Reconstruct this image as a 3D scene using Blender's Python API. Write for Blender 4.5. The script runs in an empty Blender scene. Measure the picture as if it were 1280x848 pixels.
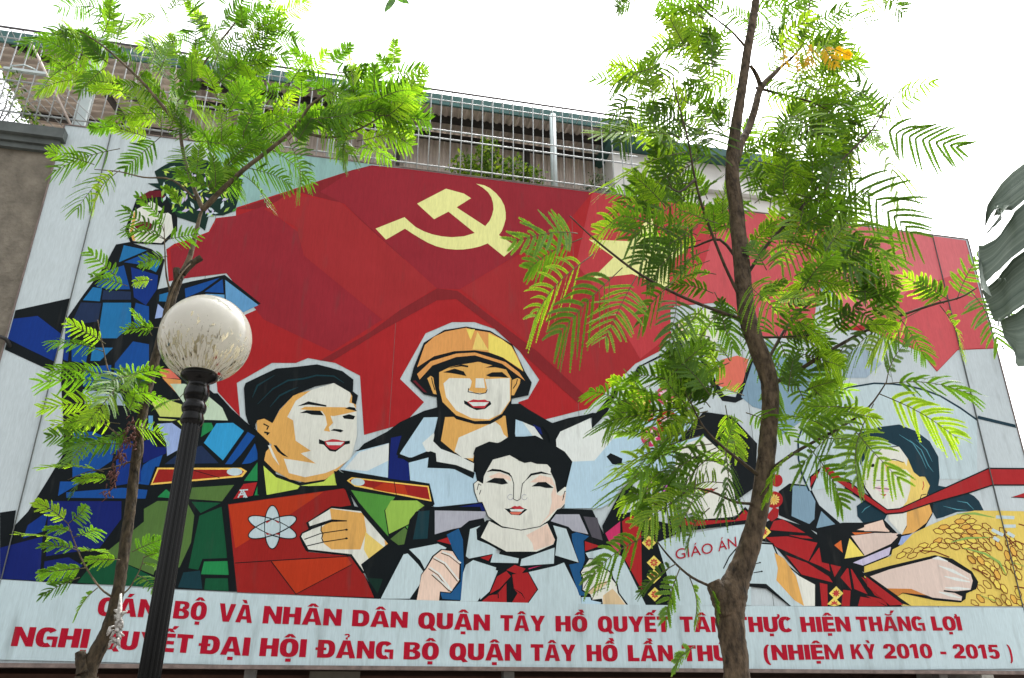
import bpy, bmesh, math, random
import numpy as np
from mathutils import Vector
PI=math.pi
S=bpy.context.scene
COL=S.collection
# ------------------------------------------------------------------ camera, sky, sun, exposure
CAM=Vector((0,0,1.6)); PITCH=math.radians(23.9); FOC=1016.0
cd=bpy.data.cameras.new("camera"); cam=bpy.data.objects.new("camera",cd); COL.objects.link(cam)
cam.location=CAM; cam.rotation_euler=(PI/2+PITCH,0,0)
cd.sensor_width=36; cd.lens=FOC/1280*36; cd.clip_end=3000; cd.clip_start=.05
S.camera=cam
SUN_EL,SUN_AZ=math.radians(62),math.radians(35)     # azimuth counted from +Y towards +X
W=bpy.data.worlds.new("World"); S.world=W; W.use_nodes=True
nt=W.node_tree; bg=nt.nodes["Background"]
sky=nt.nodes.new("ShaderNodeTexSky"); sky.sky_type='NISHITA'; sky.sun_disc=False
sky.sun_elevation=SUN_EL; sky.sun_rotation=SUN_AZ; sky.air_density=1.0; sky.dust_density=6; sky.ozone_density=1
hs=nt.nodes.new("ShaderNodeHueSaturation"); hs.inputs["Saturation"].default_value=.12   # bright overcast: the cloud layer takes the blue out
nt.links.new(sky.outputs[0],hs.inputs["Color"]); nt.links.new(hs.outputs[0],bg.inputs["Color"])
bg.inputs["Strength"].default_value=.15
ld=bpy.data.lights.new("sun",'SUN'); ld.energy=1.0; ld.angle=math.radians(14); ld.color=(1,.97,.92)
sun=bpy.data.objects.new("sun",ld); COL.objects.link(sun)
sd=Vector((math.sin(SUN_AZ)*math.cos(SUN_EL),math.cos(SUN_AZ)*math.cos(SUN_EL),math.sin(SUN_EL)))
sun.rotation_euler=(-sd).to_track_quat('-Z','Y').to_euler()
S.view_settings.view_transform='Standard'; S.view_settings.look='None'
S.view_settings.exposure=2.0; S.view_settings.gamma=1
S.cycles.max_bounces=8; S.cycles.transparent_max_bounces=24; S.cycles.diffuse_bounces=3

# ------------------------------------------------------------------ helpers
cp,sp=math.cos(PITCH),math.sin(PITCH)
def at(x,y,Y):                                       # a point of the photograph at a given distance in front of the camera
    dx=(x-640)/FOC; dy=(424-y)/FOC
    r=Vector((dx,cp-sp*dy,sp+cp*dy)); return CAM+r*(Y/r.y)
YAW=math.radians(12.3)                               # the billboard and the house behind it stand turned to the street
UX=Vector((math.cos(YAW),math.sin(YAW),0)); NX=Vector((math.sin(YAW),-math.cos(YAW),0)); B0=Vector((0,8,0))
def bw(u,d,z): return B0+UX*u+NX*d+Vector((0,0,z))    # metres along the board, out of it, up
def srgb(h):
    c=[int(h[i:i+2],16)/255 for i in(0,2,4)]
    return tuple(v/12.92 if v<=.04045 else ((v+.055)/1.055)**2.4 for v in c)+(1,)
MATS={}
def mat(name,color,rough=.6,spec=.4,noise=0,scale=8,dark=None,bump=0,bscale=40,metal=0,stretch=(1,1,1)):
    if name in MATS: return MATS[name]
    m=bpy.data.materials.new(name); m.use_nodes=True; n=m.node_tree; b=n.nodes["Principled BSDF"]
    if isinstance(color,str): color=srgb(color)
    if len(color)==3: color=tuple(color)+(1,)
    b.inputs["Base Color"].default_value=color; b.inputs["Roughness"].default_value=rough; b.inputs["Specular IOR Level"].default_value=spec; b.inputs["Metallic"].default_value=metal
    if noise or bump:
        tc=n.nodes.new("ShaderNodeTexCoord"); mp=n.nodes.new("ShaderNodeMapping"); mp.inputs["Scale"].default_value=stretch
        n.links.new(tc.outputs["Object"],mp.inputs[0])
    if noise:
        t=n.nodes.new("ShaderNodeTexNoise"); t.inputs["Scale"].default_value=scale; t.inputs["Detail"].default_value=6; t.inputs["Roughness"].default_value=.62
        n.links.new(mp.outputs[0],t.inputs[0])
        r=n.nodes.new("ShaderNodeValToRGB"); r.color_ramp.elements[0].position=.32; r.color_ramp.elements[1].position=.68
        dk=dark if dark else tuple(v*(1-noise) for v in color[:3])+(1,)
        if isinstance(dk,str): dk=srgb(dk)
        if len(dk)==3: dk=tuple(dk)+(1,)
        r.color_ramp.elements[0].color=dk; r.color_ramp.elements[1].color=color
        n.links.new(t.outputs[0],r.inputs[0]); n.links.new(r.outputs[0],b.inputs["Base Color"])
    if bump:
        t2=n.nodes.new("ShaderNodeTexNoise"); t2.inputs["Scale"].default_value=bscale; t2.inputs["Detail"].default_value=5
        n.links.new(mp.outputs[0],t2.inputs[0])
        bp=n.nodes.new("ShaderNodeBump"); bp.inputs["Strength"].default_value=bump; bp.inputs["Distance"].default_value=.02
        n.links.new(t2.outputs[0],bp.inputs["Height"]); n.links.new(bp.outputs[0],b.inputs["Normal"])
    MATS[name]=m; return m
def print_mat(name,col,d0=.60,d1=.80,d2=.38):
    """ink on weathered vinyl sheeting: fine weave, vertical rain streaks, faded patches"""
    if name in MATS: return MATS[name]
    m=bpy.data.materials.new(name); m.use_nodes=True; n=m.node_tree; b=n.nodes["Principled BSDF"]; N=n.nodes.new; K=n.links.new
    tc=N("ShaderNodeTexCoord")
    def noise(sc,scale,detail,lo,hi,a,bv):
        mp=N("ShaderNodeMapping"); mp.inputs["Rotation"].default_value=(0,0,-YAW); mp.inputs["Scale"].default_value=sc; K(tc.outputs["Object"],mp.inputs[0])
        t=N("ShaderNodeTexNoise"); t.inputs["Scale"].default_value=scale; t.inputs["Detail"].default_value=detail; K(mp.outputs[0],t.inputs[0])
        r=N("ShaderNodeMapRange"); r.inputs["From Min"].default_value=lo; r.inputs["From Max"].default_value=hi; r.inputs["To Min"].default_value=a; r.inputs["To Max"].default_value=bv; K(t.outputs[0],r.inputs[0]); return r.outputs[0]
    streak=noise((1,1,.03),60,3,.3,.7,.95,1.03)
    weave=noise((1,1,.12),110,2,.3,.7,.93,1.06)
    patch=noise((1,1,.5),1.1,6,.3,.7,.93,1.05)
    m1=N("ShaderNodeMath"); m1.operation='MULTIPLY'; K(streak,m1.inputs[0]); K(weave,m1.inputs[1])
    m2=N("ShaderNodeMath"); m2.operation='MULTIPLY'; K(m1.outputs[0],m2.inputs[0]); K(patch,m2.inputs[1])
    mx=N("ShaderNodeMix"); mx.data_type='RGBA'; mx.blend_type='MULTIPLY'; mx.inputs["Factor"].default_value=1; mx.inputs["A"].default_value=srgb(col)
    K(m2.outputs[0],mx.inputs["B"])
    # dust and mildew settled in specks and drips
    dirt=noise((1,1,.16),9,8,d0,d1,0,d2)
    md=N("ShaderNodeMix"); md.data_type='RGBA'; K(dirt,md.inputs["Factor"]); K(mx.outputs["Result"],md.inputs["A"]); md.inputs["B"].default_value=(.055,.055,.05,1)
    K(md.outputs["Result"],b.inputs["Base Color"]); b.inputs["Roughness"].default_value=.55; b.inputs["Specular IOR Level"].default_value=.09
    bp=N("ShaderNodeBump"); bp.inputs["Strength"].default_value=.12; bp.inputs["Distance"].default_value=.01; K(weave,bp.inputs["Height"])
    t=N("ShaderNodeTexNoise"); t.inputs["Scale"].default_value=1.6; t.inputs["Detail"].default_value=2; K(tc.outputs["Object"],t.inputs[0])
    bp2=N("ShaderNodeBump"); bp2.inputs["Strength"].default_value=.5; bp2.inputs["Distance"].default_value=.05; K(t.outputs[0],bp2.inputs["Height"]); K(bp2.outputs[0],bp.inputs["Normal"]); K(bp.outputs[0],b.inputs["Normal"])
    MATS[name]=m; return m
def link(name,me,mats,parent=None):
    o=bpy.data.objects.new(name,me); COL.objects.link(o)
    for m in (mats if isinstance(mats,(list,tuple)) else [mats]): me.materials.append(m)
    if parent: o.parent=parent; o.matrix_parent_inverse=parent.matrix_world.inverted()
    return o
def tag(o,label=None,cat=None,group=None,kind=None):
    if label: o["label"]=label
    if cat: o["category"]=cat
    if group: o["group"]=group
    if kind: o["kind"]=kind
    return o
def thing(name,label,cat,loc=(0,0,0),group=None):
    o=bpy.data.objects.new(name,None); COL.objects.link(o); o.location=loc; o.empty_display_size=.1
    bpy.context.view_layer.update()
    return tag(o,label,cat,group)
class MB:
    def __init__(s): s.v=[];s.f=[];s.mi=[];s.sm=[]
    def face(s,pts,mi=0):
        i=len(s.v); s.v+= [tuple(p) for p in pts]; s.f.append(tuple(range(i,i+len(pts)))); s.mi.append(mi); s.sm.append(False)
    def box(s,o,a,b,c,mi=0):                          # corner o, edge vectors a b c
        o,a,b,c=map(Vector,(o,a,b,c)); P=[o,o+a,o+a+b,o+b,o+c,o+a+c,o+a+b+c,o+b+c]; i=len(s.v); s.v+=[tuple(p) for p in P]
        if a.cross(b).dot(c)<0: P=None
        F=[(0,3,2,1),(4,5,6,7),(0,1,5,4),(1,2,6,5),(2,3,7,6),(3,0,4,7)]
        for f in F:
            f=tuple(i+k for k in (f if P else f[::-1])); s.f.append(f); s.mi.append(mi); s.sm.append(False)
    def bbox(s,u0,u1,d0,d1,z0,z1,mi=0):               # box in billboard axes
        s.box(bw(u0,d0,z0),UX*(u1-u0),NX*(d1-d0),Vector((0,0,z1-z0)),mi)
    def tube(s,pts,rad,n=8,mi=0,caps=True,wob=0,rnd=None,smooth=True):
        pts=[Vector(p) for p in pts]; rs=rad if isinstance(rad,(list,tuple)) else [rad]*len(pts)
        ref=None; base=len(s.v)
        for k,p in enumerate(pts):
            t=(pts[min(k+1,len(pts)-1)]-pts[max(k-1,0)]); t=t.normalized() if t.length>1e-9 else Vector((0,0,1))
            if ref is None: ref=Vector((1,0,0)) if abs(t.x)<.8 else Vector((0,1,0))
            a=(ref-t*ref.dot(t)).normalized(); ref=a; b=t.cross(a)
            for i in range(n):
                w=1+(rnd.uniform(-wob,wob) if wob else 0); q=p+(a*math.cos(2*PI*i/n)+b*math.sin(2*PI*i/n))*rs[k]*w; s.v.append(tuple(q))
        for k in range(len(pts)-1):
            for i in range(n):
                j=(i+1)%n; s.f.append((base+k*n+i,base+k*n+j,base+(k+1)*n+j,base+(k+1)*n+i)); s.mi.append(mi); s.sm.append(smooth)
        if caps:
            s.f.append(tuple(base+i for i in range(n))[::-1]); s.mi.append(mi); s.sm.append(False)
            e=base+(len(pts)-1)*n; s.f.append(tuple(e+i for i in range(n))); s.mi.append(mi); s.sm.append(False)
    def lathe(s,c,prof,n=32,mi=0,flute=None,smooth=True):   # prof: (r,z)
        base=len(s.v)
        for k,(r,z) in enumerate(prof):
            for i in range(n):
                a=2*PI*i/n; rr=r*(1-(flute(a,k) if flute else 0)); s.v.append((c[0]+rr*math.cos(a),c[1]+rr*math.sin(a),z))
        for k in range(len(prof)-1):
            for i in range(n):
                j=(i+1)%n; s.f.append((base+k*n+i,base+k*n+j,base+(k+1)*n+j,base+(k+1)*n+i)); s.mi.append(mi); s.sm.append(smooth)
    def mesh(s,name):
        me=bpy.data.meshes.new(name); me.from_pydata(s.v,[],s.f); me.polygons.foreach_set("material_index",s.mi); me.polygons.foreach_set("use_smooth",s.sm); me.update(); return me
    def build(s,name,mats,parent=None): return link(name,s.mesh(name),mats,parent)
def smooth_path(pts,vals,sub=5):
    out=[];ov=[];n=len(pts)
    for i in range(n-1):
        p0,p1,p2,p3=pts[max(i-1,0)],pts[i],pts[i+1],pts[min(i+2,n-1)]
        for k in range(sub):
            t=k/sub; out.append(.5*((2*p1)+(p2-p0)*t+(2*p0-5*p1+4*p2-p3)*t*t+(3*p1-p0-3*p2+p3)*t**3)); ov.append(vals[i]*(1-t)+vals[i+1]*t)
    out.append(pts[-1]); ov.append(vals[-1]); return out,ov
# heavy grotesque capitals drawn as polygons: cap height 1
import unicodedata
GS,GH=.29,.215
def g_rect(x0,y0,x1,y1): return [(x0,y0),(x1,y0),(x1,y1),(x0,y1)]
def g_ring(cx,cy,rx,ry,a0,a1,s=GS,h=GH,n=22,e=2.5):
    def q(a,X,Y):
        c,t=math.cos(a),math.sin(a); return (cx+X*math.copysign(abs(c)**(2/e),c),cy+Y*math.copysign(abs(t)**(2/e),t))
    A=[math.radians(a0+(a1-a0)*i/n) for i in range(n+1)]
    return [[q(A[i],rx,ry),q(A[i+1],rx,ry),q(A[i+1],rx-s,ry-h),q(A[i],rx-s,ry-h)] for i in range(n)]
def g_mir(P,w): return [(w-x,y) for x,y in P][::-1]
def g_glyph(c):
    s,h=GS,GH; R=g_rect
    if c=='I': return [R(0,0,s,1)],s
    if c=='L': return [R(0,0,s,1),R(s,0,.62,h)],.62
    if c=='T': return [R(0,1-h,.74,1),R(.37-s/2,0,.37+s/2,1-h)],.74
    if c=='H': return [R(0,0,s,1),R(.8-s,0,.8,1),R(s,.41,.8-s,.61)],.8
    if c=='E': return [R(0,0,s,1),R(s,0,.66,h),R(s,.41,.61,.60),R(s,1-h,.65,1)],.66
    if c=='N': return [R(0,0,s*.9,1),R(.82-s*.9,0,.82,1),[(s*.9,1),(s*.9,.56),(.82-s*.9,0),(.82-s*.9,.44)]],.82
    if c=='M': return [R(0,0,.22,1),R(.78,0,1,1),[(.22,1),(.22,.62),(.40,0),(.5,0),(.5,.36)],[(.78,1),(.5,.36),(.5,0),(.60,0),(.78,.62)]],1.0
    if c=='A':
        L=[(0,0),(.27,0),(.45,.80),(.45,1),(.28,1)]; return [L,g_mir(L,.9),[(.31,.18),(.59,.18),(.555,.36),(.345,.36)]],.9
    if c=='V':
        L=[(0,1),(.28,1),(.44,.30),(.44,0),(.27,0)]; return [L,g_mir(L,.88)],.88
    if c=='Y':
        L=[(0,1),(.29,1),(.44,.66),(.44,.38),(.44-s/2,.38)]; return [L,g_mir(L,.88),R(.44-s/2,0,.44+s/2,.38)],.88
    if c=='K': return [R(0,0,s,1),[(s,.62),(s,.30),(.38,.44),(.86,1),(.55,1)],[(.38,.44),(.57,.66),(.90,0),(.59,0),(.36,.46)]],.9
    if c=='U': return [R(0,.34,s,1),R(.8-s,.34,.8,1)]+g_ring(.4,.36,.4,.36,180,360),.8
    if c=='O': return g_ring(.41,.5,.41,.515,0,360,n=36),.82
    if c=='Q': return g_ring(.41,.5,.41,.515,0,360,n=36)+[[(.42,.24),(.60,.30),(.92,-.10),(.66,-.12)]],.84
    if c=='C': return g_ring(.41,.5,.41,.515,40,320,n=30),.81
    if c=='G': return g_ring(.41,.5,.41,.515,40,300,n=30)+[R(.42,.38,.84,.55),R(.66,.0,.84,.38)],.84
    if c=='D': return [R(0,0,s,1),R(s,0,.42,h),R(s,1-h,.42,1)]+g_ring(.40,.5,.41,.5,-90,90),.81
    if c=='\u0110': 
        P,w=g_glyph('D'); return P+[R(-.10,.42,.40,.57)],w
    if c=='B': return [R(0,0,s,1),R(s,0,.44,.17),R(s,.83,.44,1),R(s,.43,.44,.58)]+g_ring(.43,.755,.33,.245,-90,90,.25,.17,14)+g_ring(.44,.27,.36,.27,-90,90,.26,.17,14),.80
    if c=='2': return g_ring(.32,.68,.32,.33,-35,180,.25,.18,18)+[[(.0,.17),(.30,.17),(.62,.52),(.40,.58)],R(0,0,.64,.19)],.65
    if c=='0': return g_ring(.33,.5,.33,.515,0,360,.235,.18,30),.66
    if c=='1': return [R(.16,0,.40,1),[(.0,.70),(.16,.76),(.16,1),(.0,.86)]],.46
    if c=='5': return [R(.09,.82,.60,1),R(.05,.46,.26,.82)]+g_ring(.31,.33,.32,.34,-160,125,.245,.17,22),.65
    if c=='-': return [R(0,.28,.36,.47)],.36
    if c=='(': return g_ring(.42,.36,.42,.70,105,255,.20,.06,16),.36
    if c==')': return [[(.30-x,y) for x,y in p][::-1] for p in g_ring(.42,.36,.42,.70,105,255,.20,.06,16)],.36
    return [],.3
def g_marks(m,w,lift):
    c=w/2; y=1.07+lift; R=g_rect
    return {'\u0302':[[(c-.27,y),(c-.06,y),(c,y+.08),(c,y+.20),(c-.09,y+.20)],[(c+.27,y),(c+.09,y+.20),(c,y+.20),(c,y+.08),(c+.06,y)]],
      '\u0301':[[(c-.10,y),(c+.06,y),(c+.22,y+.20),(c-.02,y+.20)]],'\u0300':[[(c+.10,y),(c-.06,y),(c-.22,y+.20),(c+.02,y+.20)]],
      '\u0323':[R(c-.12,-.27,c+.12,-.09)],'\u0306':g_ring(c,y+.16,.24,.17,190,350,.10,.09,10),
      '\u0309':g_ring(c,y+.20,.13,.11,-80,170,.08,.08,12)+[R(c-.05,y-.02,c+.04,y+.10)],
      '\u031b':[[(w-.02,1.0),(w-.02,.80),(w+.12,.90),(w+.19,1.05),(w+.17,1.17),(w+.02,1.17),(w+.06,1.05)]]}.get(m,[])
def g_word(word,gap=.06):
    out=[];x=0
    for ch in word:
        if ch=='\u0110': b,ms='\u0110',''
        else:
            n=unicodedata.normalize('NFD',ch); b,ms=n[0],n[1:]
        P,w=g_glyph(b); Q=list(P); top=0
        for m in ms:
            lift=0;dx=0
            if m in '\u0301\u0300\u0309' and ('\u0302' in ms or '\u0306' in ms): lift=.15;dx=.20 if m=='\u0301' else .16
            Q+=[[(px_+dx,py) for px_,py in p] for p in g_marks(m,w,lift)]
        out+=[[(px_+x,py) for px_,py in p] for p in Q]; x+=w+gap
    return out,x-gap
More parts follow.
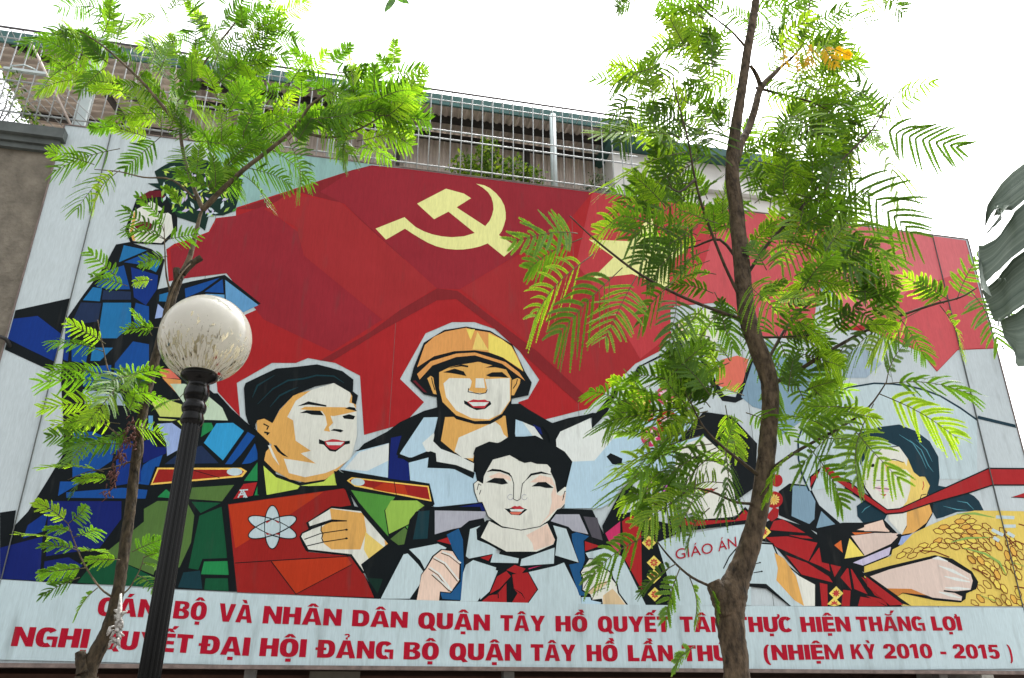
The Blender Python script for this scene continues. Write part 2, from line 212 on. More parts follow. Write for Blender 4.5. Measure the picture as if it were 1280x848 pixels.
# printed artwork of the billboard: part|sub-part|ink|layer|kind|outline in millimetres along the board and above ground
ART = """
flag||tq|1|p|-3386,7123 -2603,7163 -1622,7163 -1845,7042 -2818,6479 -3017,6360 -3031,6591
flag||red|2|p|-1846,7052 -1630,7151 -1231,7163 0,7163 1918,7163 3739,7163 5354,7158 6146,7150 6165,5597 5609,5524 5240,5207 5067,5454 4455,5661 4044,5653 4056,5835 3885,6087 3757,5965 3623,5477 2748,5445 2670,5798 2545,5858 1915,5739 1861,5682 1839,5418 1852,5340 1792,5314 1693,5158 1389,4977 1163,4743 871,4464 825,4416 341,4258 68,4361 68,4431 171,4474 295,4699 -53,5206 -414,5304 -656,5279 -931,5122 -1170,4588 -915,4357 -1104,4115 -1488,3973 -1573,4590 -1829,4707 -2100,4736 -2211,4674 -2441,4654 -2745,4417 -2671,4079 -2909,4313 -2946,4475 -3090,5063 -2764,5149 -2568,5278 -3021,5615 -3537,5446 -3618,5806 -3552,5880 -3429,5943 -3242,6064 -3194,6237 -3000,6293 -3013,6391
flag||rdk|3|p|-1846,7052 -1630,7151 -1231,7163 -1201,5926 -1897,6598 -2421,6680 -2727,6411 -3002,6373
flag||rd2|4|p|-1231,7163 0,7163 985,7163 570,6560 46,6177 -580,5681 -833,5663 -1897,6598 -2167,6716 -1845,7042 -1629,7140
flag||rd2|4|p|-2992,6294 -2732,6450 -2352,6180 -2257,5897 -1390,5234 -1871,4826 -2572,5115 -3003,5599 -3502,5468 -3580,5811 -3233,6055 -3177,6229
flag||rl|5|p|-2501,6637 -1942,6612 -842,5672 -1373,5226 -2257,5897 -2357,6229 -2727,6411
flag||rl|5|p|-571,5682 46,6167 2132,6268 1863,5703 1841,5438 1783,5323 1694,5168 1390,4987 1164,4752 844,4471 440,4895 0,5259
flag||rd3|6|p|-833,5663 -606,5659 -612,5561 -828,5519 -1366,5126 -1862,4722 -1981,4720 -1511,5075 -1213,5364
flag||rd3|7|p|-606,5659 -71,5271 282,5021 829,4533 712,4470 88,5003 -265,5309 -620,5560
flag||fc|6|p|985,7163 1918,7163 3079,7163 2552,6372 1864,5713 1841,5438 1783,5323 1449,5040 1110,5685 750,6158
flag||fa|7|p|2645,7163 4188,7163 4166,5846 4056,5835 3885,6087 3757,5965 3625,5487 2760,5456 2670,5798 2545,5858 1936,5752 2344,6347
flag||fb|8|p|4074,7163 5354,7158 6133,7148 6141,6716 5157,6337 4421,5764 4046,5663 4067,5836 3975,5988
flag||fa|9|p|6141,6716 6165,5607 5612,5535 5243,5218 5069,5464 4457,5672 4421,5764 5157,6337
emblem||yel|5|p|-1097,6710 -776,6958 -566,6921 -483,6870 -653,6718 -738,6653 -897,6531
emblem||yel|6|p|-738,6653 -649,6724 46,6299 -92,6147
emblem||yel|7|p|-1534,6325 -1228,6513 -1163,6456 -1094,6400 -1002,6358 -912,6333 -800,6320 -687,6324 -552,6354 -439,6408 -371,6456 -314,6516 -262,6595 -235,6674 -219,6757 -225,6838 -244,6912 -285,6980 -345,7032 -428,7078 -334,7070 -262,7039 -191,6980 -131,6906 -92,6824 -76,6736 -75,6647 -94,6559 -121,6475 -163,6404 -220,6344 -288,6291 -368,6245 -458,6210 -548,6184 -638,6170 -749,6167 -862,6186 -952,6218 -1043,6265 -1129,6313 -1214,6366 -1413,6200
star||yel|7|p|916,6497 1450,6543 1701,6954 1817,6611 2135,6519 1882,6292 1884,5953 1423,6100 934,5982 1209,6297
blue_worker|banner|k|1|p|-4840,4987 -4394,5164 -4383,4933 -4397,4763 -4390,4396 -4840,4580
blue_worker|banner|b3|2|p|-4840,4896 -4638,4947 -4386,4773 -4403,4500 -4663,4611 -4840,4691
blue_worker|overalls|k|5|p|-4098,5802 -3977,5846 -3754,5789 -3614,5685 -3626,5345 -3319,5470 -3016,5579 -2625,5290 -2812,5162 -3065,4890 -2979,4291 -2907,4297 -2753,4145 -2589,4012 -2428,3903 -2342,3180 -3282,2996 -3198,2497 -3802,2500 -4404,2523 -4532,3075 -4411,3101 -4398,2957 -4314,3092 -4215,3380 -4143,3604 -4176,3826 -4314,4362 -4379,4951 -4297,5183 -4161,5537
blue_worker|overalls|b1|6|p|-4034,5605 -4023,5802 -3798,5772
blue_worker|overalls|b2|6|p|-3988,5610 -3785,5750 -3756,5580 -3855,5603
blue_worker|overalls|b1|6|p|-3734,5560 -3751,5719 -3644,5651 -3672,5533
blue_worker|overalls|b2|6|p|-4192,5316 -4133,5490 -3982,5576 -3879,5317 -4078,5295
blue_worker|overalls|b3|6|p|-3913,5562 -3648,5501 -3632,5345 -3703,5159 -3827,5234
blue_worker|overalls|b1|7|p|-4278,5153 -4217,5302 -4134,5300 -4126,5158
blue_worker|overalls|b4|7|p|-4116,5280 -3865,5292 -3850,5205 -4111,5177
blue_worker|overalls|b4|6|p|-4322,4949 -4290,5128 -4108,5139 -4102,4944 -4230,4908
blue_worker|overalls|b1|6|p|-4094,5145 -3843,5172 -3800,4930 -3902,4783 -4065,4768 -4081,4942
blue_worker|overalls|b2|7|p|-3752,4904 -3643,4976 -3673,5148 -3800,5176 -3801,5032
blue_worker|overalls|b1|6|p|-4099,4666 -3917,4683 -4007,4538 -4089,4531
blue_worker|overalls|b2|6|p|-4285,4684 -4127,4683 -4125,4505 -4250,4513
blue_worker|overalls|b2|6|p|-3871,4527 -3753,4764 -3605,4747 -3539,4361 -3682,4312 -3853,4336
blue_worker|overalls|gry|6|p|-4098,4241 -3767,4229 -3704,4112 -4055,4105
blue_worker|overalls|b2|6|p|-4126,4466 -3901,4505 -3866,4316 -4103,4269
blue_worker|overalls|b3|6|p|-4378,4893 -4332,4917 -4283,4510 -4327,4525
blue_worker|overalls|b2|6|p|-4104,3831 -3931,3843 -3720,3758 -3723,3582 -3856,3459 -4020,3412
blue_worker|overalls|b2|6|p|-4113,3369 -3927,3379 -4103,3240
blue_worker|overalls|b2|7|p|-4043,3276 -3591,3340 -3343,3330 -3383,3252 -4033,3228
blue_worker|overalls|nv|6|p|-4169,3191 -3577,3219 -3549,3063 -3679,2805 -4090,2720
blue_worker|overalls|b3|7|p|-4288,2977 -4151,3109 -4155,2929 -4301,2862
blue_worker|overalls|nv|6|p|-4463,2777 -4153,2885 -4095,2517 -4404,2526
blue_worker|overalls|nv|6|p|-4092,2677 -3912,2718 -3783,2652 -3921,2522 -4074,2518
blue_worker|overalls|b2|6|p|-3453,3558 -3297,3701 -3319,3527 -3365,3375 -3472,3384
blue_worker|overalls|nv|7|p|-3490,3772 -3378,3860 -3275,3766 -3275,3677 -3456,3574
blue_worker|overalls|b3|7|p|-3716,3738 -3511,3791 -3444,3405 -3646,3356
blue_worker|overalls|b5|6|p|-3003,5521 -2645,5272 -2787,5174 -2964,5278
blue_worker|overalls|b2|6|p|-3181,5365 -3031,5527 -2998,5371
blue_worker|overalls|b2|6|p|-3373,5380 -3058,5540 -3207,5373 -3350,5279
blue_worker|overalls|b5|7|p|-3170,5343 -2988,5354 -2979,5288 -3148,5297
blue_worker|overalls|b6|6|p|-3596,5187 -3455,5066 -3597,5024
blue_worker|overalls|b1|6|p|-3598,5288 -3468,5347 -3472,5222 -3590,5214
blue_worker|overalls|b2|6|p|-3432,5178 -3240,5276 -3208,4939 -3366,4881
blue_worker|head|k|6|p|-4001,6370 -3839,6504 -3743,6518 -3670,6430 -3574,6198 -3548,6034 -3654,5855 -3964,5835 -4046,5980 -4016,6235
blue_worker|head|pal|7|p|-4007,5974 -4002,6212 -3853,6355 -3635,6214 -3586,6029 -3676,5871 -3940,5861
blue_worker|head|tan|8|p|-3998,5975 -3996,6201 -3968,6217 -3965,5979 -3926,5867 -3950,5864
blue_worker|head|cap|9|p|-3792,6061 -3792,6050 -3797,6038 -3805,6027 -3818,6017 -3833,6009 -3850,6003 -3869,5999 -3889,5998 -3907,5999 -3925,6003 -3940,6009 -3951,6018 -3960,6027 -3964,6039 -3964,6050 -3959,6062 -3951,6073 -3939,6083 -3923,6091 -3906,6097 -3887,6101 -3867,6102 -3849,6101 -3831,6097 -3816,6091 -3804,6082 -3796,6072
blue_worker|head|k|8|p|-3776,6244 -3666,6283 -3677,6233 -3751,6211
blue_worker|head|cap|7|p|-3989,6379 -3893,6477 -3731,6505 -3728,6402 -3785,6418 -3952,6365
blue_worker|bouquet|gn0|8|p|-3928,6566 -3822,6582 -3885,6723 -3818,6797 -3741,6873 -3555,6980 -3301,6916 -3119,6788 -2991,6756 -2992,6602 -3019,6348 -3131,6278 -3268,6259 -3280,6069 -3390,6151 -3574,6198 -3704,6400 -3801,6510
blue_worker|bouquet|gr5|9|p|-3668,6745 -3657,6779 -3631,6794 -3642,6761
blue_worker|bouquet|gr5|9|p|-3762,6415 -3777,6475 -3758,6531 -3744,6470
blue_worker|bouquet|gr5|9|p|-3617,6467 -3627,6502 -3618,6536 -3607,6501
blue_worker|bouquet|gr4|9|p|-3512,6258 -3550,6244 -3589,6263 -3551,6278
blue_worker|bouquet|gr4|9|p|-3235,6728 -3242,6780 -3220,6824 -3214,6771
blue_worker|bouquet|wh|9|p|-3730,6482 -3698,6454 -3685,6409 -3717,6436
blue_worker|bouquet|yg|9|p|-3587,6686 -3616,6644 -3661,6637 -3632,6679
blue_worker|bouquet|wh|9|p|-3559,6357 -3566,6411 -3543,6456 -3537,6401
blue_worker|bouquet|gr4|9|p|-3496,6465 -3479,6494 -3451,6501 -3468,6473
blue_worker|bouquet|gr4|10|p|-3533,6331 -3570,6333 -3599,6364 -3562,6362
blue_worker|bouquet|wh|9|p|-3406,6495 -3385,6469 -3380,6433 -3402,6459
blue_worker|bouquet|yg|9|p|-3308,6566 -3338,6595 -3347,6640 -3317,6611
blue_worker|bouquet|gr5|9|p|-3526,6520 -3538,6489 -3563,6477 -3551,6507
blue_worker|bouquet|gr5|9|p|-3331,6735 -3283,6732 -3246,6691 -3294,6694
blue_worker|bouquet|gr5|9|p|-3596,6722 -3577,6744 -3551,6745 -3569,6723
blue_worker|bouquet|wh|9|p|-3179,6297 -3209,6283 -3240,6297 -3210,6310
blue_worker|bouquet|gr5|9|p|-3193,6660 -3220,6622 -3261,6615 -3234,6653
blue_worker|bouquet|lav|10|p|-3622,6706 -3604,6732 -3576,6737 -3594,6710
blue_worker|bouquet|lav|9|p|-3411,6789 -3376,6789 -3348,6761 -3383,6761
blue_worker|bouquet|gr5|9|p|-3646,6316 -3641,6354 -3616,6378 -3622,6339
blue_worker|bouquet|gr5|9|p|-3471,6747 -3485,6718 -3512,6707 -3498,6737
blue_worker|bouquet|gr5|9|p|-3790,6738 -3765,6716 -3756,6681 -3781,6702
blue_worker|bouquet|yg|10|p|-3386,6478 -3388,6510 -3373,6536 -3371,6503
blue_worker|bouquet|lav|10|p|-3321,6715 -3348,6749 -3353,6795 -3326,6761
blue_worker|bouquet|wh|10|p|-3752,6497 -3777,6550 -3771,6608 -3745,6555
blue_worker|bouquet|gr4|11|p|-3609,6651 -3632,6680 -3636,6719 -3613,6690
blue_worker|bouquet|yg|9|p|-3693,6817 -3714,6777 -3752,6766 -3731,6806
blue_worker|bouquet|gr5|9|p|-3484,6339 -3443,6312 -3424,6260 -3464,6287
blue_worker|bouquet|wh|9|p|-3443,6752 -3477,6797 -3481,6858 -3447,6812
blue_worker|bouquet|lav|10|p|-3519,6487 -3510,6437 -3528,6393 -3538,6443
blue_worker|bouquet|lav|11|p|-3403,6493 -3377,6468 -3369,6429 -3395,6454
blue_worker|bouquet|gr5|9|p|-3122,6845 -3155,6811 -3198,6812 -3165,6846
blue_worker|bouquet|lav|9|p|-3167,6462 -3139,6491 -3101,6491 -3129,6461
blue_worker|bouquet|gr5|9|p|-3084,6780 -3129,6753 -3178,6768 -3134,6795
blue_worker|bouquet|lav|11|p|-3391,6677 -3374,6728 -3333,6752 -3351,6701
blue_worker|bouquet|yg|9|p|-3122,6589 -3131,6553 -3157,6534 -3148,6570
blue_worker|bouquet|yg|10|p|-3508,6340 -3494,6297 -3505,6255 -3519,6298
blue_worker|bouquet|yg|10|p|-3517,6838 -3495,6813 -3490,6777 -3512,6802
blue_worker|bouquet|yg|10|p|-3119,6497 -3152,6514 -3170,6552 -3137,6535
blue_worker|bouquet|yg|10|p|-3152,6694 -3150,6728 -3130,6751 -3133,6717
blue_worker|bouquet|lav|10|p|-3450,6741 -3477,6715 -3513,6719 -3485,6745
blue_worker|bouquet|gr4|10|p|-3125,6632 -3174,6633 -3213,6673 -3164,6672
blue_worker|bouquet|gr5|9|p|-3397,6640 -3404,6585 -3437,6550 -3431,6605
blue_worker|bouquet|lav|9|p|-3324,6336 -3278,6313 -3252,6260 -3298,6283
blue_worker|bouquet|wh|9|p|-3420,6319 -3461,6352 -3478,6407 -3437,6375
blue_worker|bouquet|gr5|10|p|-3270,6714 -3275,6675 -3300,6650 -3295,6690
blue_worker|bouquet|lav|10|p|-3591,6495 -3556,6523 -3513,6516 -3548,6488
blue_worker|bouquet|wh|9|p|-3422,6519 -3407,6554 -3377,6567 -3392,6532
blue_worker|bouquet|lav|9|p|-3340,6479 -3307,6469 -3285,6437 -3318,6446
blue_worker|bouquet|lav|9|p|-3178,6563 -3201,6526 -3239,6518 -3215,6554
blue_worker|bouquet|gr4|10|p|-3311,6564 -3353,6587 -3376,6637 -3333,6614
blue_worker|bouquet|yg|9|p|-3110,6679 -3085,6719 -3045,6729 -3070,6689
blue_worker|bouquet|gr4|9|p|-3634,6241 -3625,6287 -3594,6313 -3603,6267
blue_worker|bouquet|wh|9|p|-3222,6320 -3264,6321 -3297,6355 -3255,6353
blue_worker|bouquet|yg|9|p|-3528,6567 -3568,6602 -3584,6660 -3543,6625
blue_worker|bouquet|wh|10|p|-3145,6459 -3137,6398 -3163,6347 -3170,6408
blue_worker|bouquet|gr5|10|p|-3216,6250 -3265,6251 -3304,6290 -3255,6289
blue_worker|bouquet|gr4|9|p|-3641,6558 -3651,6522 -3676,6505 -3667,6540
blue_worker|bouquet|lav|11|p|-3128,6502 -3138,6466 -3165,6446 -3155,6483
blue_worker|bouquet|yg|11|p|-3279,6654 -3300,6689 -3298,6731 -3278,6696
blue_worker|bouquet|gr4|9|p|-3047,6332 -3032,6371 -3000,6388 -3015,6349
blue_worker|bouquet|yg|10|p|-3557,6585 -3584,6572 -3613,6583 -3586,6597
blue_worker|bouquet|lav|10|p|-3435,6550 -3433,6506 -3454,6472 -3456,6516
blue_worker|bouquet|gr4|12|p|-3315,6762 -3366,6759 -3408,6798 -3357,6800
blue_worker|bouquet|wh|12|p|-3334,6663 -3366,6668 -3390,6697 -3358,6692
blue_worker|bouquet|wh|11|p|-3343,6598 -3316,6592 -3298,6566 -3325,6572
blue_worker|bouquet|yg|10|p|-3734,6726 -3768,6718 -3800,6740 -3766,6748
blue_worker|bouquet|yg|9|p|-3257,6556 -3280,6530 -3312,6529 -3289,6555
blue_worker|bouquet|gr5|11|p|-3559,6321 -3595,6366 -3601,6426 -3566,6382
blue_worker|bouquet|wh|10|p|-3706,6790 -3733,6769 -3766,6777 -3739,6797
blue_worker|bouquet|gr5|9|p|-3198,6504 -3231,6463 -3278,6459 -3246,6500
blue_worker|bouquet|yg|12|p|-3372,6484 -3347,6445 -3347,6397 -3372,6436
blue_worker|bouquet|lav|11|p|-3515,6675 -3524,6722 -3507,6764 -3498,6716
blue_worker|bouquet|gr4|10|p|-3618,6252 -3635,6291 -3629,6332 -3612,6293
blue_worker|bouquet|gr5|11|p|-3193,6666 -3180,6708 -3149,6730 -3161,6687
blue_worker|bouquet|gr5|12|p|-3570,6372 -3579,6427 -3557,6473 -3549,6418
blue_worker|bouquet|yg|11|p|-3627,6340 -3624,6302 -3642,6273 -3644,6311
blue_worker|bouquet|lav|10|p|-3399,6301 -3369,6338 -3326,6342 -3356,6305
blue_worker|bouquet|lav|11|p|-3598,6740 -3570,6750 -3541,6735 -3570,6725
blue_worker|bouquet|lav|11|p|-3304,6268 -3311,6318 -3291,6361 -3283,6310
blue_worker|bouquet|gr4|13|p|-3327,6761 -3334,6709 -3365,6676 -3359,6728
blue_worker|bouquet|gr5|11|p|-3200,6647 -3200,6589 -3230,6547 -3230,6604
blue_worker|bouquet|gr5|9|p|-3076,6389 -3090,6341 -3126,6316 -3112,6364
blue_worker|bouquet|gr5|12|p|-3310,6555 -3339,6533 -3373,6539 -3345,6561
blue_worker|bouquet|wh|11|p|-3741,6801 -3699,6820 -3654,6801 -3697,6781
blue_worker|bouquet|wh|10|p|-3747,6356 -3747,6405 -3722,6441 -3722,6391
blue_worker|bouquet|yg|13|p|-3269,6827 -3306,6793 -3353,6798 -3316,6832
blue_worker|bouquet|gr5|12|p|-3600,6685 -3632,6644 -3680,6640 -3647,6681
blue_worker|bouquet|gr4|11|p|-3740,6348 -3762,6378 -3765,6417 -3743,6387
blue_worker|bouquet|gr5|12|p|-3232,6676 -3218,6724 -3182,6747 -3196,6700
blue_worker|bouquet|yg|10|p|-3622,6510 -3659,6507 -3692,6535 -3654,6538
blue_worker|bouquet|lav|13|p|-3546,6465 -3533,6413 -3550,6366 -3562,6418
blue_worker|bouquet|gr4|13|p|-3609,6699 -3580,6725 -3544,6721 -3572,6695
blue_worker|bouquet|lav|11|p|-3464,6311 -3496,6270 -3544,6265 -3512,6306
blue_worker|bouquet|gr5|14|p|-3533,6417 -3551,6460 -3544,6505 -3526,6462
blue_worker|bouquet|yg|11|p|-3504,6516 -3469,6486 -3457,6436 -3492,6466
blue_worker|bouquet|gr5|14|p|-3241,6846 -3265,6826 -3296,6831 -3271,6851
blue_worker|bouquet|lav|11|p|-3232,6274 -3247,6308 -3241,6344 -3226,6310
blue_worker|bouquet|wh|10|p|-3177,6494 -3213,6474 -3252,6488 -3217,6508
blue_worker|bouquet|gr4|9|p|-3676,6704 -3677,6669 -3696,6645 -3695,6680
blue_worker|bouquet|gr5|15|p|-3592,6534 -3549,6503 -3530,6447 -3573,6478
blue_worker|bouquet|wh|12|p|-3231,6304 -3249,6256 -3288,6235 -3270,6283
blue_worker|bouquet|yg|14|p|-3349,6741 -3307,6734 -3277,6696 -3318,6703
blue_worker|bouquet|wh|12|p|-3614,6357 -3640,6352 -3664,6369 -3638,6374
seated_person||k|8|p|-3571,4493 -3363,4553 -2981,4326 -2835,4204 -2756,4029 -2499,3887 -2519,3748 -3372,3734 -3480,3958
seated_person||sal|9|p|-3482,4501 -3375,4510 -3268,4416 -3422,4413
seated_person||hor|10|p|-3428,4413 -3258,4406 -3219,4216 -3389,4375
seated_person||ol|9|p|-3478,4156 -3418,4221 -3191,4153 -3173,4033 -3386,4028
seated_person||mnt|11|p|-3350,4358 -3216,4369 -2990,4264 -2843,4153 -2775,4031 -3161,4016 -3183,4158
seated_person||ol|9|p|-3401,4011 -3231,4007 -3273,3992 -3388,3988
seated_person||yg|9|p|-3229,3995 -3178,4009 -3167,3937
seated_person||b6|9|p|-3400,3954 -3270,3973 -3161,3902 -3161,3728 -3261,3653 -3288,3777
seated_person||gr1|9|p|-2994,3854 -2996,3992 -2919,3997 -2889,3940
seated_person||sky|10|p|-2959,3798 -2875,3996 -2726,4011 -2616,3938 -2766,3640
seated_person||b2|9|p|-2743,3606 -2581,3930 -2510,3894 -2611,3710 -2683,3610
seated_person||b2|9|p|-2594,3615 -2501,3823 -2446,3676 -2518,3628
seated_person||b4|9|p|-3269,3576 -3154,3695 -2975,3771 -2801,3612
seated_person||b5|9|p|-3487,4029 -3448,4031 -3422,3878 -3465,3897
soldier|uniform|k|10|p|-3375,3368 -3347,3548 -2596,3597 -2512,3580 -2442,3676 -2345,3379 -2287,3233 -1926,2495 -1922,2456 -2469,2466 -3000,2478 -3265,2509 -3594,2510 -3347,2982 -3381,3182
soldier|uniform|gr1|11|p|-3277,3269 -3215,3343 -3167,3306 -3169,3271
soldier|uniform|gr2|11|p|-3001,3371 -2637,3415 -2722,3259 -3008,3266
soldier|uniform|gr2|11|p|-3377,3158 -3275,3235 -3029,3246 -2943,3121 -2934,2879 -2996,2664 -3095,2600 -3296,2690
soldier|uniform|gr3|11|p|-2898,3118 -2719,3209 -2608,2755 -2817,2740 -2838,2646 -2921,2657
soldier|uniform|gr1|11|p|-2809,2608 -2799,2717 -2600,2728 -2576,2609
soldier|uniform|gr3|11|p|-2764,2478 -2766,2574 -2580,2579 -2558,2472
soldier|uniform|tl|12|p|-2984,2492 -2957,2619 -2822,2639 -2779,2482
soldier|uniform|gr1|11|p|-2554,3458 -2454,3643 -2426,3464
soldier|uniform|gr1|11|p|-2444,3327 -2430,3413 -2380,3334
soldier|uniform|gr3|11|p|-2985,3242 -2729,3244 -2892,3143
soldier|uniform|gr2|12|p|-3636,2753 -3169,3244 -3154,2932 -3201,2591 -3419,2672 -3529,2721
soldier|uniform|gr1|12|p|-3280,3271 -3221,3344 -3165,3305 -3173,3266
soldier|uniform|gr3|13|p|-3801,2508 -3717,2654 -3528,2714 -3198,2573 -3183,2487
soldier|collar_tab|red|12|p|-2626,3284 -2554,3428 -2435,3451 -2460,3324
soldier|collar_tab|wh|13|s|-2583,3296 -2556,3354 -2566,3360 -2592,3302
soldier|collar_tab|wh|14|s|-2565,3354 -2522,3299 -2514,3305 -2557,3360
soldier|collar_tab|wh|15|s|-2558,3361 -2574,3375 -2580,3367 -2564,3353
soldier|collar_tab|wh|16|s|-2581,3361 -2506,3371 -2508,3382 -2583,3372
soldier|collar_tab|wh|15|s|-2583,3319 -2524,3328 -2527,3339 -2586,3330
soldier|collar_tab|wh|16|s|-2532,3300 -2524,3347 -2535,3349 -2543,3303
soldier|collar_tab|wh|17|s|-2503,3305 -2546,3371 -2555,3365 -2512,3300
soldier|epaulet|gold|11|p|-3326,3539 -2594,3580 -2539,3551 -2573,3495 -3357,3377
soldier|epaulet|bk|12|p|-3313,3525 -2601,3560 -2565,3547 -2589,3509 -3344,3395
soldier|epaulet|k|13|s|-3020,3532 -2772,3471 -2771,3477 -3019,3538
soldier|epaulet|wh|13|p|-2581,3542 -2581,3534 -2585,3526 -2593,3519 -2603,3512 -2615,3507 -2629,3504 -2644,3502 -2660,3502 -2674,3504 -2688,3508 -2699,3513 -2708,3519 -2715,3526 -2717,3534 -2717,3543 -2713,3551 -2706,3558 -2696,3564 -2683,3569 -2669,3573 -2654,3575 -2639,3575 -2624,3573 -2610,3569 -2599,3564 -2590,3557 -2583,3550
soldier|collar|k|13|p|-2490,3924 -2393,3896 -2274,3539 -2049,3469 -1835,3530 -1716,3619 -1613,3542 -1591,3461 -1666,3408 -1964,3401 -2339,3310 -2419,3338
soldier|collar|yg|14|p|-2397,3610 -2270,3506 -2046,3437 -1831,3489 -1747,3581 -1705,3534 -1710,3458 -1958,3422 -1984,3440 -2046,3437 -2065,3401 -2335,3334
soldier|collar|k|15|p|-2065,3396 -2038,3438 -1984,3440 -1958,3416
soldier|collar|gr3|14|p|-1698,3600 -1609,3534 -1662,3457 -1683,3538
soldier|head|tan|15|p|-2514,4050 -2446,4077 -2362,4035 -2313,4167 -2188,4344 -2045,4391 -1823,4489 -1649,4395 -1588,4265 -1559,3986 -1597,3744 -1714,3603 -1817,3511 -2002,3472 -2145,3494 -2293,3570 -2397,3663 -2391,3746 -2345,3816 -2493,3941
soldier|head|pal|16|p|-2030,4401 -1823,4489 -1658,4403 -1605,4264 -1577,4221 -1556,3951 -1596,3727 -1731,3618 -1823,3572 -2007,3521 -2159,3553 -2221,3690 -2102,3680 -1918,3658 -2070,3749 -2047,3759 -1978,3780 -2130,3871 -2175,4073 -2234,4104 -2172,4274
soldier|head|tan|17|p|-2123,4190 -2077,4220 -1686,4243 -1584,4208 -1713,4167 -1793,4144 -1826,4145 -1795,4074 -1832,4028 -1815,3982 -1877,3990 -1850,4053 -1874,4138 -1912,4188
soldier|head|tan|17|p|-1646,4364 -1586,4279 -1657,4295
soldier|head|pal|16|p|-2380,3810 -2360,3811 -2252,3619 -2323,3700
soldier|head|k|18|p|-2150,4220 -2051,4278 -1875,4251 -1875,4235 -2047,4245
soldier|head|k|18|p|-1694,4230 -1654,4251 -1600,4246 -1574,4209 -1618,4218
soldier|head|k|18|p|-2122,4152 -2058,4186 -1928,4190 -1891,4144 -2005,4143 -2055,4157
soldier|head|k|18|p|-1712,4150 -1648,4174 -1589,4158 -1602,4122 -1693,4125
soldier|head|k|18|p|-1813,3995 -1782,4014 -1717,4013 -1688,4001 -1714,3982 -1764,3993
soldier|head|k|17|p|-1914,3902 -1864,3885 -1772,3899 -1661,3898 -1620,3906 -1617,3875 -1663,3862 -1746,3785 -1803,3790 -1864,3849 -1910,3856
soldier|head|lip|18|p|-1859,3883 -1789,3910 -1740,3908 -1666,3892 -1679,3854 -1748,3805 -1796,3809 -1844,3844
soldier|head|pw|19|p|-1847,3877 -1674,3888 -1703,3854 -1824,3847
soldier|head|k|16|p|-2329,3816 -2302,3815 -2252,3758 -2180,3705 -2232,3719 -2286,3756
soldier|head|k|16|s|-2449,4014 -2405,3995 -2415,3966 -2403,3961 -2390,4001 -2445,4026
soldier|head|k|16|s|-2430,3928 -2404,3924 -2409,3918 -2397,3907 -2374,3937 -2429,3945
soldier|head|k|16|s|-2504,3940 -2520,4006 -2504,4052 -2446,4072 -2367,4034 -2364,4041 -2446,4081 -2509,4059 -2528,4007 -2512,3939
soldier|hair|k|18|p|-2672,4368 -2663,4421 -2530,4509 -2394,4596 -2201,4631 -2007,4675 -1871,4650 -1751,4623 -1635,4541 -1630,4414 -1577,4377 -1590,4279 -1633,4297 -1633,4365 -1658,4403 -1823,4489 -2001,4439 -2202,4325 -2314,4176 -2362,4035 -2446,4077 -2514,4050 -2525,3947 -2588,4019 -2622,4102
soldier|hair|tl|19|s|-2524,4211 -2398,4376 -2264,4472 -2121,4501 -1994,4549 -1831,4556 -1725,4495 -1723,4499 -1828,4568 -1997,4565 -2125,4519 -2270,4488 -2406,4385 -2527,4214
soldier|hair|tl|19|s|-2403,4194 -2325,4309 -2236,4368 -2162,4415 -2164,4419 -2244,4383 -2335,4321 -2406,4197
soldier|hair|tl|19|s|-2579,4277 -2542,4398 -2401,4521 -2403,4525 -2556,4410 -2583,4279
soldier|book|k|18|p|-2718,3222 -2670,3251 -2064,3405 -2036,3438 -1966,3439 -1613,3468 -1526,3269 -1437,3249 -1721,3241 -1913,2823 -1514,2814 -1240,2436 -2542,2468
soldier|book|bk|19|p|-2664,3232 -1630,3435 -1558,3276 -1721,3241 -1990,2981 -1914,2831 -1513,2806 -1394,2650 -1287,2446 -2484,2462
soldier|book|br|20|p|-2659,3228 -1821,3393 -2129,3147 -2549,2842
soldier|book|br|20|p|-2226,2737 -1559,2800 -1508,2733 -1981,2463
soldier|book|k|21|s|-2535,2709 -1967,2764 -1528,2802 -1529,2809 -1968,2772 -2536,2716
soldier|book|k|22|s|-2229,2734 -1980,2453 -1974,2458 -2223,2740
soldier|book|k|23|s|-1979,2456 -1506,2730 -1509,2735 -1982,2461
soldier|book|k|21|p|-2228,2842 -2245,2847 -2262,2861 -2279,2884 -2294,2915 -2308,2952 -2318,2994 -2326,3039 -2329,3084 -2329,3127 -2324,3166 -2316,3199 -2305,3224 -2290,3240 -2274,3246 -2257,3241 -2239,3227 -2222,3203 -2206,3171 -2193,3133 -2182,3090 -2176,3045 -2172,3000 -2173,2957 -2178,2919 -2186,2887 -2198,2863 -2212,2848
soldier|book|wh|22|p|-2229,2851 -2244,2856 -2259,2869 -2274,2891 -2288,2921 -2300,2957 -2310,2997 -2317,3039 -2320,3082 -2320,3123 -2316,3160 -2310,3192 -2300,3216 -2287,3231 -2273,3236 -2258,3232 -2242,3218 -2227,3195 -2213,3165 -2201,3128 -2191,3088 -2185,3045 -2181,3002 -2182,2961 -2186,2925 -2193,2894 -2202,2871 -2215,2857
soldier|book|k|23|p|-2025,2966 -2035,2952 -2055,2943 -2086,2939 -2124,2940 -2169,2946 -2218,2957 -2268,2972 -2318,2991 -2364,3012 -2405,3035 -2437,3058 -2461,3080 -2474,3100 -2476,3118 -2466,3132 -2446,3141 -2416,3145 -2378,3144 -2333,3138 -2284,3128 -2233,3112 -2183,3094 -2136,3072 -2095,3049 -2063,3026 -2039,3004 -2026,2983
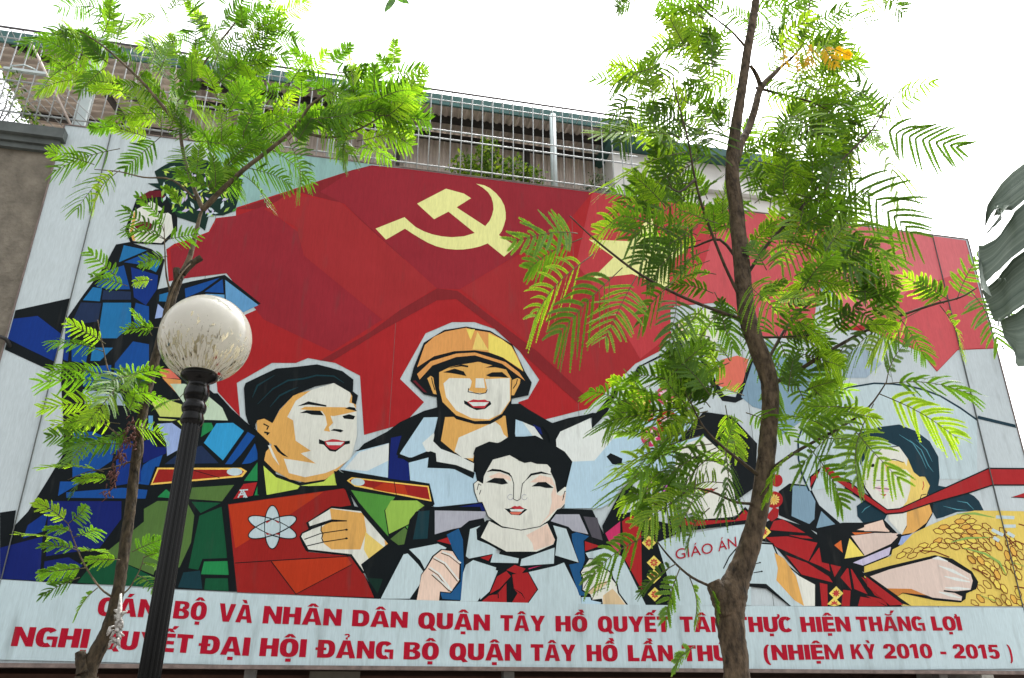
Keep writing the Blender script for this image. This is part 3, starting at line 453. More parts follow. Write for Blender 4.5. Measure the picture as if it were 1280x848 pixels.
soldier|book|wh|24|p|-2034,2969 -2043,2957 -2062,2949 -2091,2947 -2128,2949 -2171,2955 -2218,2966 -2266,2981 -2314,2999 -2358,3019 -2397,3040 -2429,3061 -2452,3081 -2465,3100 -2467,3115 -2458,3127 -2439,3134 -2411,3137 -2374,3136 -2331,3129 -2284,3118 -2235,3103 -2187,3086 -2142,3066 -2103,3044 -2071,3023 -2048,3002 -2035,2984
soldier|book|k|25|p|-2043,3137 -2040,3119 -2049,3097 -2067,3073 -2095,3047 -2131,3021 -2172,2997 -2217,2974 -2264,2955 -2309,2941 -2352,2931 -2389,2927 -2420,2929 -2442,2937 -2454,2949 -2457,2966 -2449,2987 -2432,3011 -2405,3037 -2370,3062 -2329,3087 -2285,3110 -2238,3129 -2191,3145 -2148,3155 -2109,3159 -2078,3157 -2055,3150
soldier|book|wh|26|p|-2051,3133 -2049,3117 -2058,3098 -2076,3076 -2104,3052 -2138,3027 -2178,3004 -2221,2983 -2266,2964 -2310,2950 -2350,2940 -2386,2935 -2414,2936 -2435,2942 -2447,2953 -2448,2968 -2440,2987 -2423,3009 -2397,3032 -2363,3056 -2324,3080 -2280,3102 -2235,3120 -2191,3135 -2150,3145 -2113,3150 -2084,3150 -2062,3144
soldier|book|k|27|s|-2229,2852 -2243,2856 -2258,2869 -2273,2890 -2287,2920 -2299,2956 -2309,2996 -2316,3039 -2319,3083 -2319,3124 -2316,3161 -2308,3193 -2298,3216 -2286,3231 -2273,3236 -2259,3232 -2244,3219 -2228,3196 -2214,3166 -2201,3129 -2192,3088 -2185,3045 -2182,3001 -2182,2960 -2186,2924 -2194,2893 -2204,2871 -2216,2857 -2229,2852 -2228,2845 -2211,2851 -2198,2866 -2187,2890 -2179,2922 -2175,2959 -2175,3001 -2178,3045 -2185,3089 -2195,3131 -2207,3168 -2222,3200 -2238,3224 -2256,3239 -2274,3243 -2291,3237 -2304,3220 -2315,3195 -2323,3163 -2326,3125 -2327,3083 -2323,3039 -2316,2995 -2306,2954 -2294,2918 -2279,2887 -2263,2864 -2246,2849 -2228,2845
soldier|book|k|28|s|-2034,2969 -2042,2958 -2061,2951 -2090,2948 -2127,2949 -2170,2956 -2217,2967 -2266,2981 -2314,2999 -2359,3020 -2398,3041 -2430,3063 -2452,3083 -2465,3101 -2466,3115 -2459,3125 -2440,3133 -2412,3136 -2375,3135 -2332,3129 -2284,3118 -2235,3103 -2187,3085 -2142,3064 -2102,3043 -2070,3021 -2048,3001 -2036,2983 -2034,2969 -2027,2966 -2029,2985 -2042,3005 -2066,3027 -2099,3049 -2139,3071 -2184,3092 -2233,3110 -2283,3125 -2331,3136 -2375,3142 -2413,3144 -2443,3140 -2463,3132 -2474,3117 -2471,3099 -2458,3079 -2434,3057 -2401,3035 -2362,3013 -2316,2993 -2268,2975 -2219,2960 -2171,2949 -2127,2942 -2089,2940 -2059,2944 -2038,2952 -2027,2966
soldier|book|k|29|s|-2052,3133 -2050,3119 -2058,3100 -2076,3077 -2103,3053 -2138,3029 -2178,3005 -2221,2983 -2266,2965 -2311,2950 -2352,2941 -2387,2936 -2416,2937 -2436,2943 -2446,2953 -2448,2967 -2440,2985 -2423,3007 -2397,3031 -2363,3055 -2324,3079 -2280,3101 -2235,3120 -2190,3135 -2148,3145 -2111,3150 -2082,3149 -2062,3143 -2052,3133 -2045,3136 -2058,3149 -2081,3156 -2112,3157 -2150,3152 -2192,3142 -2238,3127 -2283,3108 -2327,3086 -2367,3061 -2402,3037 -2428,3012 -2446,2989 -2455,2968 -2452,2950 -2439,2937 -2416,2930 -2386,2929 -2350,2934 -2308,2943 -2264,2958 -2218,2977 -2174,2998 -2133,3022 -2098,3047 -2071,3072 -2052,3096 -2043,3117 -2045,3136
soldier|book|red|30|p|-2304,2987 -2246,2979 -2290,2970
soldier|book|red|30|p|-2224,2980 -2180,2992 -2183,2974
soldier|book|red|30|p|-2312,3092 -2268,3102 -2306,3074
soldier|book|red|29|p|-2238,3103 -2196,3094 -2200,3078
soldier|hand|k|22|p|-1955,3095 -1738,3260 -1429,3245 -1164,2958 -1131,2673 -1205,2489 -1348,2666 -1410,2657 -1529,2805 -1929,2838 -1965,2890 -2003,2965 -1984,3005 -1927,3038
soldier|hand|pal|23|p|-1933,3100 -1736,3240 -1435,3222 -1212,2964 -1162,2717 -1205,2613 -1399,2677 -1518,2824 -1908,2854 -1985,2966 -1976,2994 -1903,3031
soldier|hand|tan|24|p|-1752,3236 -1437,3206 -1398,3036 -1441,2870 -1703,2861 -1777,2912 -1820,3050 -1727,3133
soldier|hand|hy2|25|p|-1410,2871 -1406,3035 -1372,3005 -1207,2886 -1165,2717 -1206,2617 -1269,2638
soldier|hand|tan|26|p|-1228,2964 -1152,2916 -1160,2730
soldier|hand|k|25|p|-1929,3061 -1727,3136 -1586,3132 -1585,3123 -1725,3111 -1903,3034
soldier|hand|k|25|s|-1953,2938 -1807,3000 -1578,3043 -1580,3052 -1810,3008 -1957,2946
soldier|hand|k|25|s|-1932,2878 -1769,2923 -1569,2962 -1571,2971 -1772,2932 -1935,2886
soldier|hand|k|26|s|-1819,3074 -1818,3026 -1797,3000 -1805,2957 -1786,2922 -1778,2926 -1796,2958 -1788,3002 -1809,3028 -1810,3074
soldier|hand|k|26|p|-1570,3046 -1570,3044 -1571,3042 -1572,3040 -1574,3039 -1576,3037 -1579,3037 -1582,3036 -1584,3036 -1587,3037 -1589,3038 -1592,3039 -1593,3041 -1594,3043 -1595,3045 -1595,3047 -1594,3049 -1593,3051 -1591,3053 -1588,3054 -1586,3055 -1583,3055 -1580,3055 -1578,3054 -1575,3053 -1573,3052 -1571,3050 -1570,3048
soldier|hand|k|26|p|-1563,2967 -1564,2964 -1564,2962 -1566,2961 -1568,2959 -1570,2958 -1572,2957 -1575,2957 -1578,2957 -1581,2957 -1583,2958 -1585,2960 -1587,2962 -1588,2964 -1588,2966 -1588,2968 -1587,2970 -1586,2972 -1584,2973 -1582,2974 -1579,2975 -1577,2975 -1574,2975 -1571,2975 -1569,2974 -1567,2972 -1565,2971 -1564,2969
helmet_worker|shirt|k|17|p|-1482,3884 -1265,4021 -1145,4128 -910,4263 -734,4327 85,4414 171,4359 375,4251 512,4191 822,4353 885,4376 508,4053 480,3966 630,3822 490,3308 -634,3257 -1569,3522 -1689,3609
helmet_worker|shirt|lb|18|p|-1688,3613 -1545,3802 -1241,3905 -1230,3559 -1490,3589
helmet_worker|shirt|pw|19|p|-1649,3617 -1525,3793 -1241,3901 -1236,3727 -1432,3613
helmet_worker|shirt|nv|20|p|-1224,3959 -1123,3987 -1163,3794 -1037,3718 -1018,3533 -1229,3553
helmet_worker|shirt|k|20|p|-1575,3800 -1264,3946 -1241,3905 -1526,3810
helmet_worker|shirt|lb|21|p|-1037,3718 -846,3782 -852,3677 -636,3682 -376,3661 -308,3364 -775,3292 -829,3523 -1014,3544
helmet_worker|shirt|nv|22|p|-634,3288 -308,3354 -262,3281
helmet_worker|shirt|lb|21|p|-1127,3809 -910,4192 -769,4206 -801,4039 -915,3926 -869,3842 -1008,3773 -1124,3767
helmet_worker|shirt|pw|22|p|-915,3926 -801,4039 -789,3952 -726,3877 -571,3829 -389,3749 -395,3611 -584,3686 -771,3710 -784,3830 -869,3842
helmet_worker|shirt|k|23|p|-1143,3805 -1149,3760 -1040,3742 -826,3824 -804,3708 -584,3678 -395,3594 -379,3655 -568,3722 -764,3745 -775,3831 -827,3848 -1025,3767
helmet_worker|shirt|lb|18|p|1,4248 109,4218 219,4067 36,4055
helmet_worker|shirt|pw|19|p|109,4218 234,4172 332,4033 219,4067
helmet_worker|shirt|nv|20|p|217,4198 298,4167 320,4095 298,4101
helmet_worker|head|k|23|p|-1038,4725 -946,5010 -736,5177 -501,5240 -409,5229 -242,5215 1,5079 139,4777 212,4658 174,4512 -8,4460 -17,4320 37,4241 27,4022 -105,3978 -383,3890 -588,3833 -735,3885 -806,3951 -769,4202 -789,4419 -920,4437 -1065,4573
helmet_worker|head|cap|24|p|-1040,4575 -1014,4583 -887,4458 -922,4464
helmet_worker|head|tan|24|p|-695,4211 -71,4270 -44,4045 -123,3986 -383,3890 -398,3766 -589,3851 -729,3959
helmet_worker|head|pal|25|p|-550,4006 -177,4198 -124,4157 -88,4069 -49,4039 -123,3986 -383,3890 -399,3801 -502,3795 -589,3859
helmet_worker|head|k|26|p|-758,4532 1,4593 -8,4404 -107,4249 -230,4168 -388,4157 -582,4197 -734,4332
helmet_worker|head|tan|27|p|-773,4691 -669,4756 -420,4845 -329,4843 -73,4798 -8,4688 -17,4441 -107,4289 -231,4207 -389,4189 -583,4237 -726,4369 -766,4513
helmet_worker|head|pal|28|p|-725,4572 -665,4637 -452,4651 -415,4598 -440,4520 -342,4509 -288,4532 -267,4553 -290,4655 -27,4690 -24,4440 -125,4285 -248,4217 -425,4218 -584,4288 -693,4426
helmet_worker|head|tan|29|p|-425,4644 -389,4647 -396,4543 -288,4551 -267,4534 -288,4499 -395,4496 -463,4519 -441,4558
helmet_worker|head|pal|30|p|-389,4656 -304,4663 -288,4555 -392,4552
helmet_worker|head|k|28|p|-686,4745 -545,4799 -469,4791 -472,4771 -544,4777
helmet_worker|head|k|28|p|-292,4783 -183,4831 -64,4826 -36,4778 -183,4798
helmet_worker|head|k|29|p|-734,4694 -615,4746 -516,4722 -488,4673 -595,4687 -649,4692
helmet_worker|head|k|29|p|-281,4699 -218,4737 -109,4750 -39,4691 -145,4692 -236,4684
helmet_worker|head|k|30|s|-466,4541 -471,4496 -395,4488 -341,4481 -276,4501 -261,4542 -269,4545 -282,4509 -341,4490 -394,4497 -461,4504 -457,4541
helmet_worker|head|k|29|p|-508,4404 -464,4389 -376,4414 -233,4415 -220,4385 -285,4328 -374,4307 -445,4335 -502,4367
helmet_worker|head|lip|30|p|-472,4388 -411,4422 -358,4419 -287,4430 -242,4405 -294,4333 -409,4332
helmet_worker|head|pw|31|p|-460,4387 -247,4403 -289,4361 -410,4348
helmet_worker|head|tan|24|p|-893,4615 -859,4646 -832,4629 -821,4565 -790,4447 -825,4453
helmet_worker|head|tan|28|p|1,4669 56,4697 89,4686 83,4638 19,4500 -8,4498
helmet_worker|head|k|25|s|-854,4626 -839,4562 -814,4490 -805,4493 -831,4565 -845,4629
helmet_worker|head|k|29|s|51,4684 42,4636 6,4577 14,4572 51,4633 61,4683
helmet_worker|hair|k|29|p|-781,4680 -765,4720 -669,4766 -419,4830 -347,4851 -329,4837 -73,4794 -8,4684 1,4765 -110,4862 -403,4914 -619,4895 -829,4771
helmet_worker|helmet|hor|24|p|-1003,4728 -935,4982 -841,5088 -727,5158 -501,5226 -427,5207 -242,5195 -111,5128 -8,5058 66,4927 121,4775 -110,4921 -257,4962 -404,4973 -621,4943 -833,4866
helmet_worker|helmet|hy|25|p|-500,5210 -408,5215 -452,5086
helmet_worker|helmet|hy|25|p|-260,5184 -111,5124 -8,5054 121,4785 -92,4913 -257,4966
helmet_worker|helmet|hy2|26|p|-431,4980 -380,5192 -258,4986
helmet_worker|helmet|hor|30|p|-1000,4653 -866,4806 -602,4916 -403,4947 -73,4866 74,4762 139,4671 -110,4843 -403,4914 -601,4877 -846,4760 -971,4594
soldier|uniform|k|27|p|-1745,3596 -1606,3573 -825,3523 -767,3322 -834,3259 -934,3255 -968,2940 -1034,2899 -1227,2437 -1274,2445 -1426,2735 -1191,2932 -1441,3192 -1593,3403 -1654,3439 -1715,3476
soldier|epaulet#2|gold|28|p|-1617,3508 -1575,3544 -834,3498 -798,3347 -1539,3457
soldier|epaulet#2|bk|29|p|-1595,3509 -1564,3531 -844,3485 -815,3364 -1536,3474
soldier|epaulet#2|br|30|p|-1371,3440 -1266,3506 -1066,3490 -1031,3398 -1241,3420
soldier|epaulet#2|wh|30|p|-1448,3499 -1450,3491 -1454,3483 -1462,3476 -1473,3471 -1485,3467 -1499,3465 -1513,3465 -1527,3466 -1541,3469 -1553,3474 -1563,3480 -1571,3487 -1576,3495 -1577,3503 -1576,3511 -1571,3519 -1563,3525 -1553,3531 -1540,3535 -1527,3537 -1512,3537 -1498,3536 -1484,3533 -1472,3528 -1462,3522 -1454,3515 -1449,3507
soldier|epaulet#2|k|31|s|-1171,3525 -1143,3394 -1137,3396 -1165,3526
soldier|uniform|gr4|28|p|-1571,3420 -1149,3374 -1245,3240 -1191,2999 -1383,3195 -1488,3308
soldier|uniform|gr5|29|p|-1236,3241 -1187,3339 -939,3350 -866,3304 -953,3234 -984,3134 -1187,3022
soldier|uniform|gr2|30|p|-1171,2976 -1044,3088 -1003,3051 -1007,2938 -1094,2922
soldier|uniform|gr4|30|p|-1035,3096 -983,3124 -1004,3064
soldier|uniform|gn0|28|p|-1361,2616 -1219,2611 -1258,2481
schoolboy|shirt|k|31|p|-1233,2442 -1052,2863 -1000,3164 -942,3243 -791,3296 -320,3318 -157,2819 0,3129 490,3339 824,3339 976,3012 1372,2435 786,2430 0,2428 -607,2428
schoolboy|backpack#2|tl|32|p|-960,2979 -920,3245 -814,3260 -823,2993
schoolboy|backpack#2|gy|32|p|-764,3262 -262,3275 -269,3214 -428,3177 -507,3110 -587,3091 -755,3035
schoolboy|backpack|gy|32|p|389,3208 444,3278 686,3289 772,3095 609,3122 568,3161
schoolboy|backpack|dg|32|p|728,3270 872,3263 919,3040 809,3069
schoolboy|shirt|wh|32|p|-1227,2437 -1041,2838 -1002,2848 -900,2751 -839,2678 -882,2564 -962,2443
schoolboy|shirt|wh|32|p|-991,2887 -722,2949 -638,2913 -830,2700 -883,2790
schoolboy|shirt|wh|32|p|-449,2761 -380,2808 -156,2746 -177,2659 -333,2433 -494,2433 -486,2650
schoolboy|shirt|wh|32|p|-451,2842 -416,3098 -234,3165 -341,3081 -319,3003 -158,2926 -157,2881 -420,2820
schoolboy|shirt|wh|32|p|413,3168 546,3140 663,2819 428,2879 440,2969 453,3049
schoolboy|shirt|wh|33|p|-301,2936 -186,2882 64,2838 57,2793 -212,2791 -190,2875
schoolboy|shirt|wh|33|p|91,2833 423,2953 412,2800 77,2768
schoolboy|shirt|wh|32|p|161,2713 419,2776 514,2814 670,2510 677,2425 149,2420 254,2556
schoolboy|shirt|wh|33|p|-312,2781 -140,2716 -218,2526 -306,2449
schoolboy|shirt|wh|32|p|736,2913 944,2967 1109,2886 1346,2433 1141,2429 1050,2557 1041,2634 1002,2698 990,2737 866,2812 854,2864 769,2855
schoolboy|shirt|red|32|p|734,3026 888,2985 733,2929
schoolboy|shirt|red|32|p|-733,2974 -615,3017 -593,2944
schoolboy|scarf|red|34|p|-57,2725 23,2776 131,2744 77,2681
schoolboy|scarf|red|35|p|-215,2503 -148,2663 -57,2716 -14,2669 -123,2553
schoolboy|scarf|red|32|p|-306,2422 -226,2486 -136,2513 -57,2605 -54,2428
schoolboy|scarf|red|35|p|-1,2686 152,2710 241,2556 143,2426 -4,2429 52,2517 16,2557
schoolboy|scarf|red|34|p|-312,2832 -195,2866 -232,2805
schoolboy|scarf|mag|34|p|159,2748 295,2781 161,2738
schoolboy|scarf|k|36|s|-215,2494 -140,2501 -138,2465 -129,2466 -132,2510 -216,2503
schoolboy|scarf|k|36|s|16,2556 86,2511 122,2465 124,2466 94,2518 17,2558
schoolboy|backpack|st|33|p|601,3092 652,3111 778,3075 720,3030 727,2847 681,2728 689,2574 742,2524 728,2511 659,2509 565,2796 670,2816 631,2923 604,3028
schoolboy|backpack#2|st|33|p|-642,3036 -527,3099 -484,2997 -469,2765 -490,2441 -661,2448 -687,2510 -495,2646 -538,2763 -593,2934
schoolboy|shirt|lb|33|p|679,2495 769,2497 784,2468 878,2451 863,2428 677,2424
schoolboy|hand|k|34|p|669,2728 763,2864 865,2862 869,2806 1001,2737 1012,2673 1051,2628 1064,2545 1155,2427 883,2421 876,2470 775,2468 763,2514 681,2554 690,2676
schoolboy|hand|pal|35|p|685,2728 772,2852 857,2851 851,2801 986,2728 993,2672 1037,2621 1047,2544 1130,2431 893,2426 886,2487 789,2474 770,2525 695,2564 704,2677
schoolboy|hand|tn2|36|p|897,2515 996,2582 1046,2531 1125,2431 893,2426
schoolboy|hand|tn2|36|p|736,2537 844,2629 971,2658 913,2605 784,2525
schoolboy|hand|k|36|s|695,2719 780,2741 853,2793 849,2798 777,2747 693,2725
schoolboy|hand|k|36|s|706,2573 764,2663 850,2724 846,2729 759,2668 700,2576
schoolboy|hand|k|37|s|745,2535 817,2600 972,2649 970,2655 813,2606 740,2539
schoolboy|hand|k|37|s|785,2473 829,2549 927,2583 925,2589 824,2554 779,2476
schoolboy|hand#2|k|34|p|-962,2430 -880,2527 -871,2658 -835,2715 -773,2831 -691,2901 -578,2896 -495,2773 -494,2608 -585,2498 -677,2505 -684,2425
schoolboy|hand#2|pk|35|p|-899,2431 -863,2658 -821,2716 -757,2828 -681,2892 -581,2882 -509,2779 -514,2612 -589,2507 -687,2514 -693,2431
schoolboy|hand#2|pw|36|s|-680,2869 -601,2843 -501,2770 -493,2781 -595,2855 -676,2881
schoolboy|hand#2|k|37|s|-691,2859 -611,2834 -511,2761 -506,2766 -608,2840 -688,2866
schoolboy|hand#2|pw|36|s|-752,2815 -649,2765 -518,2615 -507,2623 -641,2776 -746,2827
schoolboy|hand#2|k|37|s|-762,2806 -659,2756 -527,2605 -521,2610 -654,2762 -759,2812
schoolboy|hand#2|pw|36|s|-794,2723 -705,2669 -580,2520 -569,2528 -696,2679 -787,2734
schoolboy|hand#2|k|37|s|-804,2713 -714,2660 -589,2510 -583,2515 -709,2665 -800,2719
schoolboy|hand#2|pw|38|s|-763,2667 -663,2586 -593,2523 -583,2532 -654,2596 -755,2677
schoolboy|hand#2|k|39|s|-773,2658 -672,2577 -602,2513 -597,2519 -667,2582 -768,2664
schoolboy|head|k|34|p|-253,3191 -355,3099 -346,2999 -235,2960 -71,2880 -27,2868 243,2891 426,2962 450,3021 370,3202
schoolboy|head|pal|35|p|-230,3184 -102,3124 86,3110 261,3146 354,3187 428,3028 411,2984 243,2908 -57,2898 -310,3022
schoolboy|head|pk|36|p|139,3061 354,3179 428,3028 408,2986 216,2916 199,2990
schoolboy|head|k|37|p|-346,3361 -386,3466 -395,3542 -357,3575 -303,3547 -296,3625 -266,3689 -204,3803 -30,3862 49,3822 258,3807 370,3786 410,3743 401,3711 464,3619 469,3493 551,3560 616,3555 596,3437 505,3339 465,3322 376,3211 281,3147 86,3104 -106,3131 -244,3222 -307,3363
schoolboy|head|pal|38|p|-338,3364 -377,3466 -386,3541 -349,3573 -295,3546 -289,3622 -259,3685 -199,3797 -28,3854 50,3814 254,3800 365,3779 403,3738 395,3706 456,3616 461,3493 542,3558 605,3554 586,3438 497,3342 457,3326 370,3217 277,3154 86,3112 -102,3138 -238,3228 -300,3365
schoolboy|head|pk|39|p|440,3584 456,3477 500,3464 580,3529 578,3437 497,3350 453,3333 277,3161 371,3277 404,3399 398,3474
schoolboy|head|pk|39|p|-243,3621 -136,3669 -28,3636 -9,3588 -105,3614 -197,3604
schoolboy|head|pk|40|p|181,3586 284,3665 409,3644 442,3553 346,3598 252,3589
schoolboy|hair|k|41|p|-399,3847 -378,3911 -239,3982 -146,3972 -28,4036 242,4077 385,4014 560,3929 629,3829 534,3573 461,3490 440,3615 398,3703 399,3750 365,3782 254,3779 191,3796 128,3781 50,3808 110,3833 34,3823 -28,3854 -199,3797 -259,3685 -296,3622 -295,3546 -364,3603 -375,3771
schoolboy|head|k|42|p|-266,3666 -205,3703 -121,3699 -28,3670 0,3622 -43,3654 -121,3677 -205,3679
schoolboy|head|k|42|p|119,3583 190,3676 300,3704 418,3673 300,3682 198,3656
schoolboy|head|k|43|s|-15,3643 12,3561 7,3408 49,3390 83,3412 107,3565 129,3588 125,3593 100,3568 77,3415 49,3397 14,3412 19,3562 -9,3646
schoolboy|head|gy|44|s|5,3429 2,3416 -7,3407 -18,3403 -30,3404 -40,3411 -44,3422 -43,3434 -36,3444 -25,3450 -13,3450 -2,3444 1,3449 -11,3456 -26,3456 -40,3448 -48,3436 -50,3421 -44,3408 -33,3399 -18,3397 -3,3402 7,3414 10,3427
schoolboy|head|gy|44|s|148,3435 145,3423 136,3414 124,3409 112,3411 103,3418 98,3429 100,3441 107,3451 118,3457 130,3457 141,3451 144,3456 132,3463 117,3463 103,3455 94,3443 92,3428 98,3414 110,3406 125,3404 139,3409 150,3420 153,3434
schoolboy|head|k|40|p|-268,3562 -182,3612 -89,3613 -43,3563 -104,3548 -181,3559
schoolboy|head|k|41|p|196,3544 267,3593 346,3598 426,3542 345,3537 282,3550
schoolboy|head|k|39|p|-81,3313 -50,3310 -12,3319 118,3322 153,3312 79,3252 -12,3254 -50,3288
schoolboy|head|lip|40|p|-15,3324 26,3343 49,3337 76,3346 122,3319 34,3309
schoolboy|head|pw|41|p|-27,3307 125,3314 94,3288 -12,3286
schoolboy|head|sal|42|p|-27,3280 102,3286 64,3257 -5,3257
schoolboy|head|k|39|s|-351,3481 -338,3538 -316,3526 -313,3533 -343,3549 -358,3483
schoolboy|head|k|39|s|-328,3437 -313,3483 -320,3485 -335,3439
schoolboy|head|k|40|s|527,3449 543,3509 581,3518 580,3525 537,3515 519,3451
schoolboy|head|k|41|s|518,3418 535,3465 528,3467 511,3420
teacher|sleeve|lb|42|p|559,3561 630,3824 867,3849 919,4045 1212,4173 1399,4296 1783,4528 2166,4169 1938,3717 1366,3814 1180,3635 1018,3421 909,3359 532,3341
teacher|sleeve|k|18|p|867,4368 909,4371 1145,4666 1312,4756 1411,4942 1479,4981 1735,5133 1848,5277 1930,5296 1891,5375 1903,5517 1938,5521 1926,5390 1995,5268 1857,5250 1780,5128 1467,4958 1399,4763 1176,4647 1024,4369 860,4201
teacher|sleeve|k|19|p|866,4359 889,4372 873,4260 855,4193
teacher|sleeve|pw|43|p|461,4048 510,4137 842,4306 855,4193 971,4222 1121,4145 867,3849 630,3824 552,3925 464,3973
teacher|sleeve|k|44|p|318,4184 601,4291 893,4367 910,4340 842,4308 510,4141 452,4051 461,3967 400,4012 381,4096
teacher|sleeve|k|43|p|999,3899 1045,3940 1173,3888 1158,3819 1060,3822
teacher|hand|pal|19|p|1938,5521 2200,5715 2537,5775 2575,5488 2240,5197 1996,5279 1926,5390
teacher|hand|pk|20|p|1936,5497 2000,5575 1998,5291 1937,5379
teacher|hand|tl|20|s|2583,5730 2584,5538 2486,5388 2499,5381 2601,5537 2600,5733
teacher|hand|tl|20|s|2189,5664 2214,5452 2226,5455 2201,5668
teacher|sleeve|k|1|p|1622,4821 1830,4933 2121,4923 2195,4761 1890,4604 1739,4637 1738,4758
teacher|sleeve|red|2|p|1677,4826 1828,4905 1916,4895 1756,4786
teacher|sleeve|red|2|p|2007,4902 2086,4909 2197,4783 2106,4765
teacher|sleeve|k|1|p|2145,5165 2191,5169 2413,4689 2548,4677 2825,5226 2867,5183 2637,4661 2540,4610 2382,4620 2248,4832
teacher|sleeve|sal|2|p|2314,4815 2439,5122 2632,5186 2768,5151 2663,4866 2555,4733
teacher|sleeve|gbl|2|p|2617,4682 2843,5181 3051,5437 3186,5259 3030,4513 2741,4580
teacher|dress|k|33|p|921,3184 1152,3567 1289,3698 1245,3510 1116,3311 1396,3374 1433,3295 1516,3258 1771,3209 1522,3060 1618,2441 1330,2435 1113,2890 953,2980
teacher|dress|mag|34|p|949,3112 1112,3237 1093,2908 999,3001
teacher|dress|red|34|p|1133,3238 1188,3280 1253,3297 1333,3231 1299,2573 1136,2871
teacher|dress|hy|34|p|1352,3221 1434,3297 1505,3228 1423,3153
teacher|dress|lip|35|p|1475,3227 1456,3216 1435,3225 1457,3236
teacher|dress|lip|36|p|1459,3195 1439,3200 1433,3221 1455,3214
teacher|dress|lip|37|p|1425,3181 1416,3198 1428,3219 1437,3199
teacher|dress|lip|38|p|1393,3192 1400,3212 1423,3220 1414,3199
teacher|dress|lip|39|p|1381,3223 1401,3233 1422,3224 1400,3214
teacher|dress|lip|40|p|1397,3255 1418,3250 1424,3229 1402,3235
teacher|dress|lip|41|p|1432,3269 1441,3252 1429,3231 1420,3251
teacher|dress|lip|42|p|1464,3257 1456,3238 1433,3229 1443,3251
teacher|dress|hy|35|p|1328,3033 1409,3107 1480,3038 1399,2965
teacher|dress|lip|36|p|1451,3037 1431,3027 1410,3036 1433,3046
teacher|dress|lip|37|p|1435,3006 1415,3011 1408,3032 1430,3025
teacher|dress|lip|38|p|1401,2992 1392,3009 1404,3030 1412,3010
teacher|dress|lip|39|p|1369,3004 1376,3023 1399,3031 1390,3010
teacher|dress|lip|40|p|1358,3034 1377,3044 1398,3035 1376,3025
teacher|dress|lip|41|p|1373,3065 1393,3060 1400,3040 1378,3046
teacher|dress|lip|42|p|1407,3079 1416,3062 1404,3042 1396,3061
teacher|dress|lip|43|p|1439,3068 1432,3048 1409,3040 1418,3061
teacher|dress|hy|34|p|1367,2840 1448,2912 1518,2845 1437,2773
teacher|dress|lip|35|p|1489,2844 1469,2834 1449,2843 1471,2853
teacher|dress|lip|36|p|1473,2814 1453,2819 1447,2839 1468,2832
teacher|dress|lip|37|p|1439,2800 1430,2817 1442,2837 1451,2818
teacher|dress|lip|38|p|1408,2812 1415,2830 1438,2838 1428,2818
teacher|dress|lip|39|p|1396,2841 1416,2851 1436,2842 1414,2833
teacher|dress|lip|40|p|1412,2872 1432,2867 1438,2847 1417,2853
teacher|dress|lip|41|p|1446,2885 1454,2868 1443,2848 1434,2868
teacher|dress|lip|42|p|1477,2874 1470,2855 1447,2847 1457,2868
teacher|dress|hy|35|p|1358,2706 1438,2777 1508,2711 1427,2640
teacher|dress|lip|36|p|1478,2710 1459,2700 1439,2709 1461,2718
teacher|dress|lip|37|p|1463,2680 1443,2685 1437,2705 1458,2698
teacher|dress|lip|38|p|1429,2667 1421,2683 1432,2703 1441,2684
teacher|dress|lip|39|p|1398,2678 1405,2697 1428,2704 1418,2684
teacher|dress|lip|40|p|1387,2707 1406,2717 1426,2708 1404,2699
teacher|dress|lip|41|p|1402,2737 1422,2732 1428,2712 1407,2719
teacher|dress|lip|42|p|1436,2750 1444,2734 1433,2714 1424,2733
teacher|dress|lip|43|p|1467,2739 1460,2721 1437,2713 1447,2733
teacher|dress|hy|34|p|1356,2537 1435,2607 1505,2541 1425,2472
teacher|dress|lip|35|p|1476,2540 1457,2531 1436,2539 1458,2549
teacher|dress|lip|36|p|1460,2511 1440,2516 1434,2535 1455,2529
teacher|dress|lip|37|p|1427,2498 1418,2514 1430,2533 1438,2515
teacher|dress|lip|38|p|1396,2509 1403,2527 1425,2535 1416,2515
teacher|dress|lip|39|p|1385,2538 1404,2547 1424,2539 1402,2529
teacher|dress|lip|40|p|1400,2567 1420,2562 1426,2543 1405,2549
teacher|dress|lip|41|p|1433,2580 1442,2564 1430,2545 1422,2563
teacher|dress|lip|42|p|1464,2569 1457,2551 1435,2543 1444,2563
teacher|lesson_plan|wh|36|p|1490,3059 2495,3279 2494,2837 2445,2459 1623,2441 1563,2770
teacher|lesson_plan|k|37|s|1504,3046 1769,3159 2508,3280 2507,3301 1765,3178 1497,3064
teacher|lesson_plan|k|37|s|2190,2805 2269,2925 2416,3067 2550,3092 2549,3105 2410,3079 2258,2931 2179,2810
teacher|head|k|1|p|1373,3661 1551,3712 1725,3690 1730,3492 1549,3402 1382,3475
teacher|head|mg2|2|p|1701,3553 1694,3521 1679,3491 1658,3463 1630,3440 1598,3422 1564,3410 1528,3405 1492,3407 1459,3415 1430,3430 1406,3451 1389,3477 1379,3506 1377,3537 1384,3568 1398,3599 1419,3627 1446,3650 1478,3669 1513,3681 1549,3687 1585,3685 1619,3676 1648,3661 1672,3640 1690,3614 1699,3584
teacher|head|wh|3|p|1588,3564 1585,3550 1579,3536 1570,3524 1559,3514 1546,3506 1532,3501 1517,3498 1503,3499 1490,3503 1478,3510 1468,3519 1461,3531 1457,3544 1457,3557 1459,3571 1465,3585 1474,3597 1485,3607 1498,3615 1512,3621 1527,3623 1541,3622 1555,3618 1567,3611 1577,3602 1583,3591 1587,3578
teacher|head|mag|4|p|1557,3556 1555,3548 1551,3540 1546,3532 1540,3526 1532,3521 1523,3518 1515,3517 1506,3517 1498,3520 1491,3524 1485,3529 1481,3536 1478,3544 1478,3552 1480,3560 1483,3569 1488,3576 1495,3582 1503,3587 1511,3590 1520,3592 1529,3591 1537,3589 1544,3585 1550,3579 1554,3572 1556,3564
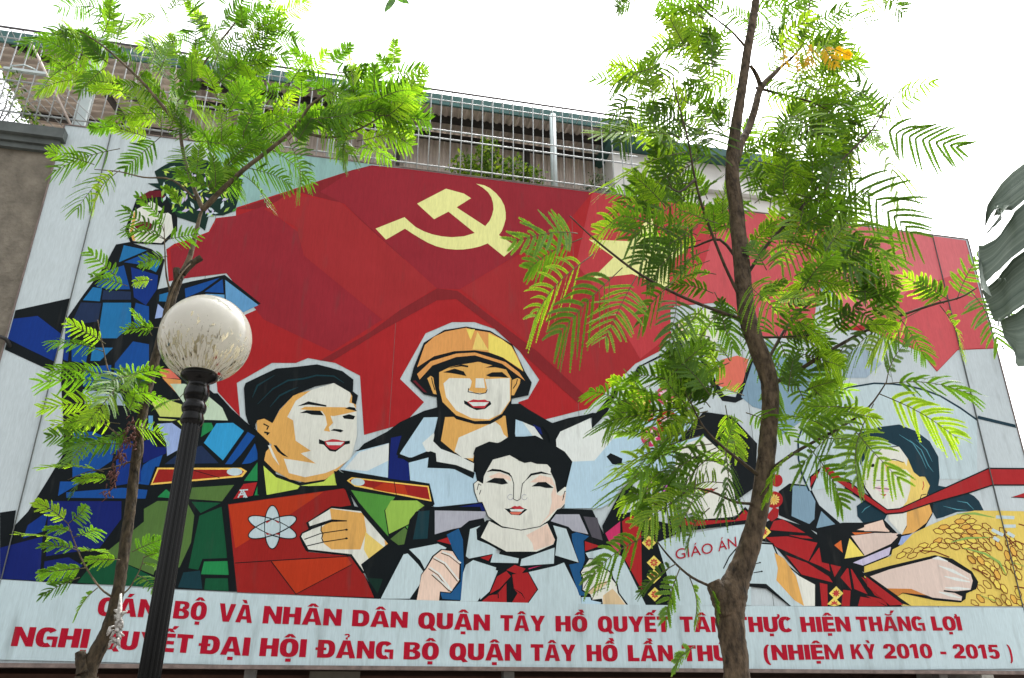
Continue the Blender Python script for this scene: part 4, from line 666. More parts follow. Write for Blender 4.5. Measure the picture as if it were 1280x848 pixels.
teacher|head|pnk|3|s|1648,3547 1696,3549 1696,3556 1648,3554
teacher|head|pnk|3|s|1640,3520 1685,3510 1688,3517 1642,3526
teacher|head|pnk|3|s|1624,3495 1663,3475 1667,3480 1628,3501
teacher|head|pnk|3|s|1602,3474 1631,3444 1636,3449 1607,3479
teacher|head|pnk|3|s|1574,3459 1591,3423 1597,3426 1580,3462
teacher|head|pnk|3|s|1543,3451 1547,3411 1554,3412 1550,3452
teacher|head|pnk|3|s|1513,3450 1503,3409 1510,3409 1519,3450
teacher|head|pnk|3|s|1484,3457 1462,3419 1468,3416 1490,3455
teacher|head|pnk|3|s|1460,3471 1427,3439 1431,3434 1465,3467
teacher|head|pnk|3|s|1442,3491 1400,3467 1403,3461 1445,3486
teacher|head|pnk|3|s|1431,3515 1385,3501 1386,3495 1433,3509
teacher|head|pnk|3|s|1430,3542 1382,3539 1382,3533 1429,3535
teacher|head|pnk|3|s|1437,3569 1392,3578 1389,3572 1434,3563
teacher|head|pnk|3|s|1452,3594 1413,3614 1409,3608 1448,3588
teacher|head|pnk|3|s|1474,3615 1445,3645 1439,3640 1469,3610
teacher|head|pnk|4|s|1502,3631 1484,3668 1478,3664 1495,3628
teacher|head|pnk|3|s|1533,3639 1528,3681 1521,3679 1525,3638
teacher|head|pnk|3|s|1564,3640 1573,3682 1566,3683 1557,3641
teacher|head|pnk|3|s|1593,3633 1615,3673 1609,3675 1587,3636
teacher|head|pnk|3|s|1617,3619 1651,3653 1646,3657 1613,3624
teacher|head|pnk|3|s|1636,3599 1678,3625 1675,3630 1632,3605
teacher|head|pnk|3|s|1646,3575 1693,3590 1692,3596 1645,3581
teacher|head|pal|43|p|1778,4046 2302,4257 2406,3953 2398,3503 2462,3381 2333,3334 1997,3295 1785,3372 1708,3491
teacher|head|k|44|p|1807,4114 2139,4472 2465,4450 2734,4150 2647,3664 2398,3503 2383,3952 2111,4200
teacher|head|k|44|p|1880,3922 1997,3973 2084,3930 1971,3932
teacher|head|k|44|p|2173,3918 2292,3958 2355,3907 2264,3912
teacher|head|lip|44|p|1984,3609 2142,3627 2185,3609 2068,3561
teacher|dress|k|44|p|1628,3314 2019,3296 2378,3336 2504,3446 2565,3386 2516,3270 1767,3168 1644,3244
teacher|dress|red|45|p|1660,3305 1974,3282 2374,3303 2496,3414 2531,3384 2499,3310 1770,3199
teacher|bouquet|red|1|p|1544,4567 1539,4539 1527,4512 1511,4487 1489,4465 1464,4449 1437,4438 1409,4433 1382,4434 1356,4441 1333,4454 1315,4472 1301,4495 1294,4521 1292,4548 1297,4576 1308,4604 1325,4629 1346,4650 1371,4667 1398,4679 1426,4684 1454,4683 1480,4676 1503,4663 1522,4644 1535,4621 1543,4595
teacher|bouquet|hy2|2|p|1519,4565 1477,4544 1418,4558 1479,4581
teacher|bouquet|hy2|3|p|1490,4499 1448,4507 1418,4558 1474,4538
teacher|bouquet|hy2|4|p|1428,4460 1406,4495 1418,4558 1442,4504
teacher|bouquet|hy2|5|p|1361,4467 1369,4512 1418,4558 1399,4495
teacher|bouquet|hy2|6|p|1321,4517 1355,4550 1418,4558 1365,4516
teacher|bouquet|hy2|7|p|1326,4586 1371,4592 1418,4558 1355,4557
teacher|bouquet|hy2|8|p|1374,4642 1409,4618 1418,4558 1375,4598
teacher|bouquet|hy2|9|p|1443,4659 1451,4616 1418,4558 1415,4620
teacher|bouquet|hy2|10|p|1500,4628 1478,4586 1418,4558 1456,4613
teacher|bouquet|mag|2|p|1828,4643 1823,4619 1812,4595 1798,4573 1779,4554 1757,4540 1733,4530 1708,4525 1684,4526 1661,4533 1642,4544 1626,4560 1614,4580 1608,4602 1607,4626 1612,4651 1622,4675 1636,4697 1655,4716 1677,4731 1701,4741 1726,4746 1750,4745 1773,4738 1793,4727 1809,4711 1821,4691 1827,4668
teacher|bouquet|pnk|3|p|1805,4642 1768,4623 1717,4635 1771,4655
teacher|bouquet|pnk|4|p|1780,4583 1743,4591 1717,4635 1766,4617
teacher|bouquet|pnk|5|p|1725,4550 1705,4580 1717,4635 1738,4588
teacher|bouquet|pnk|6|p|1666,4556 1673,4595 1717,4635 1700,4581
teacher|bouquet|pnk|7|p|1632,4599 1662,4628 1717,4635 1670,4599
teacher|bouquet|pnk|8|p|1637,4659 1676,4665 1717,4635 1662,4634
teacher|bouquet|pnk|9|p|1680,4708 1710,4688 1717,4635 1680,4670
teacher|bouquet|pnk|10|p|1741,4723 1747,4686 1717,4635 1715,4689
teacher|bouquet|pnk|11|p|1790,4696 1770,4659 1717,4635 1751,4683
teacher|bouquet|mag|43|p|1625,4158 1620,4132 1609,4107 1593,4085 1573,4065 1550,4050 1525,4040 1498,4036 1473,4037 1449,4044 1428,4056 1410,4073 1398,4094 1391,4117 1390,4143 1394,4168 1405,4193 1420,4216 1440,4236 1463,4251 1489,4261 1515,4266 1541,4265 1566,4258 1587,4246 1605,4229 1617,4208 1624,4184
teacher|bouquet|pnk|44|p|1601,4157 1562,4137 1507,4150 1564,4171
teacher|bouquet|pnk|45|p|1574,4096 1535,4104 1507,4150 1559,4131
teacher|bouquet|pnk|46|p|1516,4061 1495,4093 1507,4150 1530,4101
teacher|bouquet|pnk|47|p|1454,4068 1461,4109 1507,4150 1489,4094
teacher|bouquet|pnk|48|p|1416,4114 1448,4144 1507,4150 1457,4113
teacher|bouquet|pnk|49|p|1421,4177 1463,4183 1507,4150 1449,4150
teacher|bouquet|pnk|50|p|1467,4228 1499,4206 1507,4150 1467,4187
teacher|bouquet|pnk|51|p|1531,4242 1538,4203 1507,4150 1504,4207
teacher|bouquet|pnk|52|p|1584,4214 1563,4176 1507,4150 1543,4201
teacher|bouquet|red|44|p|1844,4331 1838,4302 1826,4275 1808,4249 1786,4228 1760,4211 1732,4200 1703,4195 1674,4196 1647,4203 1624,4217 1605,4236 1592,4259 1584,4285 1583,4313 1589,4342 1600,4370 1618,4395 1640,4417 1666,4434 1694,4446 1724,4451 1753,4450 1780,4442 1803,4429 1822,4410 1836,4386 1843,4360
teacher|bouquet|pnk|45|p|1818,4329 1774,4307 1713,4322 1777,4345
teacher|bouquet|pnk|46|p|1787,4262 1744,4271 1713,4322 1771,4301
teacher|bouquet|pnk|47|p|1722,4223 1700,4258 1713,4322 1738,4267
teacher|bouquet|pnk|48|p|1653,4230 1662,4276 1713,4322 1693,4259
teacher|bouquet|pnk|49|p|1612,4281 1648,4315 1713,4322 1658,4280
teacher|bouquet|pnk|50|p|1618,4351 1665,4358 1713,4322 1648,4321
teacher|bouquet|pnk|51|p|1669,4408 1705,4384 1713,4322 1669,4363
teacher|bouquet|pnk|52|p|1741,4425 1748,4381 1713,4322 1711,4385
teacher|bouquet|pnk|53|p|1800,4393 1776,4350 1713,4322 1754,4378
teacher|bouquet|red|43|p|1569,4408 1565,4388 1557,4370 1546,4353 1531,4339 1514,4327 1495,4320 1476,4316 1457,4317 1440,4322 1424,4331 1411,4343 1402,4359 1397,4376 1396,4395 1400,4415 1407,4433 1419,4450 1433,4465 1450,4476 1469,4484 1488,4488 1508,4487 1525,4482 1541,4473 1554,4460 1563,4444 1568,4427
teacher|bouquet|pnk|44|p|1551,4406 1523,4392 1482,4402 1524,4417
teacher|bouquet|pnk|45|p|1532,4361 1503,4367 1482,4402 1521,4388
teacher|bouquet|pnk|46|p|1489,4335 1474,4359 1482,4402 1499,4365
teacher|bouquet|pnk|47|p|1443,4340 1448,4370 1482,4402 1470,4359
teacher|bouquet|pnk|48|p|1416,4374 1439,4397 1482,4402 1446,4373
teacher|bouquet|pnk|49|p|1419,4421 1450,4425 1482,4402 1439,4401
teacher|bouquet|pnk|50|p|1453,4459 1476,4443 1482,4402 1453,4429
teacher|bouquet|pnk|51|p|1500,4470 1505,4441 1482,4402 1480,4444
teacher|bouquet|pnk|52|p|1539,4449 1523,4420 1482,4402 1509,4439
teacher|shawl|k|1|p|2923,3636 3065,3729 3300,3720 3383,3508 3670,3266 3462,3154 3352,3191 3180,3267 2886,3380
teacher|shawl|gbl|2|p|3098,3709 3274,3707 3343,3549 3299,3356 3231,3301 3035,3376
teacher|shawl|gbl|2|p|3396,3445 3567,3283 3546,3230 3427,3152 3307,3268
teacher|dress|k|2|p|2595,3162 2702,3289 2848,3357 3203,3268 3612,2954 3893,2719 4109,2545 4170,2483 3139,2462 3176,2622 3052,2756 2899,2930 2764,3087 2632,3102
teacher|dress|red|3|p|2760,3219 2819,3315 2925,3336 3169,3205
teacher|dress|red|3|p|2704,3141 2952,3161 3292,3106 3156,2913 2804,3048
teacher|dress|red|4|p|2970,3176 3188,3174 3247,3146 3115,3149
teacher|dress|red|4|p|3167,2909 3336,3093 3385,3069 3391,2815 3296,2863
teacher|dress|red|3|p|3413,3045 3571,2918 3432,2761 3408,2886
teacher|dress|red|3|p|2909,2967 3142,2894 3366,2765 3401,2706 3055,2776
teacher|dress|red|3|p|3500,2759 3608,2868 3606,2636
teacher|dress|red|3|p|3636,2869 3783,2597 3640,2647
teacher|dress|red|3|p|3250,2698 3334,2685 3303,2469 3233,2467
teacher|dress|red|3|p|3507,2636 3593,2628 3553,2474 3459,2472
teacher|dress|red|3|p|3649,2476 3695,2571 3836,2555 3972,2483
teacher|dress|red|4|p|3761,2583 3974,2548 3995,2484
teacher|dress|red|5|p|3745,2772 3889,2699 4131,2516 4037,2514 3867,2589
teacher|hand#2|k|37|p|2397,2650 2618,3085 2775,3083 2822,2938 3062,2746 3202,2681 3165,2462 2872,2456 2633,2623 2438,2638
teacher|hand#2|wh|38|p|2421,2670 2638,3068 2761,3066 2809,2927 3049,2736 3186,2677 3150,2466 2884,2460 2639,2670
teacher|hand#2|pal|39|p|2988,2774 3186,2677 3150,2466 3028,2463
teacher|hand#2|tan|40|p|2772,2986 2876,2929 2984,2754 3028,2463 2926,2519 2755,2708 2790,2827
teacher|hand#2|k|39|s|2522,2854 2603,2876 2601,2885 2521,2863
teacher|hand#2|k|39|s|2511,2771 2608,2787 2607,2797 2511,2780
teacher|hand#2|k|40|p|2608,2879 2608,2877 2607,2875 2605,2874 2603,2873 2601,2872 2599,2871 2596,2871 2594,2871 2591,2871 2589,2872 2588,2873 2587,2875 2586,2877 2586,2878 2587,2880 2588,2882 2589,2883 2591,2885 2593,2886 2596,2886 2598,2887 2601,2886 2603,2886 2605,2885 2607,2884 2608,2882 2608,2881
teacher|hand#2|k|40|p|2616,2792 2616,2791 2615,2789 2613,2787 2611,2786 2609,2785 2607,2784 2604,2784 2602,2784 2600,2785 2598,2786 2596,2787 2595,2788 2594,2790 2594,2792 2595,2794 2596,2795 2597,2797 2599,2798 2602,2799 2604,2800 2606,2800 2609,2800 2611,2799 2613,2798 2615,2797 2616,2796 2616,2794
teacher|dress|hy|4|p|3339,2596 3434,2669 3503,2600 3408,2528
teacher|dress|lip|5|p|3471,2599 3445,2591 3421,2598 3448,2607
teacher|dress|lip|6|p|3451,2568 3429,2577 3421,2598 3444,2589
teacher|dress|lip|7|p|3413,2555 3407,2576 3421,2598 3426,2576
teacher|dress|lip|8|p|3380,2567 3394,2588 3421,2598 3405,2577
teacher|dress|lip|9|p|3371,2597 3397,2606 3421,2598 3394,2589
teacher|dress|lip|10|p|3391,2628 3413,2619 3421,2598 3398,2608
teacher|dress|lip|11|p|3429,2642 3434,2621 3421,2598 3415,2620
teacher|dress|lip|12|p|3462,2630 3447,2609 3421,2598 3436,2620
teacher|dress|hy|9|p|3297,2488 3391,2560 3461,2492 3375,2469
teacher|dress|lip|10|p|3429,2491 3403,2482 3379,2490 3406,2498
teacher|dress|lip|11|p|3329,2489 3355,2497 3379,2490 3352,2481
teacher|dress|lip|12|p|3349,2519 3371,2511 3379,2490 3356,2499
teacher|dress|lip|13|p|3386,2533 3392,2512 3379,2490 3373,2512
teacher|dress|lip|14|p|3420,2521 3405,2500 3379,2490 3394,2511
teacher|dress|hy|4|p|2608,3193 2700,3270 2771,3199 2679,3122
teacher|dress|lip|5|p|2739,3198 2714,3188 2689,3196 2716,3205
teacher|dress|lip|6|p|2720,3165 2698,3174 2689,3196 2713,3186
teacher|dress|lip|7|p|2683,3151 2677,3172 2689,3196 2695,3173
teacher|dress|lip|8|p|2650,3163 2663,3185 2689,3196 2675,3173
teacher|dress|lip|9|p|2640,3194 2665,3203 2689,3196 2663,3186
teacher|dress|lip|10|p|2658,3227 2681,3218 2689,3196 2666,3205
teacher|dress|lip|11|p|2696,3241 2702,3219 2689,3196 2683,3219
teacher|dress|lip|12|p|2729,3229 2715,3207 2689,3196 2704,3219
teacher|bouquet|red|1|p|2988,3758 2984,3742 2976,3727 2966,3713 2953,3702 2938,3693 2923,3687 2907,3684 2891,3685 2877,3689 2865,3697 2856,3707 2849,3720 2846,3735 2846,3750 2850,3766 2858,3781 2868,3794 2881,3806 2895,3815 2911,3821 2927,3824 2943,3823 2957,3819 2969,3811 2979,3800 2985,3788 2988,3773
teacher|bouquet|red|2|p|2959,3548 2953,3528 2943,3508 2927,3491 2908,3476 2887,3464 2863,3457 2839,3453 2816,3454 2794,3460 2776,3470 2761,3483 2750,3499 2745,3518 2745,3537 2751,3557 2761,3577 2776,3594 2795,3610 2817,3621 2840,3629 2865,3633 2888,3632 2910,3626 2929,3616 2944,3603 2954,3586 2959,3568
teacher|bouquet|hy2|3|p|2926,3546 2905,3536 2852,3543 2908,3555
teacher|bouquet|hy2|4|p|2912,3514 2889,3513 2852,3543 2903,3530
teacher|bouquet|hy2|5|p|2881,3489 2863,3499 2852,3543 2884,3509
teacher|bouquet|hy2|6|p|2843,3479 2834,3496 2852,3543 2856,3497
teacher|bouquet|hy2|7|p|2807,3485 2810,3506 2852,3543 2828,3497
teacher|bouquet|hy2|8|p|2783,3508 2797,3525 2852,3543 2806,3510
teacher|bouquet|hy2|9|p|2778,3539 2799,3549 2852,3543 2796,3531
teacher|bouquet|hy2|10|p|2792,3571 2814,3572 2852,3543 2801,3555
teacher|bouquet|hy2|11|p|2823,3596 2840,3586 2852,3543 2820,3576
teacher|bouquet|hy2|12|p|2861,3607 2869,3589 2852,3543 2847,3588
teacher|bouquet|hy2|13|p|2897,3600 2894,3580 2852,3543 2876,3588
teacher|bouquet|hy2|14|p|2921,3578 2907,3560 2852,3543 2898,3576
teacher|bouquet|sh3|15|p|2870,3543 2869,3540 2867,3536 2865,3533 2861,3530 2858,3528 2854,3526 2849,3525 2845,3526 2842,3527 2838,3529 2836,3531 2834,3534 2833,3538 2833,3542 2834,3545 2836,3549 2839,3553 2842,3555 2846,3558 2850,3559 2854,3560 2858,3559 2862,3558 2865,3556 2868,3554 2870,3551 2870,3547
teacher|bouquet|red|4|p|2733,3352 2840,3462 2895,3443 2876,3359 2796,3309
distant_figure||gbl|9|p|3876,6452 4004,6223 4105,5995 4016,5891 3933,5953 3850,6158
distant_figure||pal|10|p|3810,6058 3922,6094 4030,5904 4057,5731 4016,5635 3810,5649
distant_figure||gbl|3|p|3024,5250 3595,5191 3813,5012 3491,4561 3011,4242 2940,4646
distant_figure||gry|4|p|3845,5324 4286,5454 4502,5247 4253,5048 3813,5012
farmer|hat|wh|4|p|3223,4009 3247,4238 3351,4431 3500,4584 3708,4768 3991,4913 4345,4986 4798,4989 5208,4896 5447,4763 5644,4627 5451,3906 4289,3843 3275,3657
farmer|hat|hbl|5|s|3297,3662 3241,3835 3226,4011 3257,4237 3360,4427 3509,4589 3713,4759 3991,4895 4344,4975 4583,4986 4793,4978 4999,4944 5200,4885 5438,4753 5637,4615 5656,4634 5457,4773 5216,4906 5012,4967 4803,5001 4589,5009 4347,4997 3988,4915 3704,4776 3495,4602 3342,4436 3236,4239 3205,4007 3220,3827 3276,3653
farmer|hat|hbl|6|s|5652,4643 6165,4564 6165,4605 5673,4683
farmer|hair|hbl|1|p|3834,3519 3929,3580 4034,3585 4207,3462 4149,3386 4008,3352 3881,3338 3823,3408
farmer|hair|hbl|1|p|4730,3570 5275,3741 5355,3706 5407,3650 5440,3546 5084,3511 4894,3446 4803,3423 4775,3488
farmer|blouse|k|5|p|3302,3258 3633,3332 3891,3343 4141,3387 4282,3237 4441,3246 4148,3015 3788,2821 3309,2907
farmer|blouse|pk|6|p|3788,3260 4124,3381 4130,3296 4182,3255
farmer|blouse|or_|6|p|3723,3231 3975,3241 3754,3207
farmer|blouse|beg|7|p|3704,3194 3998,3237 4289,3244 4117,3116 3830,2992
farmer|blouse|hy|8|p|3582,2953 3681,3168 3818,2991
farmer|blouse|or_|6|p|3486,3089 3577,3144 3572,3014
farmer|blouse|lav|6|p|3675,2915 4161,3096 4119,3012 3786,2888
farmer|blouse|pk|7|p|3885,3315 4123,3383 4141,3304 4184,3264 3873,3251
farmer|blouse|beg|9|p|3866,3218 4198,3246 4272,3207 4169,3127 3821,2989
farmer|blouse|lav|7|p|3817,2967 4164,3090 4121,3007 3802,2894
farmer|blouse|b6|6|p|4258,3123 4320,3213 4458,3244 4345,3126
farmer|head|k|7|p|4188,3471 4437,3500 4803,3602 4760,3468 4628,3317 4398,3231 4223,3389
farmer|head|pal|8|p|4206,3448 4443,3490 4420,3350 4324,3231 4255,3312 4193,3386
farmer|head|tan|9|p|4443,3490 4749,3582 4762,3488 4664,3375 4479,3260 4324,3231 4405,3318
farmer|head|k|8|p|3956,3826 4018,3984 4288,4206 4513,4240 4604,4106 4646,3951 4700,3905 4778,3909 4818,3795 4742,3666 4629,3594 4417,3509 4191,3484 4034,3585 3962,3728
farmer|head|pal|9|p|3969,3827 4029,3984 4286,4196 4511,4230 4591,4095 4632,3940 4697,3889 4764,3899 4805,3794 4734,3675 4633,3613 4422,3528 4205,3499 4058,3601 3980,3732
farmer|head|hy2|10|p|4591,4095 4632,3940 4697,3889 4764,3899 4805,3794 4734,3675 4590,3611 4376,3511 4471,3605 4544,3742 4584,3918 4540,3965
farmer|head|hy2|11|p|4282,4018 4366,4062 4538,4053 4566,3966 4324,3962 4272,3920
farmer|head|k|12|p|4304,3971 4398,4009 4489,3977 4387,3958
farmer|head|k|10|p|4040,3985 4141,4010 4154,3972 4067,3963
farmer|head|k|12|s|4288,4043 4411,4070 4522,4040 4528,4049 4414,4080 4288,4053
farmer|head|k|10|s|4133,3816 4207,3815 4264,3818 4295,3854 4279,3884 4270,3879 4285,3853 4260,3826 4209,3823 4135,3825
farmer|head|pnk|10|p|4085,3734 4154,3760 4226,3753 4296,3730 4234,3689 4151,3694
farmer|head|k|11|s|4083,3730 4188,3723 4298,3721 4300,3731 4191,3733 4086,3739
farmer|head|lip|10|p|4145,3669 4230,3669 4197,3641
farmer|head|lip|11|s|4723,3837 4723,3790 4690,3742 4699,3739 4733,3790 4734,3840
farmer|head|k|11|s|4638,3612 4673,3678 4738,3690 4738,3699 4667,3685 4628,3614
farmer|hair|hbl|11|p|4017,4358 4295,4447 4569,4497 4777,4429 4929,4317 4998,4139 4957,3900 4916,3800 5033,3787 4777,3677 4754,3714 4809,3794 4767,3893 4698,3895 4632,3940 4591,4095 4510,4226 4307,4297 4152,4277 4045,4063 3965,3981
farmer|hair|hst|12|s|4662,4319 4787,4204 4834,4028 4886,3954 4889,3955 4845,4034 4798,4211 4664,4321
farmer|hair|hst|12|s|4752,4324 4854,4208 4903,4073 4906,4075 4866,4215 4754,4327
farmer|hair|hst|13|s|4541,4371 4694,4278 4768,4123 4806,3989 4809,3990 4779,4129 4704,4286 4543,4374
farmer|hair|hst|2|s|3883,3447 3936,3492 4014,3536 4013,3538 3930,3500 3881,3448
farmer|hair|hst|2|s|4924,3569 5089,3534 5221,3535 5222,3537 5094,3545 4925,3571
farmer|hair|hst|2|s|5115,3635 5240,3618 5312,3549 5315,3551 5249,3628 5117,3638
farmer|scarf|k|12|p|3746,3825 3783,3798 4205,3503 4357,3521 4878,3736 5639,4048 6164,4074 6100,3861 5637,3837 5270,3721 4754,3581 4386,3463 4171,3438 3723,3697
farmer|scarf|red|13|p|3779,3779 4202,3488 4353,3506 4874,3719 5634,4030 6159,4056 6105,3877 5641,3853 5275,3739 4759,3598 4390,3480 4174,3455 3766,3706
farmer|scarf|red|14|p|3477,3934 3542,3956 3946,3625 3897,3622 3568,3827
farmer|scarf|k|15|p|3312,3813 3477,3934 3311,3659
farmer|scarf|red|16|p|3336,3815 3457,3888 3299,3691
farmer|scarf|red|1|p|5851,3714 6065,3780 6045,3716
farmer|scarf|k|2|s|5850,3711 6044,3712 6047,3720 5852,3718
farmer|sheaf|sh|10|p|3788,2821 3800,2879 4145,3000 4177,3068 4310,3125 4458,3244 4693,3346 4968,3451 5164,3506 5318,3537 5636,3551 6014,3560 5728,2518 4170,2491 3778,2770
farmer|sheaf|sh|11|p|5248,3469 5210,3434 5134,3417 5097,3435 5135,3470 5210,3486
farmer|sheaf|brn|12|s|5240,3467 5208,3438 5136,3422 5105,3437 5136,3466 5208,3482 5240,3467 5256,3470 5212,3491 5133,3473 5089,3433 5132,3413 5211,3430 5256,3470
farmer|sheaf|sh3|13|p|5170,3413 5127,3383 5053,3376 5022,3400 5064,3430 5138,3436
farmer|sheaf|brn|14|s|5162,3412 5126,3387 5056,3381 5029,3400 5065,3426 5135,3432 5162,3412 5177,3414 5140,3441 5063,3434 5014,3399 5051,3372 5128,3379 5177,3414
farmer|sheaf|sh2|15|p|5310,3423 5268,3392 5193,3383 5160,3405 5201,3437 5276,3446
farmer|sheaf|brn|16|s|5302,3422 5267,3396 5195,3388 5168,3406 5203,3433 5274,3441 5302,3422 5317,3424 5279,3450 5200,3441 5152,3405 5190,3379 5269,3388 5317,3424
farmer|sheaf|sh3|11|p|4947,3341 4906,3311 4833,3303 4800,3325 4841,3355 4914,3364
farmer|sheaf|brn|12|s|4939,3340 4905,3315 4835,3307 4808,3326 4842,3351 4912,3359 4939,3340 4954,3342 4917,3368 4840,3359 4793,3324 4830,3298 4907,3307 4954,3342
farmer|sheaf|sh2|15|p|5082,3361 5045,3327 4971,3310 4933,3328 4970,3362 5045,3379
farmer|sheaf|brn|16|s|5074,3359 5043,3331 4972,3315 4941,3330 4972,3358 5043,3374 5074,3359 5090,3363 5046,3383 4968,3366 4926,3326 4969,3306 5047,3323 5090,3363
farmer|sheaf|sh3|17|p|5228,3363 5190,3329 5115,3313 5078,3331 5116,3365 5191,3381
farmer|sheaf|brn|18|s|5221,3361 5188,3333 5117,3318 5086,3333 5118,3362 5189,3377 5221,3361 5236,3364 5193,3386 5114,3369 5071,3330 5113,3309 5192,3325 5236,3364
farmer|sheaf|sh2|19|p|5365,3345 5318,3320 5247,3324 5222,3352 5268,3377 5339,3374
farmer|sheaf|brn|20|s|5357,3346 5318,3324 5250,3328 5229,3352 5268,3373 5336,3370 5357,3346 5372,3345 5343,3378 5268,3382 5214,3353 5244,3320 5318,3316 5372,3345
farmer|sheaf|sh|21|p|5472,3325 5423,3320 5374,3355 5374,3396 5423,3400 5472,3365
farmer|sheaf|brn|22|s|5467,3328 5425,3324 5379,3358 5379,3392 5420,3396 5467,3362 5467,3328 5477,3321 5477,3367 5426,3405 5369,3399 5368,3353 5420,3316 5477,3321
farmer|sheaf|sh2|13|p|4861,3274 4814,3254 4748,3266 4728,3297 4775,3318 4841,3306
farmer|sheaf|brn|14|s|4854,3275 4815,3258 4752,3269 4735,3296 4774,3313 4837,3302 4854,3275 4868,3273 4845,3310 4775,3322 4721,3298 4744,3262 4814,3250 4868,3273
farmer|sheaf|sh2|17|p|5003,3281 4956,3260 4889,3270 4868,3301 4915,3322 4982,3312
farmer|sheaf|brn|18|s|4996,3282 4957,3264 4893,3274 4875,3300 4914,3318 4979,3308 4996,3282 5010,3280 4986,3316 4915,3327 4861,3302 4885,3266 4956,3255 5010,3280
farmer|sheaf|sh2|19|p|5123,3296 5076,3274 5007,3281 4985,3311 5031,3334 5100,3326
farmer|sheaf|brn|20|s|5116,3297 5077,3278 5011,3285 4992,3310 5031,3329 5096,3322 5116,3297 5130,3296 5104,3330 5031,3338 4977,3312 5004,3277 5076,3269 5130,3296
farmer|sheaf|sh3|21|p|5279,3289 5232,3268 5164,3278 5143,3310 5190,3331 5258,3321
farmer|sheaf|brn|22|s|5272,3290 5232,3272 5167,3282 5150,3309 5190,3326 5255,3317 5272,3290 5286,3288 5262,3325 5191,3335 5136,3311 5160,3274 5231,3264 5286,3288
farmer|sheaf|sh|23|p|5531,3268 5483,3266 5437,3304 5441,3345 5489,3347 5535,3309
farmer|sheaf|brn|24|s|5527,3272 5486,3270 5443,3307 5445,3341 5486,3343 5530,3306 5527,3272 5536,3264 5540,3311 5492,3351 5436,3349 5432,3302 5480,3262 5536,3264
farmer|sheaf|sh|11|p|5657,3265 5612,3272 5580,3320 5593,3361 5639,3355 5671,3307
farmer|sheaf|brn|12|s|5654,3270 5616,3276 5585,3321 5596,3356 5635,3351 5665,3305 5654,3270 5661,3261 5676,3309 5643,3359 5590,3366 5574,3318 5608,3268 5661,3261
farmer|sheaf|sh|21|p|5061,3229 5013,3211 4948,3226 4931,3259 4978,3277 5044,3262
farmer|sheaf|brn|22|s|5054,3231 5014,3215 4952,3229 4938,3257 4978,3273 5040,3259 5054,3231 5068,3228 5048,3266 4979,3281 4924,3260 4945,3222 5013,3207 5068,3228
farmer|sheaf|sh3|23|p|5199,3232 5151,3212 5084,3223 5064,3255 5112,3276 5179,3264
farmer|sheaf|brn|24|s|5192,3234 5152,3216 5088,3227 5071,3254 5111,3271 5175,3260 5192,3234 5206,3231 5183,3268 5112,3280 5057,3256 5080,3220 5151,3208 5206,3231
farmer|sheaf|sh3|25|p|5341,3244 5294,3221 5224,3228 5201,3257 5247,3281 5317,3274
farmer|sheaf|brn|26|s|5333,3245 5294,3226 5228,3232 5208,3257 5247,3276 5314,3270 5333,3245 5348,3244 5321,3278 5247,3285 5194,3258 5221,3224 5294,3217 5348,3244
farmer|sheaf|sh|25|p|5460,3228 5411,3222 5359,3254 5356,3293 5406,3300 5458,3267
farmer|sheaf|brn|27|s|5455,3232 5413,3226 5364,3257 5362,3290 5403,3295 5453,3265 5455,3232 5466,3225 5463,3270 5408,3304 5351,3296 5354,3251 5409,3217 5466,3225
farmer|sheaf|sh2|13|p|5698,3207 5654,3216 5627,3266 5644,3308 5688,3299 5715,3248
farmer|sheaf|brn|14|s|5695,3212 5658,3220 5632,3268 5647,3303 5684,3295 5709,3247 5695,3212 5700,3201 5720,3249 5692,3303 5641,3313 5621,3265 5650,3212 5700,3201
farmer|sheaf|sh3|11|p|4823,3211 4799,3173 4730,3139 4686,3143 4709,3182 4778,3216
farmer|sheaf|brn|12|s|4816,3208 4795,3175 4730,3143 4693,3147 4713,3179 4778,3212 4816,3208 4830,3215 4778,3220 4706,3185 4678,3140 4730,3134 4802,3170 4830,3215
farmer|sheaf|sh2|11|p|4965,3168 4918,3149 4853,3163 4835,3195 4882,3214 4947,3200
farmer|sheaf|brn|23|s|4958,3169 4919,3154 4857,3167 4842,3194 4881,3210 4943,3197 4958,3169 4972,3166 4951,3204 4883,3219 4828,3197 4849,3159 4917,3145 4972,3166
farmer|sheaf|sh2|25|p|5109,3174 5062,3153 4994,3162 4973,3193 5019,3214 5087,3205
farmer|sheaf|brn|26|s|5101,3175 5062,3157 4998,3166 4980,3192 5019,3210 5084,3201 5101,3175 5116,3173 5091,3208 5020,3218 4966,3194 4991,3158 5062,3148 5116,3173
farmer|sheaf|sh2|27|p|5253,3185 5204,3169 5141,3187 5127,3221 5175,3238 5238,3219
farmer|sheaf|brn|28|s|5246,3187 5205,3173 5146,3191 5133,3220 5174,3233 5234,3216 5246,3187 5259,3183 5243,3223 5176,3242 5120,3223 5137,3184 5203,3164 5259,3183
farmer|sheaf|sh|27|p|5373,3161 5324,3157 5276,3192 5276,3232 5325,3236 5373,3201
farmer|sheaf|brn|29|s|5368,3165 5327,3161 5281,3195 5281,3228 5322,3232 5368,3198 5368,3165 5378,3157 5378,3203 5327,3240 5271,3235 5271,3190 5322,3153 5378,3157
farmer|sheaf|sh|28|p|5498,3153 5451,3156 5414,3200 5423,3241 5470,3238 5507,3194
farmer|sheaf|brn|29|s|5494,3158 5455,3160 5419,3202 5427,3236 5466,3234 5502,3192 5494,3158 5502,3149 5513,3196 5473,3242 5419,3245 5408,3198 5448,3152 5502,3149
farmer|sheaf|sh2|15|p|5744,3158 5702,3170 5682,3224 5703,3265 5745,3252 5765,3199
